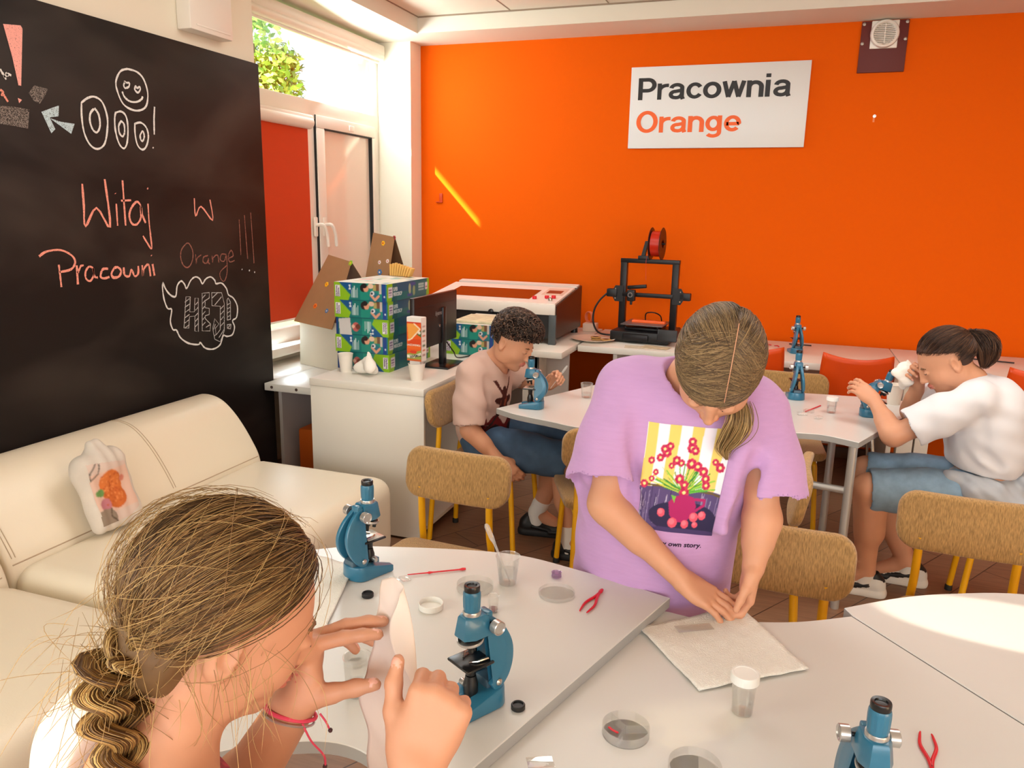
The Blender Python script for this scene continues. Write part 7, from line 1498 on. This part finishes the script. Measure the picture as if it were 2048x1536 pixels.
S.rc(nk4+V3(-0.03, 0, 0.05), nk4+V3(-0.008, 0, -0.012), 0.066, 0.056, 0.005, 0, -1); S.box((0.785, 3.27, 0.47), (0.3, 0.3, 0.11), rotm(0, 0.10, 0), 0.002, 0.004, 0, -1)
for a, b, r in (((0.70, 3.10, 0.70), (0.80, 3.10, 0.63), 0.012), ((0.68, 3.12, 0.65), (0.76, 3.105, 0.60), 0.010), ((0.72, 3.09, 0.80), (0.735, 3.09, 0.66), 0.008)): S.rc(V3(*a), V3(*b), r, r*0.6, 0.03, 0, -1)
S.mesh('shirt', 0.0042, [M('white_tee', (230, 228, 230), 0.88, bump=(420, 0.2, 0.0006), spec=0.15)], P4, o4, disp=lambda P: 0.0026*np.sin(P[:, 0]*46+P[:, 2]*58)*np.sin(P[:, 2]*27-P[:, 0]*33+P[:, 1]*20), smooth=2)
# grey jumper tied round the waist
S = Sdf(); S.ell((0.800, 3.27, 0.520), (0.130, 0.168, 0.085), rotm(0, 0.15, 0), 0.03); S.rc(V3(0.66, 3.15, 0.56), V3(0.80, 3.11, 0.545), 0.03, 0.03, 0.03); S.rc(V3(0.72, 3.10, 0.53), V3(0.90, 3.12, 0.46), 0.035, 0.045, 0.03); S.rc(V3(0.90, 3.18, 0.56), V3(0.90, 3.36, 0.56), 0.03, 0.03, 0.03)
S.rc(V3(0.66, 3.16, 0.56), V3(0.65, 3.13, 0.44), 0.026, 0.020, 0.02)
S.mesh('jumper', 0.0048, [M('grey_jersey', (182, 186, 192), 0.9, bump=(300, 0.3, 0.0008))], P4, o4, disp=lambda P: 0.0045*np.sin(P[:, 0]*70+P[:, 2]*95)*np.sin(P[:, 1]*40+P[:, 0]*30))
S = Sdf()
for h, k in ((h1, k1), (h2, k2)): S.chain([h, h+(k-h)*0.5, h+(k-h)*0.93], [0.094, 0.088, 0.084], 0.03); S.rc(h+(k-h)*1.17, h+(k-h)*1.6, 0.10, 0.12, 0.002, 0, -1); S.rc(h+(k-h)*0.82, h+(k-h)*1.3, 0.068, 0.074, 0.004, 0, -1)
S.ell((0.79, 3.265, 0.505), (0.11, 0.14, 0.085), None, 0.04)
S.mesh('shorts', 0.0048, [M('blue_denim', (142, 172, 196), 0.85, var=(26, 0.25), bump=(500, 0.3, 0.0006))], P4, o4, disp=lambda P: 0.0025*np.sin(P[:, 0]*75+P[:, 1]*20)*np.sin(P[:, 2]*50))
socks(P4, o4, ((a1_, k1), (a2_, k2)), (226, 222, 214))
wb = [M('shoe_white_sole', (230, 226, 218), 0.6), M('shoe_white', (222, 220, 214), 0.5), M('shoe_black', None)]
shoe(P4, o4, a1_+V3(0.085, 0, -a1_[2]), a1_+V3(-0.165, 0.01, -a1_[2]), wb, 0.040); shoe(P4, o4, a2_+V3(0.085, 0.0, -a2_[2]), a2_+V3(-0.165, 0.01, -a2_[2]), wb, 0.040)
# hair with ponytail
ctr = c4+B4@V3(0, -0.014, 0.028); S = Sdf(); S.ell(ctr+B4@V3(0, 0, 0.004), (0.083, 0.101, 0.094), B4, 0.01); S.ell(c4+B4@V3(0, 0.108, -0.045), (0.080, 0.055, 0.093), B4, 0.02, 0, -1)
for x in (-1, 1): S.ell(c4+B4@V3(0.084*x, 0.030, -0.058), (0.034, 0.072, 0.062), B4, 0.015, 0, -1)
carve(S, ctr, B4, 1.0, 0.012)
S.mesh('hair_cap', 0.0042, [M('hair_under_brown4', (62, 40, 30), 0.6)], P4, o4)
PAL4 = [(66, 43, 32), (86, 58, 42), (52, 34, 27), (108, 76, 54)]
g = nrm((0, -0.93, 0.20)); b0 = ctr+B4@(g*np.array((0.088, 0.110, 0.1)))
d = scalp_dirs(5200, lambda d: (d[:, 2]*0.86-d[:, 1]*0.42 > 0.05-0.28*(d[:, 1] < -0.1)) & (d[:, 2] > -0.6)); parts = [strands('h', sweep(d, g+RNG.normal(size=d.shape)*0.05, ctr, B4, (0.0865, 0.105, 0.098), 16, lift=0.03, root=0.05, wob=0.0016, end=b0), 0.0009, hcol(len(d), PAL4, 0.2), HAIR, None)]
n = 700; w = RNG.normal(size=(n, 3)); path = catmull([b0, b0+V3(0.028, 0, -0.004), b0+V3(0.058, -0.004, -0.040), b0+V3(0.064, -0.006, -0.085), b0+V3(0.058, -0.004, -0.125)], 4); K = len(path); tt = np.linspace(0, 1, K); wid = 0.008+0.016*np.sin(PI*np.clip(tt*1.05, 0, 1))
Pq = path[None]+np.clip(w, -1.7, 1.7)[:, None, :]*wid[None, :, None]*np.array((0.9, 0.9, 0.5)); parts.append(strands('t', Pq, 0.0010, hcol(n, PAL4, 0.25), HAIR, None))
joinmesh('hair', [(p[0]-o4, p[1], p[2]) for p in parts], HAIR, P4)
MB().tube([b0+V3(0.012, 0, 0)+0.013*np.array((0.2*math.cos(a), math.sin(a), math.cos(a))) for a in np.linspace(0, 2*PI, 20)], 0.005, 8).build('hair_tie', capb, P4, off=o4)
tissue('crumpled_tissue', (0.478, 3.325, 0.846), (0.048, 0.036, 0.052), 9, 'white tissue pressed to the face of the girl in white', spike=0.15)
# drawstring bag on the sofa
bg = thing('drawstring_bag', (-2.075, 1.89, 0.418), 0, 'pale drawstring bag with an orange print leaning on the sofa back', 'bag'); ob = np.array((-2.075, 1.89, 0.418))
S = Sdf(); Bg = basis((0.93, 0.0, 0.33), up=(-0.3, 0, 1)); cb_ = V3(-2.108, 1.885, 0.545)
S.box(cb_, (0.098, 0.034, 0.125), Bg, 0.033, 0.02); S.rc(cb_+Bg@V3(0.0, 0, 0.09), cb_+Bg@V3(-0.01, 0, 0.165), 0.052, 0.022, 0.05); S.rc(cb_+Bg@V3(-0.05, -0.003, 0.10), cb_+Bg@V3(0.05, -0.003, 0.10), 0.034, 0.034, 0.05)
S.mesh('sack', 0.005, [M('bag_cotton', (216, 204, 190), 0.9, bump=(260, 0.3, 0.001), var=(14, 0.12))], bg, ob, disp=lambda P: 0.0035*np.sin(P[:, 1]*90+P[:, 2]*30)*np.sin(P[:, 2]*40-P[:, 1]*50)+0.0018*np.sin(P[:, 1]*170)*np.clip((P[:, 2]-0.63)*12, 0, 1))
bvb = S.bvh(); pb_ = Paint(60, 70, (214, 190, 176)); rg = np.random.default_rng(4)
pb_.rect(0, 0.16, 1, 0.80, (222, 184, 164)); pb_.ell(0.55, 0.54, 0.26, 0.26, (214, 118, 58)); pb_.ell(0.5, 0.36, 0.24, 0.17, (206, 108, 52)); pb_.ell(0.82, 0.50, 0.12, 0.055, (110, 150, 84)); pb_.ell(0.78, 0.30, 0.12, 0.10, (190, 120, 128)); pb_.ell(0.26, 0.62, 0.07, 0.05, (210, 130, 110))
for k in range(70): x, y = rg.uniform(0.35, 0.75), rg.uniform(0.25, 0.75); pb_.ell(x, y, 0.02, 0.015, [(228, 140, 80), (190, 92, 44)][k % 2])
pb_.ell(0.85, 0.10, 0.22, 0.14, (146, 128, 110)); pb_.line([(0.72, 0.95), (0.78, 0.80), (0.96, 0.72), (0.93, 0.84), (0.76, 0.98)], 0.012, (90, 84, 76)); pb_.line([(0.7, 0.22), (0.76, 0.1), (0.66, 0.0)], 0.014, (96, 80, 66))
kx = pb_.inpoly([(0.05, 0.10), (0.08, 0.86), (0.95, 0.98), (0.98, 0.0), (0.3, 0.0)]); pb_.mask &= kx
def bagmap(u, v):
    out = np.zeros(u.shape+(3,)); f = Bg[:, 1]
    for i in np.ndindex(u.shape):
        p = cb_+Bg@V3(-0.080+0.165*u[i], 0.3, -0.10+0.215*v[i]); h = bvb.ray_cast(Vector(p), Vector(-f)); out[i] = (np.array(h[0])+np.array(h[1])*0.0012) if h[0] is not None else cb_+Bg@V3(-0.080+0.165*u[i], 0.03, -0.10+0.215*v[i])
    return out-ob
pb_.sheet('bag_print', bagmap, PRINTC, bg, smooth=True)
